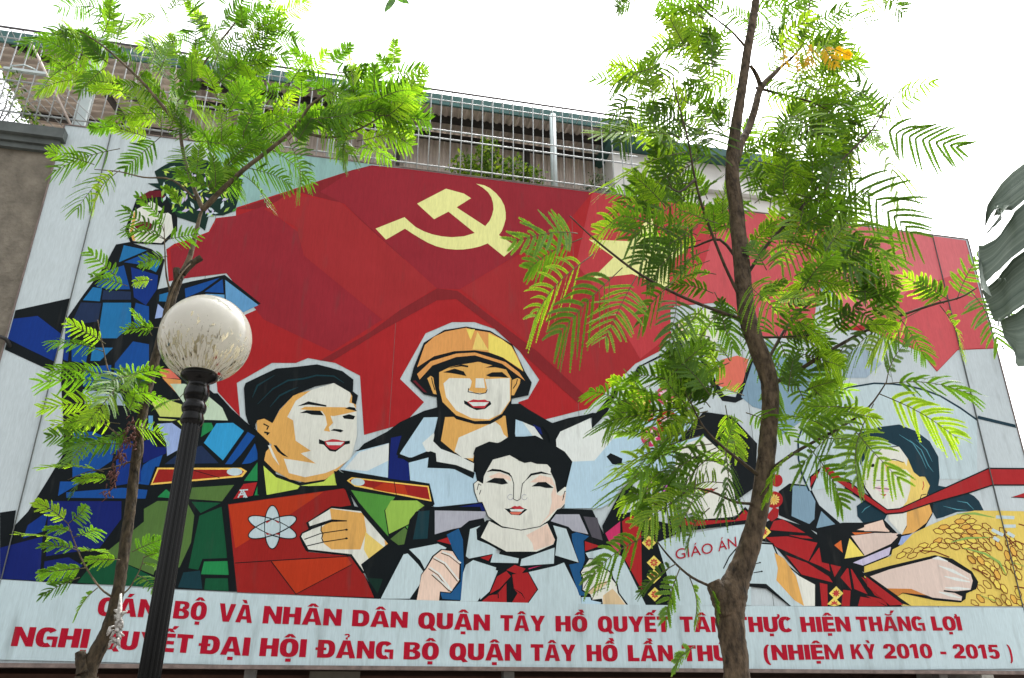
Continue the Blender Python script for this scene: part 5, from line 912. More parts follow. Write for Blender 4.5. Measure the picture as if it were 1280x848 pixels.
farmer|sheaf|brn|16|s|5742,3163 5707,3174 5687,3225 5705,3259 5740,3249 5760,3198 5742,3163 5746,3152 5771,3199 5749,3256 5701,3270 5676,3223 5698,3167 5746,3152
farmer|sheaf|sh2|11|p|4631,3141 4598,3106 4526,3087 4488,3101 4521,3136 4592,3155
farmer|sheaf|brn|12|s|4624,3139 4596,3110 4528,3091 4495,3103 4523,3132 4591,3151 4624,3139 4639,3143 4594,3160 4519,3139 4481,3099 4525,3082 4600,3103 4639,3143
farmer|sheaf|sh2|13|p|4772,3161 4744,3124 4674,3095 4631,3104 4659,3141 4729,3170
farmer|sheaf|brn|14|s|4765,3158 4741,3127 4674,3099 4639,3107 4662,3138 4729,3165 4765,3158 4779,3164 4730,3174 4656,3144 4624,3101 4673,3091 4747,3121 4779,3164
farmer|sheaf|sh|24|p|4876,3119 4829,3099 4764,3111 4744,3142 4790,3162 4856,3150
farmer|sheaf|brn|25|s|4869,3120 4830,3104 4767,3115 4751,3141 4790,3158 4852,3147 4869,3120 4882,3118 4860,3154 4791,3167 4737,3144 4760,3107 4829,3095 4882,3118
farmer|sheaf|sh|27|p|5014,3107 4966,3092 4905,3112 4891,3147 4939,3161 5000,3142
farmer|sheaf|brn|28|s|5007,3109 4967,3097 4909,3115 4897,3144 4938,3157 4996,3138 5007,3109 5020,3105 5005,3145 4940,3166 4885,3149 4900,3109 4965,3088 5020,3105
farmer|sheaf|sh2|27|p|5165,3121 5119,3100 5051,3111 5031,3141 5077,3162 5145,3152
farmer|sheaf|brn|28|s|5158,3122 5119,3105 5055,3114 5038,3140 5077,3158 5141,3148 5158,3122 5172,3120 5149,3156 5078,3167 5024,3143 5048,3107 5118,3096 5172,3120
farmer|sheaf|sh|29|p|5294,3135 5248,3112 5179,3118 5155,3147 5201,3170 5271,3165
farmer|sheaf|brn|30|s|5287,3136 5248,3116 5182,3122 5162,3147 5201,3166 5267,3161 5287,3136 5302,3135 5274,3169 5201,3175 5148,3148 5175,3114 5248,3108 5302,3135
farmer|sheaf|sh|30|p|5405,3097 5359,3101 5322,3145 5331,3185 5377,3182 5414,3138
farmer|sheaf|brn|31|s|5401,3102 5362,3105 5327,3146 5335,3181 5374,3178 5409,3136 5401,3102 5409,3093 5420,3140 5381,3186 5327,3190 5317,3143 5355,3097 5409,3093
farmer|sheaf|sh3|30|p|5549,3105 5505,3113 5475,3162 5490,3203 5535,3195 5564,3146
farmer|sheaf|brn|31|s|5546,3110 5509,3117 5481,3163 5493,3198 5531,3191 5559,3145 5546,3110 5552,3100 5570,3148 5539,3199 5487,3208 5470,3160 5501,3109 5552,3100
farmer|sheaf|sh|17|p|5689,3119 5643,3126 5612,3174 5626,3215 5671,3208 5703,3161
farmer|sheaf|brn|18|s|5685,3124 5647,3130 5618,3175 5629,3210 5667,3205 5697,3159 5685,3124 5692,3115 5708,3162 5675,3212 5623,3220 5607,3172 5639,3122 5692,3115
farmer|sheaf|sh2|17|p|5824,3121 5779,3128 5748,3176 5762,3217 5807,3210 5839,3162
farmer|sheaf|brn|18|s|5821,3126 5783,3132 5753,3177 5765,3212 5803,3206 5833,3161 5821,3126 5828,3116 5844,3164 5811,3214 5758,3222 5742,3174 5775,3124 5828,3116
farmer|sheaf|sh|11|p|4422,3082 4390,3047 4319,3027 4281,3041 4312,3075 4383,3095
farmer|sheaf|brn|12|s|4414,3079 4387,3050 4321,3031 4288,3043 4315,3072 4382,3091 4414,3079 4429,3084 4384,3100 4310,3078 4274,3038 4318,3022 4392,3044 4429,3084
farmer|sheaf|sh|13|p|4561,3100 4531,3064 4461,3040 4421,3051 4450,3087 4521,3111
farmer|sheaf|brn|14|s|4554,3097 4529,3067 4462,3044 4428,3054 4453,3084 4520,3107 4554,3097 4569,3102 4522,3115 4448,3090 4413,3049 4460,3035 4534,3061 4569,3102
farmer|sheaf|sh2|15|p|4666,3095 4634,3060 4563,3039 4524,3053 4556,3087 4627,3109
farmer|sheaf|brn|16|s|4659,3093 4632,3064 4564,3044 4531,3055 4558,3084 4626,3104 4659,3093 4674,3097 4628,3113 4553,3091 4516,3051 4562,3035 4637,3057 4674,3097
farmer|sheaf|sh|31|p|5214,3066 5166,3052 5105,3073 5093,3108 5141,3122 5202,3102
farmer|sheaf|brn|32|s|5208,3069 5167,3057 5110,3077 5099,3106 5140,3118 5198,3098 5208,3069 5221,3064 5206,3105 5142,3127 5086,3110 5101,3070 5165,3048 5221,3064
farmer|sheaf|sh|32|p|5337,3063 5289,3057 5238,3089 5235,3128 5284,3134 5335,3101
farmer|sheaf|brn|33|s|5332,3066 5291,3061 5243,3092 5241,3124 5282,3129 5330,3099 5332,3066 5343,3060 5340,3104 5286,3138 5230,3131 5233,3086 5286,3052 5343,3060
farmer|sheaf|sh3|19|p|5715,3049 5674,3062 5656,3116 5678,3157 5719,3143 5737,3089
farmer|sheaf|brn|20|s|5713,3054 5679,3066 5661,3117 5680,3151 5714,3139 5732,3088 5713,3054 5717,3043 5743,3089 5723,3146 5676,3162 5650,3115 5670,3059 5717,3043
farmer|sheaf|sh2|13|p|4336,3042 4312,3005 4245,2974 4203,2980 4226,3017 4293,3049
farmer|sheaf|brn|14|s|4329,3039 4309,3008 4245,2978 4209,2983 4229,3015 4293,3044 4329,3039 4343,3046 4293,3053 4223,3020 4196,2977 4245,2970 4315,3002 4343,3046
farmer|sheaf|sh|15|p|4474,3039 4445,3003 4376,2977 4335,2987 4363,3023 4432,3049
farmer|sheaf|brn|16|s|4466,3036 4442,3006 4377,2982 4342,2990 4366,3020 4432,3045 4466,3036 4481,3042 4433,3054 4360,3026 4328,2985 4375,2973 4448,3000 4481,3042
farmer|sheaf|sh2|33|p|5253,2997 5206,2996 5163,3036 5168,3076 5215,3076 5257,3036
farmer|sheaf|brn|34|s|5248,3001 5209,3001 5168,3038 5172,3072 5212,3072 5252,3034 5248,3001 5257,2992 5263,3038 5218,3080 5164,3080 5158,3034 5203,2992 5257,2992
farmer|sheaf|sh2|34|p|5380,3018 5331,3011 5279,3043 5276,3081 5325,3088 5377,3056
farmer|sheaf|brn|35|s|5375,3021 5333,3016 5284,3046 5282,3078 5323,3084 5372,3054 5375,3021 5385,3015 5382,3059 5327,3092 5271,3084 5275,3040 5329,3007 5385,3015
farmer|sheaf|sh3|11|p|5617,2997 5580,3015 5569,3071 5596,3110 5633,3093 5644,3036
farmer|sheaf|brn|12|s|5616,3003 5585,3018 5575,3072 5597,3104 5628,3089 5638,3036 5616,3003 5618,2991 5649,3036 5638,3096 5595,3116 5564,3071 5575,3012 5618,2991
farmer|sheaf|sh|21|p|5803,3012 5759,3020 5730,3069 5746,3110 5790,3102 5819,3053
farmer|sheaf|brn|22|s|5800,3017 5763,3024 5735,3070 5749,3105 5786,3098 5813,3051 5800,3017 5806,3007 5824,3054 5794,3105 5743,3115 5724,3067 5755,3016 5806,3007
farmer|sheaf|sh3|11|p|5169,2950 5123,2952 5083,2993 5090,3033 5136,3031 5176,2990
farmer|sheaf|brn|35|s|5165,2955 5126,2956 5088,2995 5094,3028 5133,3027 5170,2988 5165,2955 5173,2946 5181,2992 5139,3035 5085,3037 5078,2991 5120,2948 5173,2946
farmer|sheaf|sh3|35|p|5283,2941 5237,2944 5200,2987 5209,3027 5254,3024 5292,2981
farmer|sheaf|brn|36|s|5279,2946 5240,2948 5205,2989 5212,3023 5251,3020 5286,2979 5279,2946 5287,2937 5297,2983 5258,3028 5205,3032 5195,2986 5234,2940 5287,2937
farmer|sheaf|sh2|21|p|5711,2950 5670,2962 5648,3014 5668,3054 5710,3043 5732,2990
farmer|sheaf|brn|22|s|5709,2956 5674,2966 5653,3015 5670,3049 5705,3039 5726,2990 5709,2956 5714,2945 5737,2991 5714,3046 5666,3060 5643,3013 5665,2959 5714,2945
farmer|sheaf|sh2|37|p|5373,2908 5325,2904 5277,2939 5278,2978 5326,2982 5373,2947
farmer|sheaf|brn|38|s|5368,2911 5327,2908 5282,2942 5283,2974 5323,2977 5368,2944 5368,2911 5378,2904 5378,2949 5329,2986 5273,2982 5272,2937 5322,2900 5378,2904
farmer|sheaf|sh|11|p|5455,2900 5415,2914 5398,2968 5420,3007 5460,2993 5477,2939
farmer|sheaf|brn|12|s|5453,2906 5420,2918 5403,2969 5422,3002 5455,2990 5472,2939 5453,2906 5457,2895 5483,2940 5464,2996 5419,3013 5393,2967 5411,2911 5457,2895
farmer|sheaf|sh2|13|p|5604,2897 5564,2910 5545,2963 5567,3003 5607,2989 5626,2936
farmer|sheaf|brn|14|s|5602,2902 5568,2914 5551,2964 5569,2997 5603,2986 5621,2936 5602,2902 5606,2891 5631,2937 5612,2993 5565,3008 5540,2962 5560,2907 5606,2891
farmer|sheaf|sh2|23|p|5746,2908 5701,2914 5670,2961 5684,3002 5729,2995 5760,2948
farmer|sheaf|brn|24|s|5743,2912 5705,2918 5675,2963 5687,2997 5725,2991 5754,2946 5743,2912 5749,2903 5765,2949 5733,2999 5681,3006 5665,2960 5697,2910 5749,2903
farmer|sheaf|sh2|37|p|5276,2852 5229,2850 5184,2887 5186,2926 5234,2928 5279,2891
farmer|sheaf|brn|38|s|5272,2856 5232,2855 5189,2890 5191,2922 5231,2924 5274,2889 5272,2856 5281,2848 5284,2893 5237,2932 5182,2930 5179,2885 5226,2846 5281,2848
farmer|sheaf|sh2|39|p|5422,2849 5376,2851 5337,2893 5344,2932 5391,2930 5429,2888
farmer|sheaf|brn|40|s|5418,2853 5379,2855 5342,2895 5348,2928 5387,2926 5424,2887 5418,2853 5426,2845 5435,2890 5394,2934 5340,2937 5332,2891 5372,2847 5426,2845
farmer|sheaf|sh2|15|p|5529,2836 5492,2853 5481,2909 5507,2947 5544,2930 5555,2874
farmer|sheaf|brn|16|s|5528,2842 5497,2856 5486,2909 5508,2942 5539,2927 5550,2874 5528,2842 5530,2831 5560,2875 5549,2933 5505,2953 5476,2909 5488,2850 5530,2831
farmer|sheaf|sh|25|p|5659,2851 5620,2867 5605,2921 5630,2960 5668,2945 5683,2890
farmer|sheaf|brn|26|s|5657,2857 5625,2870 5611,2922 5631,2954 5664,2941 5678,2890 5657,2857 5660,2846 5688,2891 5673,2948 5628,2966 5600,2920 5616,2863 5660,2846
farmer|sheaf|sh|39|p|5320,2805 5273,2804 5229,2841 5232,2880 5279,2881 5323,2844
farmer|sheaf|brn|40|s|5316,2809 5276,2808 5234,2843 5237,2876 5277,2877 5318,2841 5316,2809 5325,2801 5329,2846 5282,2885 5228,2884 5224,2839 5270,2800 5325,2801
farmer|sheaf|sh3|41|p|5429,2789 5389,2802 5369,2854 5390,2894 5430,2881 5450,2828
farmer|sheaf|brn|42|s|5427,2795 5393,2806 5375,2855 5392,2888 5426,2877 5444,2828 5427,2795 5431,2784 5455,2829 5435,2884 5388,2899 5364,2854 5385,2799 5431,2784
farmer|sheaf|sh2|27|p|5706,2792 5664,2803 5642,2855 5662,2894 5703,2882 5725,2831
farmer|sheaf|brn|28|s|5703,2797 5668,2807 5647,2855 5664,2889 5699,2879 5720,2830 5703,2797 5708,2787 5731,2832 5708,2886 5659,2899 5637,2854 5660,2800 5708,2787
farmer|sheaf|sh|43|p|5388,2740 5342,2742 5303,2783 5311,2822 5357,2820 5396,2779
farmer|sheaf|brn|44|s|5384,2744 5345,2746 5309,2785 5315,2818 5353,2816 5390,2777 5384,2744 5392,2735 5401,2780 5360,2824 5307,2826 5298,2781 5339,2738 5392,2735
farmer|sheaf|sh|11|p|5300,2694 5254,2695 5214,2735 5220,2774 5266,2773 5306,2733
farmer|sheaf|brn|12|s|5296,2698 5257,2699 5219,2737 5224,2770 5263,2769 5301,2731 5296,2698 5304,2690 5312,2735 5269,2777 5216,2778 5209,2733 5251,2691 5304,2690
farmer|sheaf|sh2|45|p|5398,2686 5358,2699 5338,2750 5358,2789 5398,2776 5418,2725
farmer|sheaf|brn|46|s|5396,2691 5362,2702 5343,2751 5360,2783 5394,2773 5413,2724 5396,2691 5400,2681 5423,2725 5402,2779 5355,2794 5332,2749 5354,2695 5400,2681
farmer|sheaf|sh|11|p|5209,2645 5164,2648 5126,2689 5134,2728 5179,2725 5217,2683
farmer|sheaf|brn|12|s|5205,2649 5167,2651 5132,2691 5138,2723 5176,2721 5212,2682 5205,2649 5213,2640 5222,2685 5183,2729 5130,2732 5121,2687 5161,2644 5213,2640
farmer|sheaf|sh2|47|p|5478,2646 5436,2656 5410,2704 5427,2743 5469,2734 5495,2685
farmer|sheaf|brn|48|s|5476,2651 5440,2659 5415,2705 5429,2738 5465,2730 5490,2684 5476,2651 5481,2641 5500,2686 5473,2737 5424,2748 5405,2703 5432,2652 5481,2641
farmer|sheaf|sh2|11|p|5645,2602 5606,2616 5589,2668 5612,2707 5651,2692 5668,2640
farmer|sheaf|brn|12|s|5643,2607 5610,2619 5595,2669 5614,2701 5647,2689 5662,2639 5643,2607 5647,2596 5673,2640 5656,2695 5610,2712 5584,2668 5602,2613 5647,2596
farmer|sheaf|sh3|11|p|5173,2544 5128,2548 5091,2589 5099,2627 5144,2624 5181,2583
farmer|sheaf|brn|12|s|5169,2549 5132,2551 5097,2591 5103,2623 5141,2620 5176,2581 5169,2549 5177,2540 5186,2584 5148,2628 5096,2632 5086,2587 5125,2544 5177,2540
farmer|sheaf|sh2|11|p|5327,2549 5281,2548 5238,2585 5241,2623 5288,2623 5331,2586
farmer|sheaf|brn|12|s|5323,2552 5284,2552 5243,2587 5245,2619 5285,2620 5326,2584 5323,2552 5332,2545 5336,2589 5290,2627 5236,2626 5233,2583 5278,2544 5332,2545
farmer|sheaf|sh|11|p|5453,2541 5411,2551 5386,2600 5403,2638 5445,2628 5470,2580
farmer|sheaf|brn|49|s|5450,2546 5415,2555 5392,2601 5406,2633 5441,2625 5465,2578 5450,2546 5456,2536 5475,2581 5449,2632 5401,2643 5381,2599 5407,2548 5456,2536
farmer|sheaf|sh3|11|p|5580,2540 5538,2550 5513,2598 5530,2637 5572,2627 5597,2578
farmer|sheaf|brn|13|s|5578,2545 5542,2553 5518,2599 5533,2632 5568,2623 5592,2577 5578,2545 5583,2535 5603,2579 5576,2630 5527,2642 5508,2597 5534,2546 5583,2535
farmer|sheaf|sh|11|p|5097,2514 5051,2513 5008,2532 5015,2570 5060,2568 5098,2527
farmer|sheaf|brn|12|s|5092,2517 5053,2517 5013,2535 5019,2566 5057,2564 5093,2525 5092,2517 5101,2510 5103,2529 5063,2571 5012,2575 5003,2530 5049,2509 5101,2510
farmer|sheaf|sh|13|p|5369,2519 5326,2518 5305,2559 5326,2597 5365,2583 5383,2532
farmer|sheaf|brn|50|s|5368,2523 5330,2522 5310,2560 5328,2592 5361,2580 5378,2532 5368,2523 5370,2516 5389,2532 5369,2587 5324,2602 5300,2558 5322,2515 5370,2516
farmer|sheaf|sh2|50|p|5486,2522 5445,2521 5428,2555 5453,2592 5490,2575 5501,2522
farmer|sheaf|brn|51|s|5487,2526 5449,2525 5433,2555 5454,2586 5485,2572 5495,2526 5487,2526 5485,2518 5507,2518 5494,2578 5452,2597 5422,2554 5441,2517 5485,2518
farmer|sheaf|sh2|14|p|5652,2525 5608,2525 5579,2554 5597,2592 5639,2581 5662,2532
farmer|sheaf|brn|15|s|5652,2529 5611,2528 5584,2555 5600,2587 5635,2578 5656,2532 5652,2529 5653,2522 5667,2531 5643,2585 5595,2597 5573,2552 5604,2521 5653,2522
farmer|sheaf|brn|17|s|4503,3061 4692,3057 4854,3003 4863,3015 4699,3070 4507,3074
farmer|sheaf|brn|41|s|5109,2898 5283,2829 5293,2841 5119,2911
farmer|sheaf|brn|19|s|5620,3284 5756,3149 5770,3160 5634,3295
farmer|sheaf|brn|20|s|5619,3151 5761,3209 5860,3175 5870,3188 5765,3225 5615,3163
farmer|sheaf|brn|13|s|5597,2718 5736,2699 5743,2713 5604,2731
farmer|sheaf|brn|11|s|5852,3402 5949,3383 5958,3397 5861,3417
farmer|sheaf|brn|29|s|5632,2859 5632,2769 5649,2772 5649,2862
farmer|sheaf|grn|13|s|5067,3483 5305,3491 5556,3465 5559,3472 5315,3519 5069,3490
farmer|sheaf|grn|30|s|4916,3167 5126,3211 5421,3240 5422,3246 5128,3237 4916,3173
farmer|sheaf|grn|36|s|5061,3111 5309,3051 5461,2968 5523,2840 5530,2844 5487,2985 5326,3073 5064,3118
farmer|sheaf|grn|51|s|5124,2614 5312,2560 5316,2566 5128,2620
farmer|sheaf|grn|27|s|5637,2978 5791,2938 5795,2944 5641,2985
farmer|sheaf|wh|11|s|5572,3459 5815,3461 5827,3498 5584,3495
farmer|sheaf|wh|13|s|5637,3359 5806,3366 5817,3402 5648,3395
farmer|sheaf|wh|25|s|5468,3315 5599,3257 5627,3290 5496,3347
farmer|sheaf|wh|17|s|5663,3292 5742,3248 5773,3279 5693,3323
farmer|sheaf|wh|32|s|5461,3230 5524,3193 5555,3224 5492,3261
farmer|hand|k|18|p|3732,2790 3787,2814 4106,2896 4687,3026 4890,2995 4997,2931 5104,2867 5155,2757 5108,2682 4973,2635 4949,2577 4879,2539 4573,2554 4198,2616 4132,2586 4271,2493 4142,2516 3781,2785
farmer|hand|beg|19|p|3847,2779 4098,2859 4679,2996 4845,2956 5079,2837 5088,2770 5028,2659 4787,2653 4912,2602 4892,2558 4546,2582 4309,2662 4023,2662
farmer|hand|org|20|p|4023,2662 4310,2665 4482,2602 4199,2624 4133,2589
farmer|hand|pw|20|s|4701,2910 4846,2851 5044,2780 5050,2788 4870,2883 4706,2918
farmer|hand|pw|20|s|4744,2801 4880,2763 5046,2750 5050,2759 4897,2796 4748,2809
farmer|hand|pw|20|s|4725,2683 4876,2667 5027,2676 5030,2685 4887,2701 4727,2691
farmer|hand|pw|20|s|4635,2638 4751,2600 4896,2579 4901,2587 4769,2632 4639,2646
farmer|hand|pw|20|s|4642,2983 4708,2979 4827,2959 4832,2967 4721,3014 4643,2991
farmer|hand|k|21|s|4697,2647 4834,2635 5050,2658 5053,2675 4839,2652 4704,2663
teacher|dress|red|19|p|3796,2778 4181,2502 4020,2491 3793,2678
caption||cw|41|p|-4451,2519 -4402,2517 -3389,2478 -2323,2451 -1196,2433 0,2431 1274,2437 2635,2455 4093,2474 5662,2503 5867,2507 5746,1925 5480,1892 2551,1851 0,1842 -2251,1865 -4257,1893 -4365,1898
"""
PAL={'k': '0c1316', 'wh': 'b2c4c8', 'pw': 'cdd3cf', 'lb': 'a8c3d2', 'red': '9c2124', 'rd2': '8a232d', 'rd3': '7a2024', 'rl': '96282b', 'rdk': '7c1f25', 'fa': 'b94f54', 'fb': 'c5686d', 'fc': 'ac383d', 'cw': 'b2c4c8', 'yel': 'd8d890', 'b1': '1f6a9e', 'b2': '12478c', 'b3': '0d2f78', 'b4': '1c2c4a', 'b5': '5c92bd', 'b6': '8fa4cf', 'nv': '101f63', 'sky': '2f8fc0', 'gry': '93a6b4', 'tan': 'cf9f57', 'tn2': 'c9b28c', 'pal': 'd0d2c8', 'pk': 'd8bfae', 'gr1': '1f7a44', 'gr2': '4c6a35', 'gr3': '0f4a2f', 'gr4': '4c8a38', 'gr5': '8aae4a', 'ol': 'b9c46a', 'yg': 'b6cc55', 'tl': '12343c', 'gn0': '0f2a22', 'br': 'a83318', 'bk': '8c1f1c', 'or_': 'c4622e', 'hor': 'cd9152', 'hy': 'dccb62', 'hy2': 'd8bf6a', 'lip': 'b03038', 'gold': 'e0b958', 'cap': '5d1520', 'mag': 'b83060', 'mg2': 'b050a8', 'gy': 'a0a2ac', 'dg': '4e4c54', 'st': '1c4f7c', 'sh': 'cfb85c', 'sh2': 'd6c25a', 'sh3': 'd0a54a', 'brn': '6a3018', 'lav': 'b8b2cc', 'beg': 'cbb9ae', 'hbl': '12303c', 'hst': '4d8a98', 'gbl': '7592a4', 'sal': 'cc6a58', 'mnt': 'b4c8b0', 'tq': '86aaa6', 'pnk': 'd8b8c0', 'grn': '7fa050', 'org': 'b8763a'}  # pinker flag reds at the upper right have glare painted into their colour
WORDS1=[('CÁN', -3.595, -3.122, 2.245, 2.237, 0.149, 0.146), ('BỘ', -2.985, -2.715, 2.234, 2.223, 0.145, 0.148), ('VÀ', -2.615, -2.327, 2.217, 2.207, 0.15, 0.149), ('NHÂN', -2.239, -1.563, 2.206, 2.197, 0.147, 0.141), ('DÂN', -1.468, -0.972, 2.196, 2.189, 0.14, 0.138), ('QUẬN', -0.877, -0.212, 2.187, 2.176, 0.139, 0.142), ('TÂY', -0.114, 0.314, 2.177, 2.181, 0.14, 0.137), ('HỒ', 0.415, 0.728, 2.181, 2.182, 0.138, 0.14), ('QUYẾT', 0.831, 1.559, 2.183, 2.192, 0.141, 0.143), ('TÂM', 1.667, 2.179, 2.194, 2.201, 0.143, 0.144), ('THỰC', 2.239, 2.872, 2.202, 2.212, 0.144, 0.145), ('HIỆN', 2.96, 3.517, 2.213, 2.227, 0.145, 0.144), ('THẮNG', 3.59, 4.382, 2.229, 2.248, 0.143, 0.141), ('LỢI', 4.468, 4.823, 2.25, 2.257, 0.141, 0.14)]
WORDS2=[('NGHỊ', -4.198, -3.616, 1.997, 1.988, 0.151, 0.15), ('QUYẾT', -3.526, -2.793, 1.985, 1.957, 0.15, 0.147), ('ĐẠI', -2.722, -2.32, 1.954, 1.94, 0.147, 0.148), ('HỘI', -2.234, -1.843, 1.939, 1.934, 0.148, 0.147), ('ĐẢNG', -1.747, -1.086, 1.932, 1.925, 0.147, 0.146), ('BỘ', -0.994, -0.678, 1.924, 1.923, 0.146, 0.144), ('QUẬN', -0.583, 0.083, 1.922, 1.921, 0.144, 0.143), ('TÂY', 0.173, 0.606, 1.922, 1.923, 0.144, 0.144), ('HỒ', 0.71, 1.016, 1.923, 1.925, 0.144, 0.144), ('LẦN', 1.116, 1.57, 1.926, 1.93, 0.144, 0.144), ('THỨ', 1.664, 2.148, 1.93, 1.938, 0.144, 0.143), ('(NHIỆM', 2.517, 3.387, 1.947, 1.965, 0.14, 0.139), ('KỲ', 3.477, 3.757, 1.966, 1.972, 0.139, 0.139), ('2010', 3.848, 4.408, 1.974, 1.983, 0.139, 0.138), ('-', 4.502, 4.573, 1.983, 1.983, 0.137, 0.137), ('2015', 4.658, 5.214, 1.984, 1.985, 0.137, 0.137), (')', 5.322, 5.37, 1.985, 1.985, 0.138, 0.138)]
WORDS3=[('GIÁO', 1.677, 2.087, 2.879, 2.96, 0.099, 0.101), ('ÁN', 2.146, 2.356, 2.974, 3.03, 0.101, 0.102)]
# ------------------------------------------------------------------ ground and street
def sheet(name,pts,z,m):
    b=MB(); b.face([(x,y,z) for x,y in pts]); o=b.build(name,m); tag(o,kind='structure'); return o
sheet("ground",[(-400,-400),(400,-400),(400,600),(-400,600)],-.13,mat("soil",(.11,.09,.07),.95,.2,.4,3))
sheet("road",[(-60,-9),(60,-9),(60,-1.2),(-60,-1.2)],-.124,mat("asphalt",(.05,.05,.052),.85,.3,.3,30))
b=MB(); b.box((-60,-1.2,-.124),(120,0,0),(0,14,0),(0,0,.124)); tag(b.build("pavement",mat("paving",(.24,.22,.2),.85,.3,.35,6,bump=.3)),kind='structure')
# ------------------------------------------------------------------ billboard
SHEET=print_mat("sheet_white","b4bfc2")
bb=thing("billboard","huge painted propaganda billboard of workers on a red flag above two lines of red lettering","billboard",bw(.6,-.1,1.87))
b=MB(); b.bbox(-4.85,6.175,-.12,0,1.87,7.17); b.build("panel",SHEET,bb)
b=MB()
for u in (-4.39,5.64): b.bbox(u-.0025,u+.0025,.0,.019,2.45,7.165)
for u in (-3.2,-1.25,.72,2.7,4.6): b.bbox(u-.0015,u+.0015,.0,.003,1.9,7.165)
b.build("sheet_joint",mat("joint_grime",(.10,.11,.105),.8),bb)
b=MB(); b.bbox(-4.86,6.185,-.13,.05,1.835,1.868); b.bbox(-4.862,-4.851,-.13,.012,1.869,7.175); b.bbox(6.176,6.187,-.13,.012,1.869,7.175); b.bbox(-4.85,6.175,-.13,.01,7.171,7.182)
b.build("edge_trim",[mat("trim_rust",(.22,.17,.15),.7,.3,.5,14)],bb)
b=MB()
for u in (-4.6,-2.3,.0,2.3,4.6,6.0): b.bbox(u-.05,u+.05,-.24,-.13,0,7.0)
b.build("support_post",mat("post_steel",(.2,.2,.19),.6,.4,.4,9),bb)
STEP=.0003
PART={'flag':'printed_flag','emblem':'hammer_and_sickle','star':'star','caption':'caption_panel','blue_worker':'printed_figure','seated_person':'printed_figure','soldier':'printed_figure','helmet_worker':'printed_figure','schoolboy':'printed_figure','teacher':'printed_figure','distant_figure':'printed_figure','farmer':'printed_figure'}
PLAB={'blue_worker':'printed man in blue overalls raising his arm with a bouquet','seated_person':'printed person in pale green and blue facets behind the lamp','soldier':'printed soldier in green uniform holding a red book with an atom','helmet_worker':'printed woman worker in an orange helmet','schoolboy':'printed schoolboy with red neck scarf and backpack','teacher':'printed woman in embroidered red dress holding a lesson plan','distant_figure':'printed pale figure high on the red flag','farmer':'printed farmer woman with red scarf and rice sheaf','flag':'red flag field with darker crossed folds','star':'pale yellow star half behind leaves','caption':'pale caption strip under the picture'}
grp={}
for ln in ART.strip().split("\n"):
    part,sub,col,lev,kind,pts=ln.split("|")
    grp.setdefault(part,{}).setdefault(sub,[]).append((col,int(lev),kind,[tuple(int(v)/1000 for v in p.split(",")) for p in pts.split()]))
from mathutils.geometry import tessellate_polygon
def art_mesh(items):
    v=[];f=[];mi=[];cols=[]
    for col,lev,kind,pts in items:
        if col not in cols: cols.append(col)
        c=cols.index(col); d=.002+lev*STEP; i=len(v); P3=[bw(u,d,z) for u,z in pts]; v+=[tuple(p) for p in P3]
        if kind=='s':
            n=len(pts)//2
            for k in range(n-1): f.append((i+k,i+k+1,i+2*n-2-k,i+2*n-1-k)); mi.append(c)
        else:
            for t in tessellate_polygon([[Vector((u,z,0)) for u,z in pts]]): f.append(tuple(i+k for k in t)); mi.append(c)
    me=bpy.data.meshes.new("art"); me.from_pydata(v,[],f); me.polygons.foreach_set("material_index",mi); me.update()
    bm=bmesh.new(); bm.from_mesh(me); 
    for q in bm.faces:
        q.normal_update()
        if q.normal.dot(NX)<0: q.normal_flip()
    bm.to_mesh(me); bm.free(); return me,[print_mat("ink_"+c,PAL[c],*((.54,.76,.34) if c=='cw' else ())) for c in cols]
CAPD=.03
for part,subs in grp.items():
    allitems=subs.get('',None)
    if allitems is None:                            # the largest garment carries the figure
        k0='shirt' if 'shirt' in subs else 'uniform' if 'uniform' in subs else 'overalls' if 'overalls' in subs else 'dress' if 'dress' in subs else 'blouse'
        allitems=subs[k0]
    else: k0=''
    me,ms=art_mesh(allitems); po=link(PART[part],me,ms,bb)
    if part in PLAB: po["label"]=PLAB[part]
    if part=='caption': CAPD=.002+allitems[0][1]*STEP
    for s,it in subs.items():
        if s==k0: continue
        me,ms=art_mesh(it); link("printed_"+s.split("#")[0],me,ms,po)
# lettering
def glyphs(word,bold):
    cu=bpy.data.curves.new("lettering",'FONT'); cu.body=word; cu.size=1; cu.offset=bold; cu.fill_mode='FRONT'; cu.resolution_u=5; cu.space_character=1.04
    o=bpy.data.objects.new("lettering",cu); COL.objects.link(o); bpy.context.view_layer.update()
    me=bpy.data.meshes.new_from_object(o.evaluated_get(bpy.context.evaluated_depsgraph_get())); bpy.data.objects.remove(o); return me
def capheight(bold):
    me=glyphs("H",bold); ys=[v.co.y for v in me.vertices]; return min(ys),max(ys)
def text_line(name,words,m,parent,d,bold,label):
    y0,y1=capheight(bold); V=[];F=[]
    for w,u0,u1,z0,z1,h0,h1 in words:
        me=glyphs(w,bold); xs=[v.co.x for v in me.vertices]; x0,x1=min(xs),max(xs); i=len(V)
        yy0,yy1=(y0,y1) if w!='-' else (y0,y1)
        for v in me.vertices:
            t=(v.co.x-x0)/(x1-x0); s=(v.co.y-yy0)/(yy1-yy0); V.append(tuple(bw(u0+(u1-u0)*t,d,z0+(z1-z0)*t+s*(h0+(h1-h0)*t))))
        for p in me.polygons:
            F.append(tuple(i+k for k in p.vertices))
    me=bpy.data.meshes.new(name); me.from_pydata(V,[],F); me.update()
    o=link(name,me,m,parent); o["label"]=label; return o
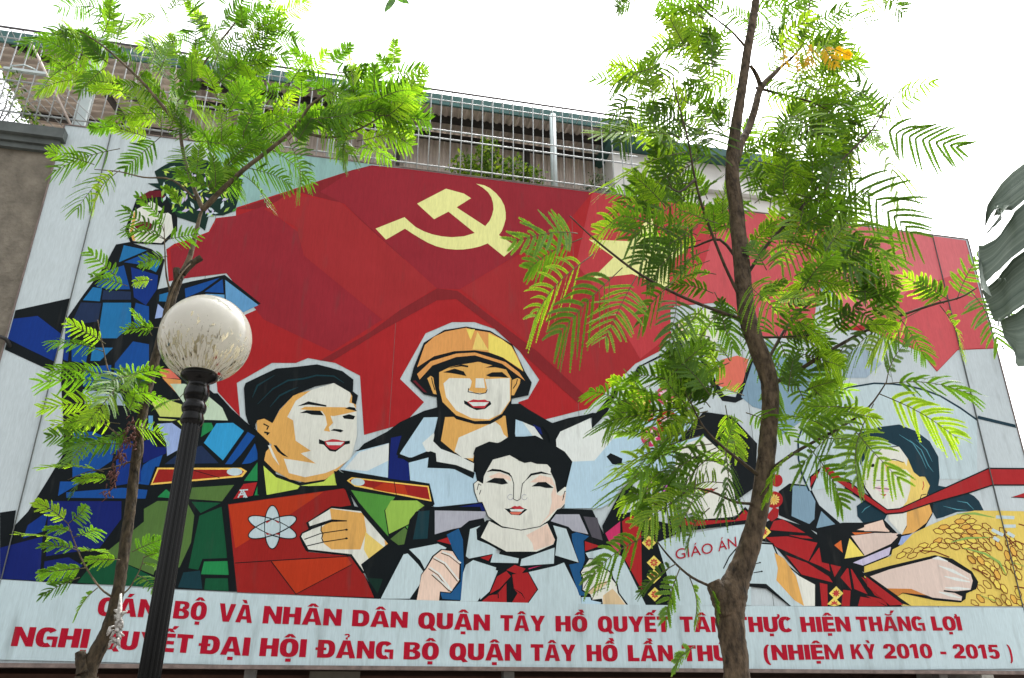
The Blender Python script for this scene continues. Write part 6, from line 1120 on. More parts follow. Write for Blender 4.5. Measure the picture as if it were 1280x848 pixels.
def letter_line(name,words,m,parent,d,label):
    for w,u0,u1,z0,z1,h0,h1 in words:
        mb=MB(); P,wd=g_word(w)
        for k,p in enumerate(P):
            mb.face([bw(u0+(u1-u0)*x/wd,d+(k%7)*.0003,z0+(z1-z0)*x/wd+y*(h0+(h1-h0)*x/wd)) for x,y in p])
            f=mb.f[-1]
            if (Vector(mb.v[f[1]])-Vector(mb.v[f[0]])).cross(Vector(mb.v[f[2]])-Vector(mb.v[f[0]])).dot(NX)<0: mb.f[-1]=f[::-1]
        mb.build(name,m,parent)
INK=print_mat("ink_letter","a01028")
letter_line("lettering",WORDS1,INK,bb,CAPD+.0015,"upper line of bold red capitals")
letter_line("lettering",WORDS2,INK,bb,CAPD+.0015,"lower line of bold red capitals ending in a date range")
text_line("lettering",WORDS3,INK,bb,.002+56*STEP,.0,"thin red capitals on the white lesson plan")
# ------------------------------------------------------------------ left neighbour wall
cw=thing("concrete_wall","bare stained grey brown concrete wall left of the billboard, under a dark ledge","wall",bw(-6.6,-.3,0))
b=MB(); b.bbox(-9,-4.87,-.5,-.02,0,6.86); b.build("wall_slab",mat("raw_concrete",(.205,.182,.145),.9,.2,.45,5.5,bump=.7,bscale=22),cw)
b=MB(); b.bbox(-9,-4.84,-.5,.06,6.862,6.93); b.bbox(-9,-4.80,-.5,.11,6.932,7.05); b.bbox(-9,-4.86,-.5,.03,6.80,6.86)
b.build("coping",mat("coping_paint",(.10,.115,.11),.7,.3,.4,5),cw)
cbl=MB(); cbl.tube(smooth_path([at(-30,410,6.9),at(0,421,6.9),at(8,425,6.92),at(14,436,7.0)],[.018]*4)[0],.018,8); tag(cbl.build("power_cable",mat("black_rubber",(.015,.015,.015),.5)),"short black cable crossing the concrete wall at the left edge","cable")
# ------------------------------------------------------------------ house behind the board
hs_=thing("terrace_house","house behind the billboard with corrugated terrace canopy, white side room and dark shopfront below","house",bw(0,-2,0))
def mwall(name,args,m):
    b=MB()
    for a in args: b.bbox(*a)
    return b.build(name,m,hs_)
mwall("wall",[(-4.9,6.3,-3.6,-3.3,0,7.05),(-4.9,-4.75,-3.3,-.3,0,7.05),(5.2,5.35,-3.3,-.3,0,7.0)],mat("plaster",(.55,.54,.5),.9,.2,.25,3))
mwall("terrace_slab",[(-4.9,5.2,-3.3,-.26,6.95,7.1)],mat("slab_concrete",(.3,.29,.27),.9,.2,.3,4))
mwall("shopfront",[(-9,7.4,-1.5,-1.35,0,1.95),(-9,7.4,-1.35,-.4,1.95,2.1)],mat("dark_timber",(.045,.022,.014),.6,.3,.5,4,stretch=(1,1,6)))
mwall("awning_board",[(-4.85,5.0,-.5,-.45,1.55,1.80)],mat("brown_board",(.10,.045,.028),.6,.3,.4,5))
mwall("shop_pillar",[(-1.8,-1.35,-.44,-.3,0,1.83)],mat("shop_plaster",(.16,.15,.12),.8,.3,.3,5))
sr=mwall("side_room",[(1.55,4.35,-3.2,-.75,7.1,8.42)],mat("white_wall",(.72,.71,.68),.85,.2,.2,2.5))
mwall("room_lintel",[(2.25,4.30,-.745,-.66,7.93,8.10)],mat("white_wall",(.7,.7,.7)))
w_=mwall("window",[(2.12,2.5,-.745,-.73,7.2,7.92)],mat("dark_glass",(.012,.016,.018),.12,.6))
b=MB()
for k in range(6): b.bbox(2.12,2.5,-.725,-.715,7.25+k*.125,7.275+k*.125)
b.build("louvre",mat("louvre_grey",(.35,.36,.36),.5),w_)
mwall("room_roof",[(1.45,4.5,-3.3,-.55,8.43,8.55)],mat("fascia_teal",(.045,.13,.12),.55,.4,.3,5))
mwall("corner_pipe",[(4.36,4.42,-.80,-.72,7.1,8.42)],mat("pipe_grey",(.45,.48,.48),.5))
# canopy
TEAL=mat("fascia_teal",(.045,.13,.12),.55,.4,.3,5)
def corr(name,m,fn,n,parent,rows=2,amp=.012,per=.086):
    b=MB(); base=0; prof=[]
    k=0
    L=n
    steps=int(L/per*8)
    for i in range(steps+1):
        s=i*per/8; ph=(i%8)/8; h=amp*(1 if ph<.32 else -1 if .5<=ph<.82 else (1-(ph-.32)/.18*2) if ph<.5 else -1+(ph-.82)/.18*2); prof.append((s,h))
    for j in range(rows):
        for s,h in prof: b.v.append(tuple(fn(s,j/(rows-1),h)))
    m_=len(prof)
    for j in range(rows-1):
        for i in range(m_-1): b.f.append((j*m_+i,j*m_+i+1,(j+1)*m_+i+1,(j+1)*m_+i)); b.mi.append(0); b.sm.append(False)
    return b.build(name,m,parent)
SHT=mat("corrugated_sheet",(.62,.53,.47),.6,.4,.3,4)
cn=thing("terrace_canopy","rusty brown corrugated terrace canopy with teal fascia on pale posts, above the billboard","canopy",bw(-1.5,-1,7.1))
corr("roof_sheet",SHT,lambda s,t,h: bw(-4.05+s,-.47-1.0*t,8.63+.05*t+h),5.7,cn)
corr("roof_sheet",SHT,lambda s,t,h: bw(-6.2+2.15*t,-.47-s,8.66+.05*s+h+.10*t),2.9,cn,per=.14,amp=.022)
corr("back_sheet",SHT,lambda s,t,h: bw(-4.05+s,-1.18+h,7.1+1.52*t),5.65,cn)
b=MB(); b.bbox(-6.25,1.9,-.47,-.44,8.53,8.69); b.build("fascia",TEAL,cn)
PUR=mat("purlin_dark",(.045,.04,.038),.7,.3,.3,8)
b=MB()
for d0,zz in ((-.83,8.57),(-1.14,8.52)): b.bbox(-4.05,1.6,d0-.03,d0+.03,zz,zz+.085)
for u in (-3.2,-1.3,.45): b.bbox(u-.03,u+.03,-1.13,-1.05,7.1,8.5)
b.box(bw(-5.9,-.6,8.60),UX*2.6+NX*-1.5,NX*.05,Vector((0,0,.06))); b.box(bw(-5.2,-.5,8.60),NX*-2.6+UX*.6,UX*.06,Vector((0,0,.06))); b.bbox(-6.2,-4.05,-2.0,-1.94,8.62,8.70)
b.build("purlin",PUR,cn)
PALE=mat("pale_paint",(.52,.6,.6),.5,.4,.2,6)
b=MB(); b.bbox(-4.86,-4.74,-.26,-.16,7.1,8.56); b.build("post",PALE,cn)
for u in (.63,-2.13):
    b=MB(); b.tube([bw(u,-.40,7.1),bw(u,-.40,8.58)],.042,14); b.build("post",PALE,cn)
# grille
gz=thing("security_grille","long white metal bar cage with curved top along the terrace edge over the billboard","grille",bw(-2,-.06,7.1))
WH=mat("grille_paint",(.42,.45,.45),.5,.4,.3,25)
DKR=mat("grille_top_paint",(.09,.085,.09),.6,.3)
b=MB(); b.tube([bw(-6.6,-.03,8.385),bw(1.66,-.03,8.40)],.013,8); b.build("top_rail",DKR,gz)
b=MB()
for z,r in ((8.262,.008),(7.815,.010),(7.692,.010),(7.285,.010)): b.tube([bw(-6.6,-.048,z),bw(1.62,-.048,z)],r,8)
b.build("rail",WH,gz)
b=MB(); u=-6.56
rg=random.Random(3)
while u<1.6:
    b.tube([bw(u,-.03,7.2),bw(u+rg.uniform(-.006,.006),-.03,7.75),bw(u,-.03,8.262),bw(u+.004,-.03,8.385)],[.0065,.0065,.0065,.004],7)
    b.tube([bw(u+.004,-.03,8.385),bw(u+.004,-.27,8.385)],.005,6)
    u+=.1265
b.build("bars",WH,gz)
b=MB(); b.tube([at(37,50,0) if 0 else bw(-5.42,-.015,8.22),bw(-4.80,-.015,7.18)],.014,8); b.build("brace",mat("pale_rust",(.55,.47,.42),.6,.3,.3,20),gz)
b=MB()
for k in range(26):
    u0=-6.9+k*.11
    for s in (1,-1):
        p=[bw(u0+(0 if s>0 else .72),-.07,7.06),bw(u0+(.72 if s>0 else 0),-.07,7.72)]
        if p[1].x<bw(-4.95,0,0).x+ .0: b.tube(p,.0045,5)
b.build("mesh_panel",mat("mesh_wire",(.25,.26,.25),.6),gz)
b=MB(); b.tube([bw(-5.55,-.02,7.86),bw(-5.42,-.02,7.90),bw(-5.3,-.02,7.86)],.008,6); b.box(bw(-5.60,-.03,7.80),UX*.42,NX*.03,Vector((0,0,.03))); b.build("hanger_bracket",PALE,gz)
# satellite dish
dz=thing("satellite_dish","pale round satellite dish behind the wire mesh on top of the concrete wall","satellite dish",bw(-5.9,-.5,7.05))
dc=bw(-5.98,-.45,7.70); b=MB(); R0=.26
ax=(NX*.75+Vector((0,0,.55))+UX*-.25).normalized(); a1=ax.cross(Vector((0,0,1))).normalized(); a2=ax.cross(a1)
rings=7
for j in range(rings+1):
    r=R0*j/rings
    for i in range(28): b.v.append(tuple(dc+(a1*math.cos(2*PI*i/28)+a2*math.sin(2*PI*i/28))*r+ax*(r*r*.9)))
for j in range(rings):
    for i in range(28):
        k=(i+1)%28; b.f.append((j*28+i,j*28+k,(j+1)*28+k,(j+1)*28+i)); b.mi.append(0); b.sm.append(True)
b.build("dish",mat("dish_grey",(.6,.61,.6),.5,.4,.2,8),dz)
b=MB(); b.tube([dc-ax*.02,dc-ax*.12+Vector((0,0,-.1)),bw(-5.98,-.5,7.05)],.018,8); b.build("mast",PUR,dz)
b=MB(); b.tube([dc-a2*.2,dc+ax*.28],.008,6); b.tube([dc+ax*.24,dc+ax*.34],.022,10); b.build("feed_arm",PUR,dz)
# ------------------------------------------------------------------ street lamp
LY=3.7
gc=at(257,424,LY); ff=gc.y*cp+(gc.z-1.6)*sp; gr=55.5*ff/FOC
lp=thing("street_lamp","black fluted street lamp post with a cream glass globe, in front of the billboard","street lamp",(gc.x,gc.y,0))
IRON=mat("black_iron",(.004,.004,.004),.16,.16)
def zy(y): return at(257,y,LY).z
px=lambda y:(at(257,y,LY)-CAM).length*1.0/FOC          # metres per photo pixel at that height
def prof(lst): return [(w/2*px(y),zy(y)) for y,w in lst]
z0=zy(531)
b=MB(); NF=14
pz=[.0,.25,.26,.55,z0*.35,z0*.7,z0]; pr=[.11,.11,.085,.062,.053,.050,.043]
fl=lambda a,k:.16*abs(math.sin(a*NF/2))**.7*-1+.14
# fluted shaft
sub=[]; 
for i in range(25):
    t=i/24; sub.append((.052-.010*t,.55+(z0-.55)*t))
b.lathe(gc,sub,NF*8,flute=lambda a,k:.17*(1-abs(math.sin(a*NF/2))**.8))
b.lathe(gc,[(.14,0),(.14,.06),(.115,.1),(.115,.35),(.09,.4),(.07,.46),(.062,.55),(.03,.551)],32)
b.build("pole",IRON,lp)
b=MB(); b.lathe(gc,prof([(532,20),(530,24),(527,26.5),(523,26),(519,23.5),(517,23),(515,26),(511,28),(507,27),(504,23),(502,22.5),(499,26),(494,28.5),(489,28),(484,24.5),(481,22.5),(479,24),(477,29),(475,37),(473,41.5),(470.5,42),(468,41),(466.5,39),(466,1)]),40); b.build("collar",IRON,lp)
# globe: milky above, clear and streaked with grime below
m=bpy.data.materials.new("globe_glass"); m.use_nodes=True; n=m.node_tree; N=n.nodes.new; K=n.links.new; out=n.nodes["Material Output"]; pb=n.nodes["Principled BSDF"]
pb.inputs["Base Color"].default_value=(.52,.51,.46,1); pb.inputs["Roughness"].default_value=.12; pb.inputs["Specular IOR Level"].default_value=.5; pb.inputs["Subsurface Weight"].default_value=0
tl_=N("ShaderNodeBsdfTranslucent"); tl_.inputs["Color"].default_value=(.62,.60,.52,1)
m1=N("ShaderNodeMixShader"); m1.inputs[0].default_value=.42; K(pb.outputs[0],m1.inputs[1]); K(tl_.outputs[0],m1.inputs[2])
tc=N("ShaderNodeTexCoord"); sx=N("ShaderNodeSeparateXYZ"); K(tc.outputs["Object"],sx.inputs[0])
# streak coordinates: angle round the axis, strongly stretched upwards
at2=N("ShaderNodeMath"); at2.operation='ARCTAN2'
gx=N("ShaderNodeMath"); gx.operation='SUBTRACT'; gx.inputs[1].default_value=gc.x; K(sx.outputs[0],gx.inputs[0])
gy=N("ShaderNodeMath"); gy.operation='SUBTRACT'; gy.inputs[1].default_value=gc.y; K(sx.outputs[1],gy.inputs[0])
K(gx.outputs[0],at2.inputs[0]); K(gy.outputs[0],at2.inputs[1])
cb=N("ShaderNodeCombineXYZ"); K(at2.outputs[0],cb.inputs[0]); K(sx.outputs[2],cb.inputs[2])
mp=N("ShaderNodeMapping"); mp.inputs["Scale"].default_value=(1,1,1.6); K(cb.outputs[0],mp.inputs[0])
ns=N("ShaderNodeTexNoise"); ns.inputs["Scale"].default_value=15; ns.inputs["Detail"].default_value=3; ns.inputs["Distortion"].default_value=.6; K(mp.outputs[0],ns.inputs[0])
hz=N("ShaderNodeMapRange"); hz.inputs["From Min"].default_value=gc.z+.10; hz.inputs["From Max"].default_value=gc.z-.10; hz.inputs["To Min"].default_value=-.22; hz.inputs["To Max"].default_value=.04; K(sx.outputs[2],hz.inputs[0])
ad=N("ShaderNodeMath"); ad.operation='ADD'; K(ns.outputs[0],ad.inputs[0]); K(hz.outputs[0],ad.inputs[1])
rp=N("ShaderNodeValToRGB"); rp.color_ramp.elements[0].position=.52; rp.color_ramp.elements[1].position=.60; K(ad.outputs[0],rp.inputs[0])
gl=N("ShaderNodeBsdfGlass"); gl.inputs["IOR"].default_value=1.05; gl.inputs["Roughness"].default_value=.05; gl.inputs["Color"].default_value=(.72,.68,.56,1)
m2=N("ShaderNodeMixShader"); K(rp.outputs[0],m2.inputs[0]); K(m1.outputs[0],m2.inputs[1]); K(gl.outputs[0],m2.inputs[2]); K(m2.outputs[0],out.inputs["Surface"])
b=MB(); zb=zy(468)
b.lathe(gc,[(max(.0005,gr*math.sin(PI*i/48)),gc.z+gr*math.cos(PI*i/48)) for i in range(49) if gc.z+gr*math.cos(PI*i/48)>zb-.004],64); globe=b.build("globe",m,lp)
b=MB(); zc=gc.z
b.lathe(gc,[(.045,zb),(.045,zb+.05),(.035,zb+.055),(.035,zb+.11),(.05,zb+.115),(.055,zb+.2),(.045,zb+.24),(.01,zb+.25)],24); b.build("bulb_holder",mat("holder_white",(.7,.68,.6),.35),globe)
b=MB(); b.lathe(gc,[(.06,zb+.205),(.075,zb+.21),(.075,zb+.24),(.06,zb+.25)],24); b.build("reflector_ring",mat("ring_steel",(.35,.34,.3),.3,metal=.6),globe)
# ------------------------------------------------------------------ foliage
def leaf_mat(name,c0,c1,c2,trans):
    m=bpy.data.materials.new(name); m.use_nodes=True; n=m.node_tree; N=n.nodes.new; K=n.links.new; pb=n.nodes["Principled BSDF"]; out=n.nodes["Material Output"]
    a=N("ShaderNodeAttribute"); a.attribute_name="tint"; r=N("ShaderNodeValToRGB"); K(a.outputs["Fac"],r.inputs[0])
    r.color_ramp.elements[0].color=srgb(c0); r.color_ramp.elements[1].color=srgb(c2); e=r.color_ramp.elements.new(.55); e.color=srgb(c1)
    K(r.outputs[0],pb.inputs["Base Color"]); pb.inputs["Roughness"].default_value=.5; pb.inputs["Specular IOR Level"].default_value=.3
    t=N("ShaderNodeBsdfTranslucent"); mx=N("ShaderNodeMix"); mx.data_type='RGBA'; mx.blend_type='MULTIPLY'; mx.inputs["Factor"].default_value=1; K(r.outputs[0],mx.inputs["A"]); mx.inputs["B"].default_value=(1.8,1.75,.45,1); K(mx.outputs["Result"],t.inputs["Color"])
    ms=N("ShaderNodeMixShader"); ms.inputs[0].default_value=trans; K(pb.outputs[0],ms.inputs[1]); K(t.outputs[0],ms.inputs[2]); K(ms.outputs[0],out.inputs["Surface"]); return m
LEAF=leaf_mat("fern_leaf","2e4a19","5a8026","9db83c",.5)
LEAF2=leaf_mat("fern_leaf_fine","345820","5f8a28","9cba3e",.5)
TWIG=mat("green_twig",(.10,.085,.04),.7,.3,.4,20)
nrm=lambda a:a/(np.linalg.norm(a,axis=-1,keepdims=True)+1e-9)
class Fol:
    def __init__(s,seed): s.V=[];s.T=[];s.r=np.random.default_rng(seed);s.stems=MB()
    def leaf(s,p,tip,up=None,pairs=12,plen=.33,ll=.011,sp=.0075,droop=.12,tint=None,fold=.25,gap=1.0):
        r=s.r; p=np.array(p,float); tip=np.array(tip,float); ax=tip-p; Ln=np.linalg.norm(ax); T0=ax/Ln
        if up is None: up=np.array((0,.55,.85))+r.normal(0,.36,3)
        S0=nrm(np.cross(T0,up)); N0=np.cross(S0,T0); 
        if N0[2]<0: N0=-N0;S0=-S0
        tint=(r.uniform(.88,1) if r.random()<.07 else r.uniform(.1,.85)) if tint is None else tint
        arch=r.uniform(.04,.14)*Ln
        def rach(t): return p+ax*t[:,None]+N0*(arch*np.sin(np.pi*t))[:,None]-np.array((0,0,1.))*(droop*Ln*(t**2-t))[:,None]*-0.4
        tt=np.linspace(0,1,9); R=rach(tt); s.stems.tube([Vector(q) for q in R],[.0028*(1-.6*t) for t in tt],5)
        ti=.14+.86*(np.arange(pairs)+.5)/pairs
        ti=np.repeat(ti,2)+r.normal(0,.006,pairs*2); side=np.tile([1.,-1.],pairs)
        base=rach(np.clip(ti,0,1)); Td=nrm(rach(np.clip(ti+.03,0,1.03))-rach(np.clip(ti-.03,0,1)))
        prof=np.sin(np.pi*np.clip(.16+.80*ti**1.15,0,1))**.75; prof=.30+.70*prof
        L=Ln*plen*prof*r.normal(1,.07,pairs*2); L=np.where(r.random(pairs*2)<.07,L*r.uniform(.05,.6,pairs*2),L)
        ll=ll*r.uniform(.85,1.15)
        ang=np.radians(68-38*ti**2+r.normal(0,5,pairs*2))
        D=nrm(S0*(side*np.sin(ang))[:,None]+Td*np.cos(ang)[:,None]+N0*fold*r.uniform(.2,1.0,(pairs*2,1)))
        m=max(4,int(Ln*plen/sp)); q=(np.arange(m)+.6)/m
        sag=np.clip(r.uniform(.05,.42)+r.normal(0,.09,(pairs*2,1)),0,.7)
        pos=base[:,None,:]+D[:,None,:]*(L[:,None]*q)[:,:,None]-np.array((0,0,1.))*(sag*L[:,None]*q**2)[:,:,None]+Td[:,None,:]*(.12*L[:,None]*q**2)[:,:,None]
        d2=nrm(D[:,None,:]-np.array((0,0,1.))*(2*sag*q)[:,:,None])
        N1=nrm(N0+r.normal(0,.25,(pairs*2,3)))[:,None,:]; P=nrm(np.cross(d2,np.broadcast_to(N1,d2.shape)))
        lw=(L/m*.66)[:,None,None]
        prf=(np.sin(np.pi*np.clip(.22+.72*q,0,1))**.6)[None,:,None]
        for sg in (1,-1):
            lv=nrm(P*sg+d2*.42+r.normal(0,.10,d2.shape)-np.array((0,0,.12))); l=ll*prf
            a=pos; b_=pos+lv*l*.55+d2*lw; c=pos+lv*l; e=pos+lv*l*.60-d2*lw
            quad=np.stack([a,e,c,b_],2).reshape(-1,3); s.V.append(quad); k=len(quad)//4
            s.T.append(np.clip(np.full(k,tint)+r.normal(0,.06,k),0,1))
        # fine stalk of every pinna
        w=P*(ll*.40)*np.concatenate([prf[:,:-1],prf[:,-1:]*.5],1)
        aa=base[:,None,:]+0*pos[:,:1]; path=np.concatenate([aa,pos],1); ww=np.concatenate([w[:,:1],w],1)
        q4=np.stack([path[:,:-1]+ww[:,:-1],path[:,1:]+ww[:,1:],path[:,1:]-ww[:,1:],path[:,:-1]-ww[:,:-1]],2).reshape(-1,3); s.V.append(q4); s.T.append(np.full(len(q4)//4,tint*.7))
    def build(s,m,parent):
        V=np.concatenate(s.V); T=np.concatenate(s.T); nq=len(V)//4; me=bpy.data.meshes.new("foliage")
        me.vertices.add(len(V)); me.vertices.foreach_set("co",V.astype(np.float32).ravel()); me.loops.add(nq*4); me.loops.foreach_set("vertex_index",np.arange(nq*4,dtype=np.int32)); me.polygons.add(nq); me.polygons.foreach_set("loop_start",np.arange(nq,dtype=np.int32)*4); me.polygons.foreach_set("loop_total",np.full(nq,4,np.int32)); me.update()
        at_=me.attributes.new("tint",'FLOAT','FACE'); at_.data.foreach_set("value",T.astype(np.float32)); me.validate()
        o=link("crown",me,m,parent); s.stems.build("leaf_stalks",TWIG,o); return o
def bark(name,c,d,sc=9): return mat(name,c,.85,.25,0,1) if 0 else mat(name,c,.85,.25,.6,sc,dark=d,bump=.9,bscale=38,stretch=(1,1,.45))
def limb(mb,pts,ws,Y,rnd,n=12,wob=.05,sub=6):
    """pts photo x,y (+ optional distance), ws width in photo pixels"""
    P=[];Wd=[]
    for q,w in zip(pts,ws):
        yy=q[2] if len(q)>2 else Y; v=at(q[0],q[1],yy); f=v.y*cp+(v.z-1.6)*sp; P.append(v); Wd.append(w/2*f/FOC)
    P,Wd=smooth_path(P,Wd,sub); mb.tube(P,Wd,n,wob=wob,rnd=rnd); return P
# ---- right tree
RY=3.8
rt=thing("tree","taller fern leaved tree with a thick pruned brown trunk, right of the schoolboy","tree",(at(920,848,RY).x,RY,0))
BK=bark("tree_bark",(.125,.088,.055),(.014,.010,.006),34)
rnd=random.Random(11); b=MB()
base=at(921,846,RY)
b.tube([Vector((base.x+.03,RY,0)),Vector((base.x+.02,RY,.5)),Vector((base.x+.01,RY,1.1)),base],[.085,.07,.062,.058],14,wob=.04,rnd=rnd,caps=False)
limb(b,[(921,850),(919,820),(914,790),(912,765),(914,745),(921,725),(931,700),(940,672),(948,640),(954,605),(958,570),(961,535),(963,505),(961,475),(953,450),(943,425),(935,400),(930,365),(927,330),(923,290),(919,250),(915,215),(917,180),(922,145),(929,100),(935,60),(942,20),(948,-20)],[33,32,34,37,40,32,28,26,24,23,22,21,21,21.5,23,22,22,21,20,19,18,17,15,13,11.5,11,10,9],RY,rnd,16,.045)
limb(b,[(908,770),(902,750),(895,735),(891,727)],[26,25,21,17],RY-.02,rnd,12,.1)
limb(b,[(918,205,RY),(926,180,RY+.05),(936,160,RY+.12),(944,135,RY+.15),(950,112,RY+.2),(962,98,RY+.25),(975,85,RY+.3)],[13,10,9,9,8,7,5],RY,rnd,10,.05)
limb(b,[(952,112,RY+.2),(946,95,RY+.18),(938,82,RY+.15)],[7,6,4],RY,rnd,8,.05)
b.build("trunk",BK,rt)
BR=[ # branches: points with distance, start width
 [(932,400,RY),(900,390,3.7),(850,370,3.6),(800,343,3.5),(760,313,3.4),(735,292,3.35),(712,270,3.3)],
 [(965,480,RY),(1000,462,3.85),(1040,437,3.9),(1100,405,4.0),(1160,383,4.0),(1200,372,4.0),(1221,360,4.0)],
 [(962,588,RY),(1000,562,3.75),(1050,535,3.7),(1085,510,3.65),(1108,478,3.6)],
 [(925,372,RY),(905,330,3.75),(880,265,3.65),(868,220,3.6),(860,175,3.55),(845,120,3.5),(832,80,3.5)],
 [(930,350,RY),(960,305,3.85),(1000,262,3.9),(1035,218,3.95),(1075,178,4.0),(1092,160,4.0),(1110,130,4.0),(1128,110,4.0)],
 [(955,600,RY),(930,580,3.75),(905,560,3.7),(880,535,3.65),(862,500,3.6)],
 [(952,630,RY),(920,628,3.75),(890,615,3.7),(860,612,3.65),(830,640,3.6)],
 [(893,735,RY),(865,722,3.7),(840,700,3.65),(818,672,3.6),(800,640,3.55)],
 [(935,420,RY),(960,422,3.85),(1000,420,3.9),(1040,415,3.95)],
 [(868,225,3.6),(850,240,3.55),(835,232,3.5)],
 [(937,65,RY),(915,40,3.75),(890,20,3.7),(860,-5,3.65)],
 [(975,85,RY+.3),(1000,60,4.1),(1010,20,4.15),(1015,-20,4.2)],
 [(945,110,RY+.2),(985,120,4.05),(1020,130,4.1),(1050,150,4.15)],
 [(930,340,RY),(900,300,3.9),(860,310,4.0),(820,300,4.05)],
 [(955,460,RY),(990,400,3.95),(1040,360,4.05),(1090,330,4.1)],
]
b=MB(); PTH=[]
for k,br in enumerate(BR):
    w0=[5,6,5,4.5,4.5,5.5,4.5,4,4,4,4,4,4,4.5,4.5][k]; n=len(br); PTH.append(limb(b,br,[w0*(1-.72*i/(n-1)) for i in range(n)],RY,rnd,8,.06,4))
b.build("branches",mat("young_bark",(.07,.05,.028),.8,.3,.5,25,dark=(.02,.015,.01)),rt)
F=Fol(21)
def A2(x,y,Y): return np.array(at(x,y,Y))
# leaves one can follow in the photograph: base, tip, distance, tip distance
RL=[((722,292),(642,302),3.35,3.2),((728,298),(662,336),3.35,3.25),((742,318),(668,398),3.4,3.2),((778,335),(699,418),3.45,3.3),((796,345),(757,424),3.5,3.4),((815,258),(745,298),3.55,3.4),((858,190),(760,238),3.55,3.4),((852,172),(746,168),3.55,3.4),((842,352),(800,405),3.55,3.5),
 ((866,205),(772,262),3.6,3.5),((870,235),(788,300),3.6,3.45),((880,275),(800,330),3.7,3.6),((845,370),(835,430),3.6,3.5),((880,383),(842,440),3.65,3.55),((900,390),(860,470),3.7,3.6),
 ((1094,158),(1200,184),4.0,3.9),((1092,160),(1124,262),4.0,3.9),((1080,170),(1048,240),4.0,3.95),((1105,150),(1070,100),4.0,4.0),((1120,118),(1168,103),4.0,4.0),((1060,195),(1010,150),4.0,4.0),((1100,155),(1145,120),4.0,4.1),
 ((1040,212),(1142,294),3.95,3.8),((1020,240),(1110,325),3.9,3.8),((1000,262),(1075,345),3.9,3.8),((1005,255),(975,330),3.9,3.8),((1030,225),(960,215),3.95,3.9),
 ((1196,375),(1224,318),4.0,3.95),((1188,376),(1150,352),4.0,3.9),((1214,365),(1248,432),4.0,3.9),((1180,380),(1130,345),4.0,3.95),((1150,388),(1090,440),4.0,3.9),((1175,382),(1200,440),4.0,3.9),((1130,395),(1080,352),4.0,3.95),((1110,402),(1050,460),4.0,3.9),((1080,415),(1020,372),3.95,3.9),((1060,425),(1025,500),3.9,3.85),
 ((1105,480),(1216,494),3.6,3.45),((1098,492),(1196,548),3.62,3.5),((1092,505),(1072,600),3.65,3.5),((1108,478),(1140,420),3.6,3.6),((1082,512),(1010,508),3.65,3.6),((1070,522),(1000,585),3.7,3.55),((1062,530),(1125,600),3.7,3.55),((1040,540),(985,520),3.7,3.7),((1010,558),(1052,632),3.75,3.6),((1000,562),(960,620),3.75,3.7),
 ((880,535),(755,528),3.65,3.4),((870,520),(780,480),3.65,3.45),((875,545),(768,588),3.65,3.4),((890,555),(770,622),3.65,3.4),((862,505),(835,440),3.6,3.55),((860,500),(900,455),3.6,3.6),((865,510),(790,520),3.6,3.5),((895,560),(830,600),3.7,3.5),((900,562),(850,635),3.7,3.55),((905,560),(900,640),3.7,3.6),((880,535),(820,560),3.65,3.4),
 ((860,612),(800,655),3.65,3.5),((835,640),(790,615),3.6,3.5),
 ((812,668),(738,722),3.58,3.45),((818,675),(800,632),3.6,3.6),((850,710),(832,775),3.65,3.6),((862,722),(868,778),3.7,3.65),((888,735),(897,772),3.75,3.7),((845,705),(800,740),3.65,3.55),((868,808),(842,836),3.5,3.45),
 ((1040,415),(1075,380),3.95,3.9),((1000,420),(1030,460),3.9,3.8),((980,421),(1000,370),3.85,3.8),
]
for (a,t,y0,y1) in RL:
    F.leaf(A2(*a,y0),A2(*t,y1),pairs=11 if math.hypot(t[0]-a[0],t[1]-a[1])>70 else 9,plen=.35,ll=.0115,sp=.0085)
def fill(F,cl,dens=1,ls=1,**kw):
    for cx,cy,rx,ry,n,ya,yb,rootx,rooty,l0,l1 in cl:
        for i in range(max(2,round(n*dens))):
            while True:
                u,v=F.r.uniform(-1,1,2)
                if u*u+v*v<1: break
            x,y=cx+u*rx,cy+v*ry; Y=F.r.uniform(ya,yb); ang=math.atan2(y-rooty,x-rootx)+F.r.normal(0,.75); l=F.r.uniform(l0,l1)*ls
            F.leaf(A2(x,y,Y),A2(x+l*math.cos(ang),y+l*math.sin(ang)+l*.18,Y+F.r.normal(-.05,.10)),**kw)
fill(F,[(855,280,48,48,14,3.5,4.1,925,330,65,105),(990,270,55,50,16,3.7,4.3,925,330,65,110),(905,325,45,45,10,3.6,4.2,925,330,55,95),(985,345,65,55,15,3.7,4.3,925,380,65,105),(1040,330,50,50,9,3.8,4.3,940,380,65,100),
 (865,90,55,70,20,3.5,4.1,935,120,60,105),(820,120,30,40,4,3.5,3.9,900,120,55,90),(985,120,55,70,26,3.9,4.5,935,120,60,105),(1010,60,40,50,14,4.0,4.5,950,100,60,90),(900,40,60,50,14,3.6,4.2,940,120,60,100),(960,180,60,50,14,3.8,4.4,925,200,60,100),(880,180,50,50,12,3.6,4.2,920,220,60,100),(1035,170,30,45,6,4.0,4.4,950,170,60,90),
 (845,520,55,50,14,3.5,3.9,930,560,60,100),(880,600,45,40,10,3.6,3.9,940,600,55,90),(905,490,35,50,8,3.6,4.0,950,480,55,85),(1000,440,50,45,9,3.8,4.1,955,450,60,95),(1010,520,40,40,4,3.7,3.9,965,560,60,90),(1090,400,50,25,4,3.9,4.1,960,470,60,95),(905,430,25,35,5,3.7,4.0,940,430,50,80)],dens=1.5,ls=.72,plen=.33,ll=.0092,sp=.0075,pairs=11)
for q in [(800,-6,772,10),(820,-8,845,18),(1100,-15,1128,16),(1105,-12,1085,14)]: F.leaf(A2(q[0],q[1],3.9),A2(q[2],q[3],3.85),plen=.36,ll=.0108,sp=.0085)
F.build(LEAF,rt)
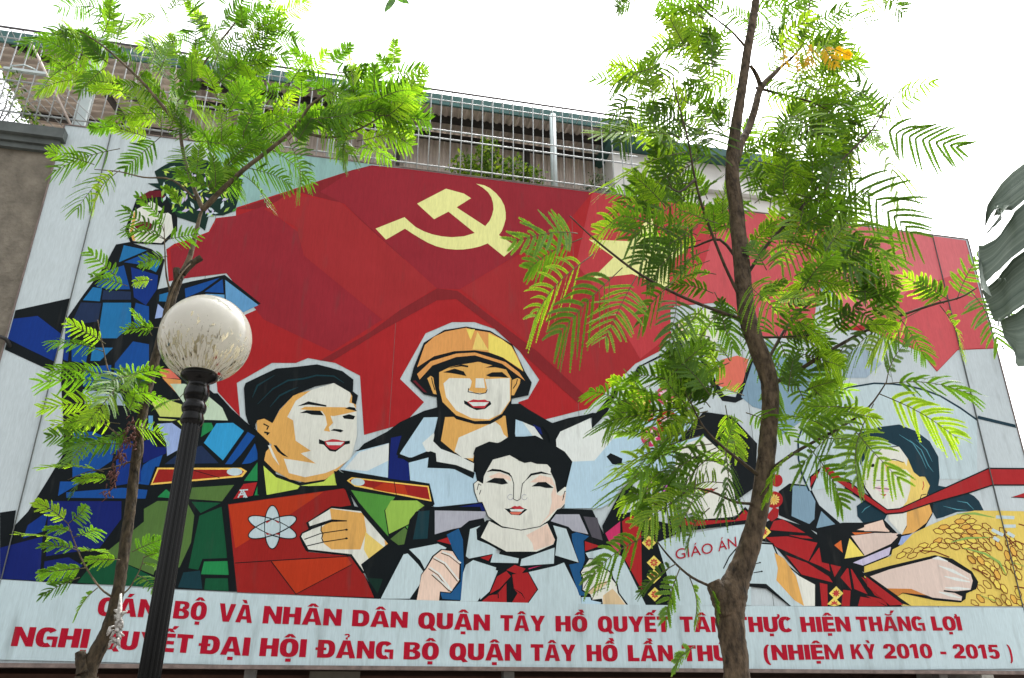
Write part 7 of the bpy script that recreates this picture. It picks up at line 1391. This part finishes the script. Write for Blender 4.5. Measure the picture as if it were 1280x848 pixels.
# yellowing leaflets in the top of the crown
Fy=Fol(5)
for q in [(980,60,985,85),(995,62,1000,88),(1030,58,1045,82),(1040,60,1062,70),(1015,55,1010,80)]: Fy.leaf(A2(q[0],q[1],3.95),A2(q[2],q[3],3.92),plen=.3,pairs=7,tint=.9)
oy=Fy.build(leaf_mat("yellow_leaf","8a6a10","b8901a","c8a830",.5),rt); oy.name="yellow_leaves"
# ---- left tree
TY=4.4
lt=thing("tree","slender leaning tree with fine feathery leaves and stubbed bark, at the left behind the lamp","tree",(at(112,848,TY).x,TY,0))
b=MB(); base=at(108,846,TY)
b.tube([Vector((base.x-.05,TY,0)),Vector((base.x-.03,TY,.6)),Vector((base.x-.01,TY,1.2)),base],[.08,.065,.06,.055],14,wob=.05,rnd=rnd,caps=False)
limb(b,[(108,850),(113,832),(123,812),(133,792),(141,768),(148,738),(153,705),(158,670),(163,635),(167,600),(171,565),(176,530),(183,495),(190,465),(198,435),(206,405),(213,380),(219,360),(225,346)],[22,21,19,17,15.5,14.5,14,13.5,13,12.5,12,11.5,11,11,11,11,11,11.5,10],TY,rnd,14,.06)
limb(b,[(104,842),(102,826),(100,815)],[16,14,12],TY-.03,rnd,10,.1)
limb(b,[(222,352),(221,342),(221,336)],[8,9,8],TY-.04,rnd,8,.1)
limb(b,[(228,343),(240,330),(252,322)],[9,8,8],TY-.05,rnd,8,.08)
b.build("trunk",bark("slender_bark",(.07,.051,.03),(.006,.005,.003),40),lt)
LB=[[(224,348,TY),(236,325,TY),(244,295,TY),(250,270,TY),(254,262,TY)],
 [(254,262,TY),(275,240,4.35),(305,212,4.3),(340,185,4.25),(368,160,4.2),(388,132,4.15),(408,118,4.1)],
 [(254,262,TY),(246,245,TY),(238,222,TY),(230,195,TY),(226,165,TY),(230,135,4.45),(242,105,4.5),(258,75,4.5),(285,40,4.5),(310,10,4.5)],
 [(226,158,TY),(205,135,4.3),(180,105,4.25),(152,78,4.2),(125,55,4.15),(100,40,4.1)],
 [(376,165,4.2),(410,172,4.15),(440,165,4.1),(470,150,4.1),(490,130,4.05)],
 [(245,250,TY),(215,225,4.35),(180,222,4.3),(150,215,4.3),(118,212,4.25)],
 [(215,372,TY),(208,345,4.35),(206,310,4.3),(205,280,4.3)],
 [(206,405,TY),(212,375,4.3),(225,345,4.25),(238,330,4.3)],
 [(188,478,TY),(160,490,4.35),(138,470,4.3),(128,430,4.25),(122,400,4.2)],
 [(172,560,TY),(150,545,4.35),(125,525,4.3),(105,500,4.3)],
 [(170,575,TY),(140,585,4.35),(110,590,4.3),(85,600,4.3)],
 [(143,748,TY),(125,735,4.3),(105,705,4.25),(92,675,4.2),(85,655,4.2)],
 [(150,745,TY),(162,735,4.35),(175,712,4.3),(180,695,4.3)],
 [(195,440,TY),(215,450,4.35),(235,480,4.35),(222,500,4.3)],
 [(176,530,TY-.06),(178,565,TY-.07),(172,580,TY-.07),(171,588,TY-.06)],
]
b=MB()
for k,br in enumerate(LB):
    w0=[9,8,6,5,4,3,3,4,3,2.5,2.5,3,2.5,2.5,4][k]; n=len(br); limb(b,br,[w0*(1-.7*i/(n-1)) for i in range(n)],TY,rnd,8,.06,4)
b.build("branches",mat("pale_young_bark",(.16,.12,.075),.8,.3,.5,25,dark=(.04,.03,.02)),lt)
G=Fol(77)
LL=[((150,186),(68,214),4.3),((145,212),(96,262),4.3),((150,213),(118,262),4.3),((118,206),(62,190),4.25),((208,300),(156,262),4.3),((207,300),(153,290),4.3),((206,300),(248,292),4.3),((205,290),(172,245),4.3),((210,320),(175,330),4.3),
 ((150,350),(110,314),4.25),((160,358),(114,345),4.25),((190,350),(168,352),4.3),((132,430),(85,404),4.25),((130,440),(62,428),4.25),((190,420),(165,388),4.3),((200,410),(155,412),4.3),((140,470),(66,462),4.25),((150,480),(50,478),4.3),((140,475),(200,462),4.3),((135,500),(52,512),4.3),((150,490),(205,500),4.3),((150,530),(65,532),4.3),((120,545),(60,545),4.3),((150,555),(80,560),4.3),((130,590),(52,585),4.3),((140,600),(95,600),4.3),((160,530),(205,545),4.3),
 ((110,600),(90,620),4.3),((85,655),(45,628),4.2),((85,655),(108,632),4.2),((90,665),(58,660),4.2),((92,672),(125,662),4.2),((95,685),(22,668),4.2),((97,688),(52,682),4.2),((98,690),(128,690),4.2),((108,710),(52,716),4.25),((100,722),(52,745),4.25),((122,735),(95,770),4.3),((150,700),(108,700),4.35),((165,690),(200,675),4.3),((180,697),(205,690),4.3),((172,720),(195,740),4.3),((178,705),(205,715),4.3),((235,480),(255,500),4.35),((215,450),(240,465),4.3),((225,500),(195,510),4.3)]
KW=dict(plen=.32,ll=.0085,sp=.007)
for a,t,Y in LL:
    l=math.hypot(t[0]-a[0],t[1]-a[1]); G.leaf(A2(*a,Y),A2(*t,Y-.1),pairs=12 if l>55 else 9,**KW)
fill(G,[(110,50,45,35,14,4.1,4.4,180,110,45,75),(135,85,45,35,24,4.1,4.4,190,120,45,75),(105,30,30,25,5,4.1,4.4,180,110,40,65),(200,120,40,40,18,4.2,4.6,226,165,45,75),(180,155,35,22,8,4.2,4.5,226,190,45,70),(215,45,30,35,6,4.3,4.6,240,110,45,70),(285,35,45,40,26,4.3,4.7,250,100,45,75),(330,20,30,25,6,4.4,4.7,280,60,45,65),(255,110,45,45,22,4.2,4.6,226,165,45,75),(300,110,40,45,16,4.2,4.6,240,160,45,75),(340,160,40,35,16,4.1,4.4,300,210,45,75),(400,120,45,35,24,4.0,4.3,370,165,45,75),(420,165,45,25,14,4.0,4.3,380,165,45,75),(470,135,35,35,22,3.95,4.2,420,165,45,75),(410,85,20,15,5,4.0,4.2,400,120,40,60),(490,90,18,15,5,4.0,4.2,480,130,40,60),(260,200,45,35,22,4.2,4.5,245,240,45,75),(235,235,35,25,12,4.2,4.5,250,262,40,65),(300,170,30,30,10,4.2,4.5,260,240,45,70),(180,465,35,40,6,4.25,4.4,195,440,40,60),(130,520,40,45,9,4.2,4.35,175,530,40,65)],dens=.8,ls=.82,pairs=13,**KW)
G.build(LEAF2,lt)
b=MB()
for (x0,y0,x1,y1,n) in [(168,520,152,575,60),(150,565,135,620,60),(170,535,165,560,20)]:
    for i in range(n):
        t=rnd.random(); p=at(x0+(x1-x0)*t+rnd.uniform(-6,6),y0+(y1-y0)*t+rnd.uniform(-5,5),4.3+rnd.uniform(-.03,.03)); q=p+Vector((rnd.uniform(-.02,.02),rnd.uniform(-.02,.02),-rnd.uniform(.01,.035))); b.tube([p,q],[.004,.0025],4)
b.build("dry_seed_clusters",mat("dry_pod",(.09,.028,.022),.8),lt)
b=MB(); 
for i in range(26):
    t=rnd.random(); p=at(148+rnd.uniform(-7,8),765+t*45+rnd.uniform(-6,6),TY-.075); q=p+Vector((rnd.uniform(-.04,.04),-.01,rnd.uniform(-.05,.05))); b.tube([p,(p+q)/2+Vector((0,-.01,.01)),q],[.005,.009,.004],5)
b.tube([at(151,742,TY-.07),at(149,770,TY-.08),at(147,800,TY-.07)],[.006,.016,.008],6)
b.build("pale_binding",mat("torn_plastic",(.55,.53,.5),.4,.5,.6,60,dark=(.08,.07,.06)),lt)
# ------------------------------------------------------------------ terrace shrubs, far trees
def shrub(name,label,cat,blobs,lf,n,col,seed,Yd,stem=None,group=None):
    """blobs: billboard-axes u,d,z,radius"""
    r=np.random.default_rng(seed); c=bw(*blobs[0][:3]); o=thing(name,label,cat,(c.x,c.y,stem if stem is not None else c.z-.3),group)
    V=[];T=[]
    for (u,d,z,ra) in blobs:
        ce=np.array(bw(u,d,z)); k=int(n*ra*ra/.09); P=r.normal(0,1,(k,3)); P=P/np.linalg.norm(P,axis=1,keepdims=True)*(r.random((k,1))**.45)*ra+ce
        a=nrm(r.normal(0,1,(k,3))+np.array((0,-.3,.2))); w=nrm(np.cross(a,r.normal(0,1,(k,3)))); L=lf*r.uniform(.6,1.3,(k,1))
        V.append(np.stack([P,P+a*L*.5+w*L*.28,P+a*L,P+a*L*.5-w*L*.28],1).reshape(-1,3)); T.append(r.uniform(0,1,k))
    V=np.concatenate(V);T=np.concatenate(T);nq=len(V)//4; me=bpy.data.meshes.new(name); me.from_pydata(V.tolist(),[],np.arange(nq*4).reshape(-1,4).tolist()); at_=me.attributes.new("tint",'FLOAT','FACE'); at_.data.foreach_set("value",T.astype(np.float32)); me.update()
    link("crown",me,col,o); b=MB(); s0=stem if stem is not None else min(q[2] for q in blobs)-.3
    for (u,d,z,ra) in blobs:
        b.tube([bw(blobs[0][0],blobs[0][1],s0),bw((u+blobs[0][0])/2+.03,d,(s0+z)/2),bw(u,d,z+ra*.5)],[max(.008,ra*.05),max(.006,ra*.04),.004],6)
    b.build("stems",mat("shrub_wood",(.06,.045,.03),.9),o); return o
SHR=leaf_mat("shrub_leaf","2f4a1c","5b7c2c","9ab04a",.35)
shrub("shrub","bushy light green shrub behind the middle of the terrace grille","shrub",[(-.25,-.42,7.68,.24),(-.5,-.4,7.55,.22),(.12,-.42,7.6,.22),(.34,-.4,7.55,.17),(-.15,-.4,7.4,.27),(-.22,-.42,7.92,.15),(-.45,-.4,7.35,.2)],.06,620,SHR,3,0,7.1)
shrub("shrub","thin dark grey green shrub beside the pale round post on the terrace","shrub",[(1.18,-.42,7.6,.17),(1.3,-.4,7.4,.18),(1.05,-.4,7.45,.13)],.05,330,leaf_mat("dull_leaf","26362a","40543e","6d7f66",.25),4,0,7.1)
shrub("vine","leafy creeper climbing the left end of the terrace grille","creeper",[(-5.55,-.12,7.75,.16),(-5.45,-.1,7.5,.15),(-5.3,-.1,7.3,.16),(-5.75,-.12,7.6,.16),(-5.2,-.1,7.14,.14),(-5.9,-.12,7.85,.12)],.05,260,SHR,5,0,7.06)
FAR=leaf_mat("far_leaf","3d5528","6b8440","a3b56a",.4)
shrub("tree","distant sparse tree showing past the right edge of the billboard","tree",[(9.6,-7.5,6.9,1.0),(10.2,-7.5,5.6,1.2),(9.8,-7.2,4.4,1.0),(10.8,-7.5,7.4,1.1)],.16,60,FAR,6,0,0)
shrub("hedge","bright leafy hedge beyond the lower right corner of the billboard","hedge",[(7.4,-3.0,1.9,.9),(8.4,-3.2,1.8,.9),(9.2,-3.4,2.0,1.0),(8.0,-3.1,.9,1.0)],.12,160,FAR,7,0,0)
shrub("tree","leafy tree behind the concrete wall, left of the terrace house","tree",[(-7.3,-2.2,7.4,.5),(-6.9,-2.3,6.9,.5),(-7.2,-2.3,7.9,.35)],.06,120,SHR,8,0,0)
# ------------------------------------------------------------------ banana leaf at the right edge
BY=3.0
bn=thing("banana_plant","torn dark green banana leaf hanging in from the right edge","banana plant",(at(1420,700,BY).x,BY+.1,0))
m=bpy.data.materials.new("banana_leaf"); m.use_nodes=True; n=m.node_tree; N=n.nodes.new; K=n.links.new; pb=n.nodes["Principled BSDF"]; pb.inputs["Roughness"].default_value=.6; pb.inputs["Specular IOR Level"].default_value=.25
va=N("ShaderNodeAttribute"); va.attribute_name="vein"; wv=N("ShaderNodeTexNoise"); wv.noise_dimensions='1D'; wv.inputs["Scale"].default_value=9; wv.inputs["Detail"].default_value=4; K(va.outputs["Fac"],wv.inputs["W"])
vb=N("ShaderNodeBump"); vb.inputs["Strength"].default_value=.35; vb.inputs["Distance"].default_value=.01; K(wv.outputs[0],vb.inputs["Height"]); K(vb.outputs[0],pb.inputs["Normal"])
r=N("ShaderNodeValToRGB"); r.color_ramp.elements[0].position=.3; r.color_ramp.elements[1].position=.72; r.color_ramp.elements[0].color=(.08,.11,.09,1); r.color_ramp.elements[1].color=(.19,.235,.185,1); K(wv.outputs[0],r.inputs[0]); K(r.outputs[0],pb.inputs["Base Color"])
t=N("ShaderNodeBsdfTranslucent"); t.inputs["Color"].default_value=(.10,.16,.05,1); ms=N("ShaderNodeMixShader"); ms.inputs[0].default_value=.25; K(pb.outputs[0],ms.inputs[1]); K(t.outputs[0],ms.inputs[2]); K(ms.outputs[0],n.nodes["Material Output"].inputs["Surface"])
VEIN={}
def strip(b,top,bot,dy,th=.002):
    P=[[],[]]; k=12
    tp,_=smooth_path([Vector((x,y,0)) for x,y in top],[0]*len(top),4); bt,_=smooth_path([Vector((x,y,0)) for x,y in bot],[0]*len(bot),4)
    rows=[]
    for j in range(k+1):
        s=j/k; ia=s*(len(tp)-1); a=tp[int(ia)].lerp(tp[min(int(ia)+1,len(tp)-1)],ia-int(ia)); ib=s*(len(bt)-1); c=bt[int(ib)].lerp(bt[min(int(ib)+1,len(bt)-1)],ib-int(ib))
        row=[]
        for i in range(5):
            q=a.lerp(c,i/4); jag=(0 if i in(1,2,3) else rnd.uniform(-1.3,1.3)); row.append((q.x,q.y+jag,BY+dy+.018*math.sin(i*.9+s*2)+.18*(1-s)))
        rows.append(row)
    for off in (0,th):
        base=len(b.v)
        for row in rows:
            for i,(x,y,Y) in enumerate(row): VEIN[len(b.v)]=i/4+dy*90; b.v.append(tuple(at(x,y,Y+off)))
        for j in range(k):
            for i in range(4):
                f=(base+j*5+i,base+j*5+i+1,base+(j+1)*5+i+1,base+(j+1)*5+i); b.f.append(f if off==0 else f[::-1]); b.mi.append(0); b.sm.append(True)
b=MB()
for top,bot,dy in [([(1231,283),(1234,257),(1251,231),(1280,204),(1380,130)],[(1232,284),(1244,261),(1261,264),(1280,252),(1390,170)],0),
 ([(1240,272),(1250,258),(1262,256)],[(1248,268),(1252,274),(1229,296)],.01),
 ([(1223,308),(1244,299),(1263,275),(1280,254),(1390,172)],[(1227,358),(1244,342),(1280,312),(1400,232)],-.02),
 ([(1227,363),(1248,346),(1280,313),(1400,234)],[(1243,402),(1256,399),(1280,381),(1405,300)],.02),
 ([(1250,402),(1280,384),(1405,303)],[(1255,421),(1268,440),(1284,457),(1410,400)],-.01),
 ([(1400,120),(1440,190),(1475,300)],[(1402,170),(1432,240),(1455,350)],.06),([(1402,175),(1445,262),(1470,380)],[(1408,240),(1440,320),(1458,450)],.05),([(1408,245),(1450,345),(1475,470)],[(1414,310),(1440,400),(1460,530)],.07),([(1414,315),(1450,420),(1470,560)],[(1418,400),(1440,490),(1452,600)],.04),
 ([(1222,312),(1223,330),(1226,360)],[(1226,318),(1230,345),(1240,372)],.04)]: strip(b,top,bot,dy)
for i in range(14):
    x,y=rnd.choice([(1245,258),(1250,262),(1238,352),(1250,348),(1246,398),(1252,400),(1255,432),(1232,380)]); p=at(x+rnd.uniform(-3,6),y,BY); b.tube([p,p+Vector((rnd.uniform(-.02,.01),0,-rnd.uniform(.015,.05)))],[.004,.001],4)
lb=b.build("leaf_blade",m,bn); va_=lb.data.attributes.new("vein",'FLOAT','POINT'); va_.data.foreach_set("value",[VEIN.get(i,0.) for i in range(len(lb.data.vertices))])
b=MB(); b.tube([at(1340,120,BY+.1),at(1372,200,BY+.1),at(1395,320,BY+.1),at(1415,460,BY+.1),at(1425,650,BY+.1)],[.012,.016,.02,.026,.04],10); b.tube([at(1425,650,BY+.1),Vector((at(1420,700,BY).x,BY+.1,1.0)),Vector((at(1420,700,BY).x,BY+.1,0))],[.04,.09,.11],12)
b.build("stalk",mat("banana_stalk",(.10,.16,.05),.5),bn)
# ------------------------------------------------------------------ twig of a broad-leaved street tree overhead
tw=thing("street_tree","broad leaved street tree with rounded leaf tips hanging in at the top edge","tree",(-2.2,-1.0,0))
tk=MB(); P,Wd=smooth_path([Vector((-2.2,-1,0)),Vector((-2.15,-.95,2)),Vector((-2.0,-.7,3.6)),Vector((-1.6,.2,4.6)),Vector((-1.1,1.5,5.0)),at(470,-60,2.6)],[.14,.12,.10,.06,.03,.008],6); tk.tube(P,Wd,12,wob=.04,rnd=rnd); tk.build("trunk",BK,tw)
V=MB(); BL=leaf_mat("broad_leaf","2c4a2a","4d7a35","6f9a45",.4)
def oval(b,p,t,w,up):
    p=Vector(p);t=Vector(t);ax=t-p;sd=ax.cross(up).normalized(); L=ax.length; k=8; i0=len(b.v); nn=sd.cross(ax).normalized()
    for j in range(k+1):
        s=j/k; ww=w*math.sin(PI*s**.8)**.8; c=p+ax*s+nn*(-.1*L*s*s); b.v+= [tuple(c-sd*ww+nn*.004),tuple(c),tuple(c+sd*ww+nn*.004)]
    for j in range(k):
        for i in range(2): a=i0+j*3+i; b.f.append((a,a+1,a+4,a+3)); b.mi.append(0); b.sm.append(True)
for x0,y0,x1,y1,w in [(494,-8,481,19,.017),(492,-8,513,7,.015),(470,-25,490,-6,.015),(462,-20,455,-3,.012),(404,-22,412,4,.006),(440,-30,462,-12,.014)]:
    oval(V,at(x0,y0,2.6),at(x1,y1,2.58),w,Vector((.1,1,.25)))
rb=random.Random(9)
for i in range(260):
    c=Vector((rb.gauss(-1.7,.8),rb.gauss(.2,.7),rb.gauss(5.0,.35))); q=c-CAM
    dep=q.y*cp+q.z*sp-0*1.6; vv=(-q.y*sp+(q.z)*cp)
    if dep>0.05 and FOC*vv/dep<500: continue
    d=Vector((rb.gauss(0,1),rb.gauss(0,1),rb.gauss(-.3,.4))).normalized(); oval(V,c,c+d*.09,.022,Vector((.1,.3,1)))
me=V.mesh("crown"); a_=me.attributes.new("tint",'FLOAT','FACE'); a_.data.foreach_set("value",[rb.random()*.6 for _ in me.polygons]); link("crown",me,BL,tw)
tb=MB(); tb.tube([at(470,-60,2.6),at(492,-9,2.6)],[.004,.002],6); tb.tube([at(470,-60,2.6),at(430,-40,2.6),at(404,-22,2.6)],[.004,.003,.002],6); tb.build("twig",TWIG,tw)
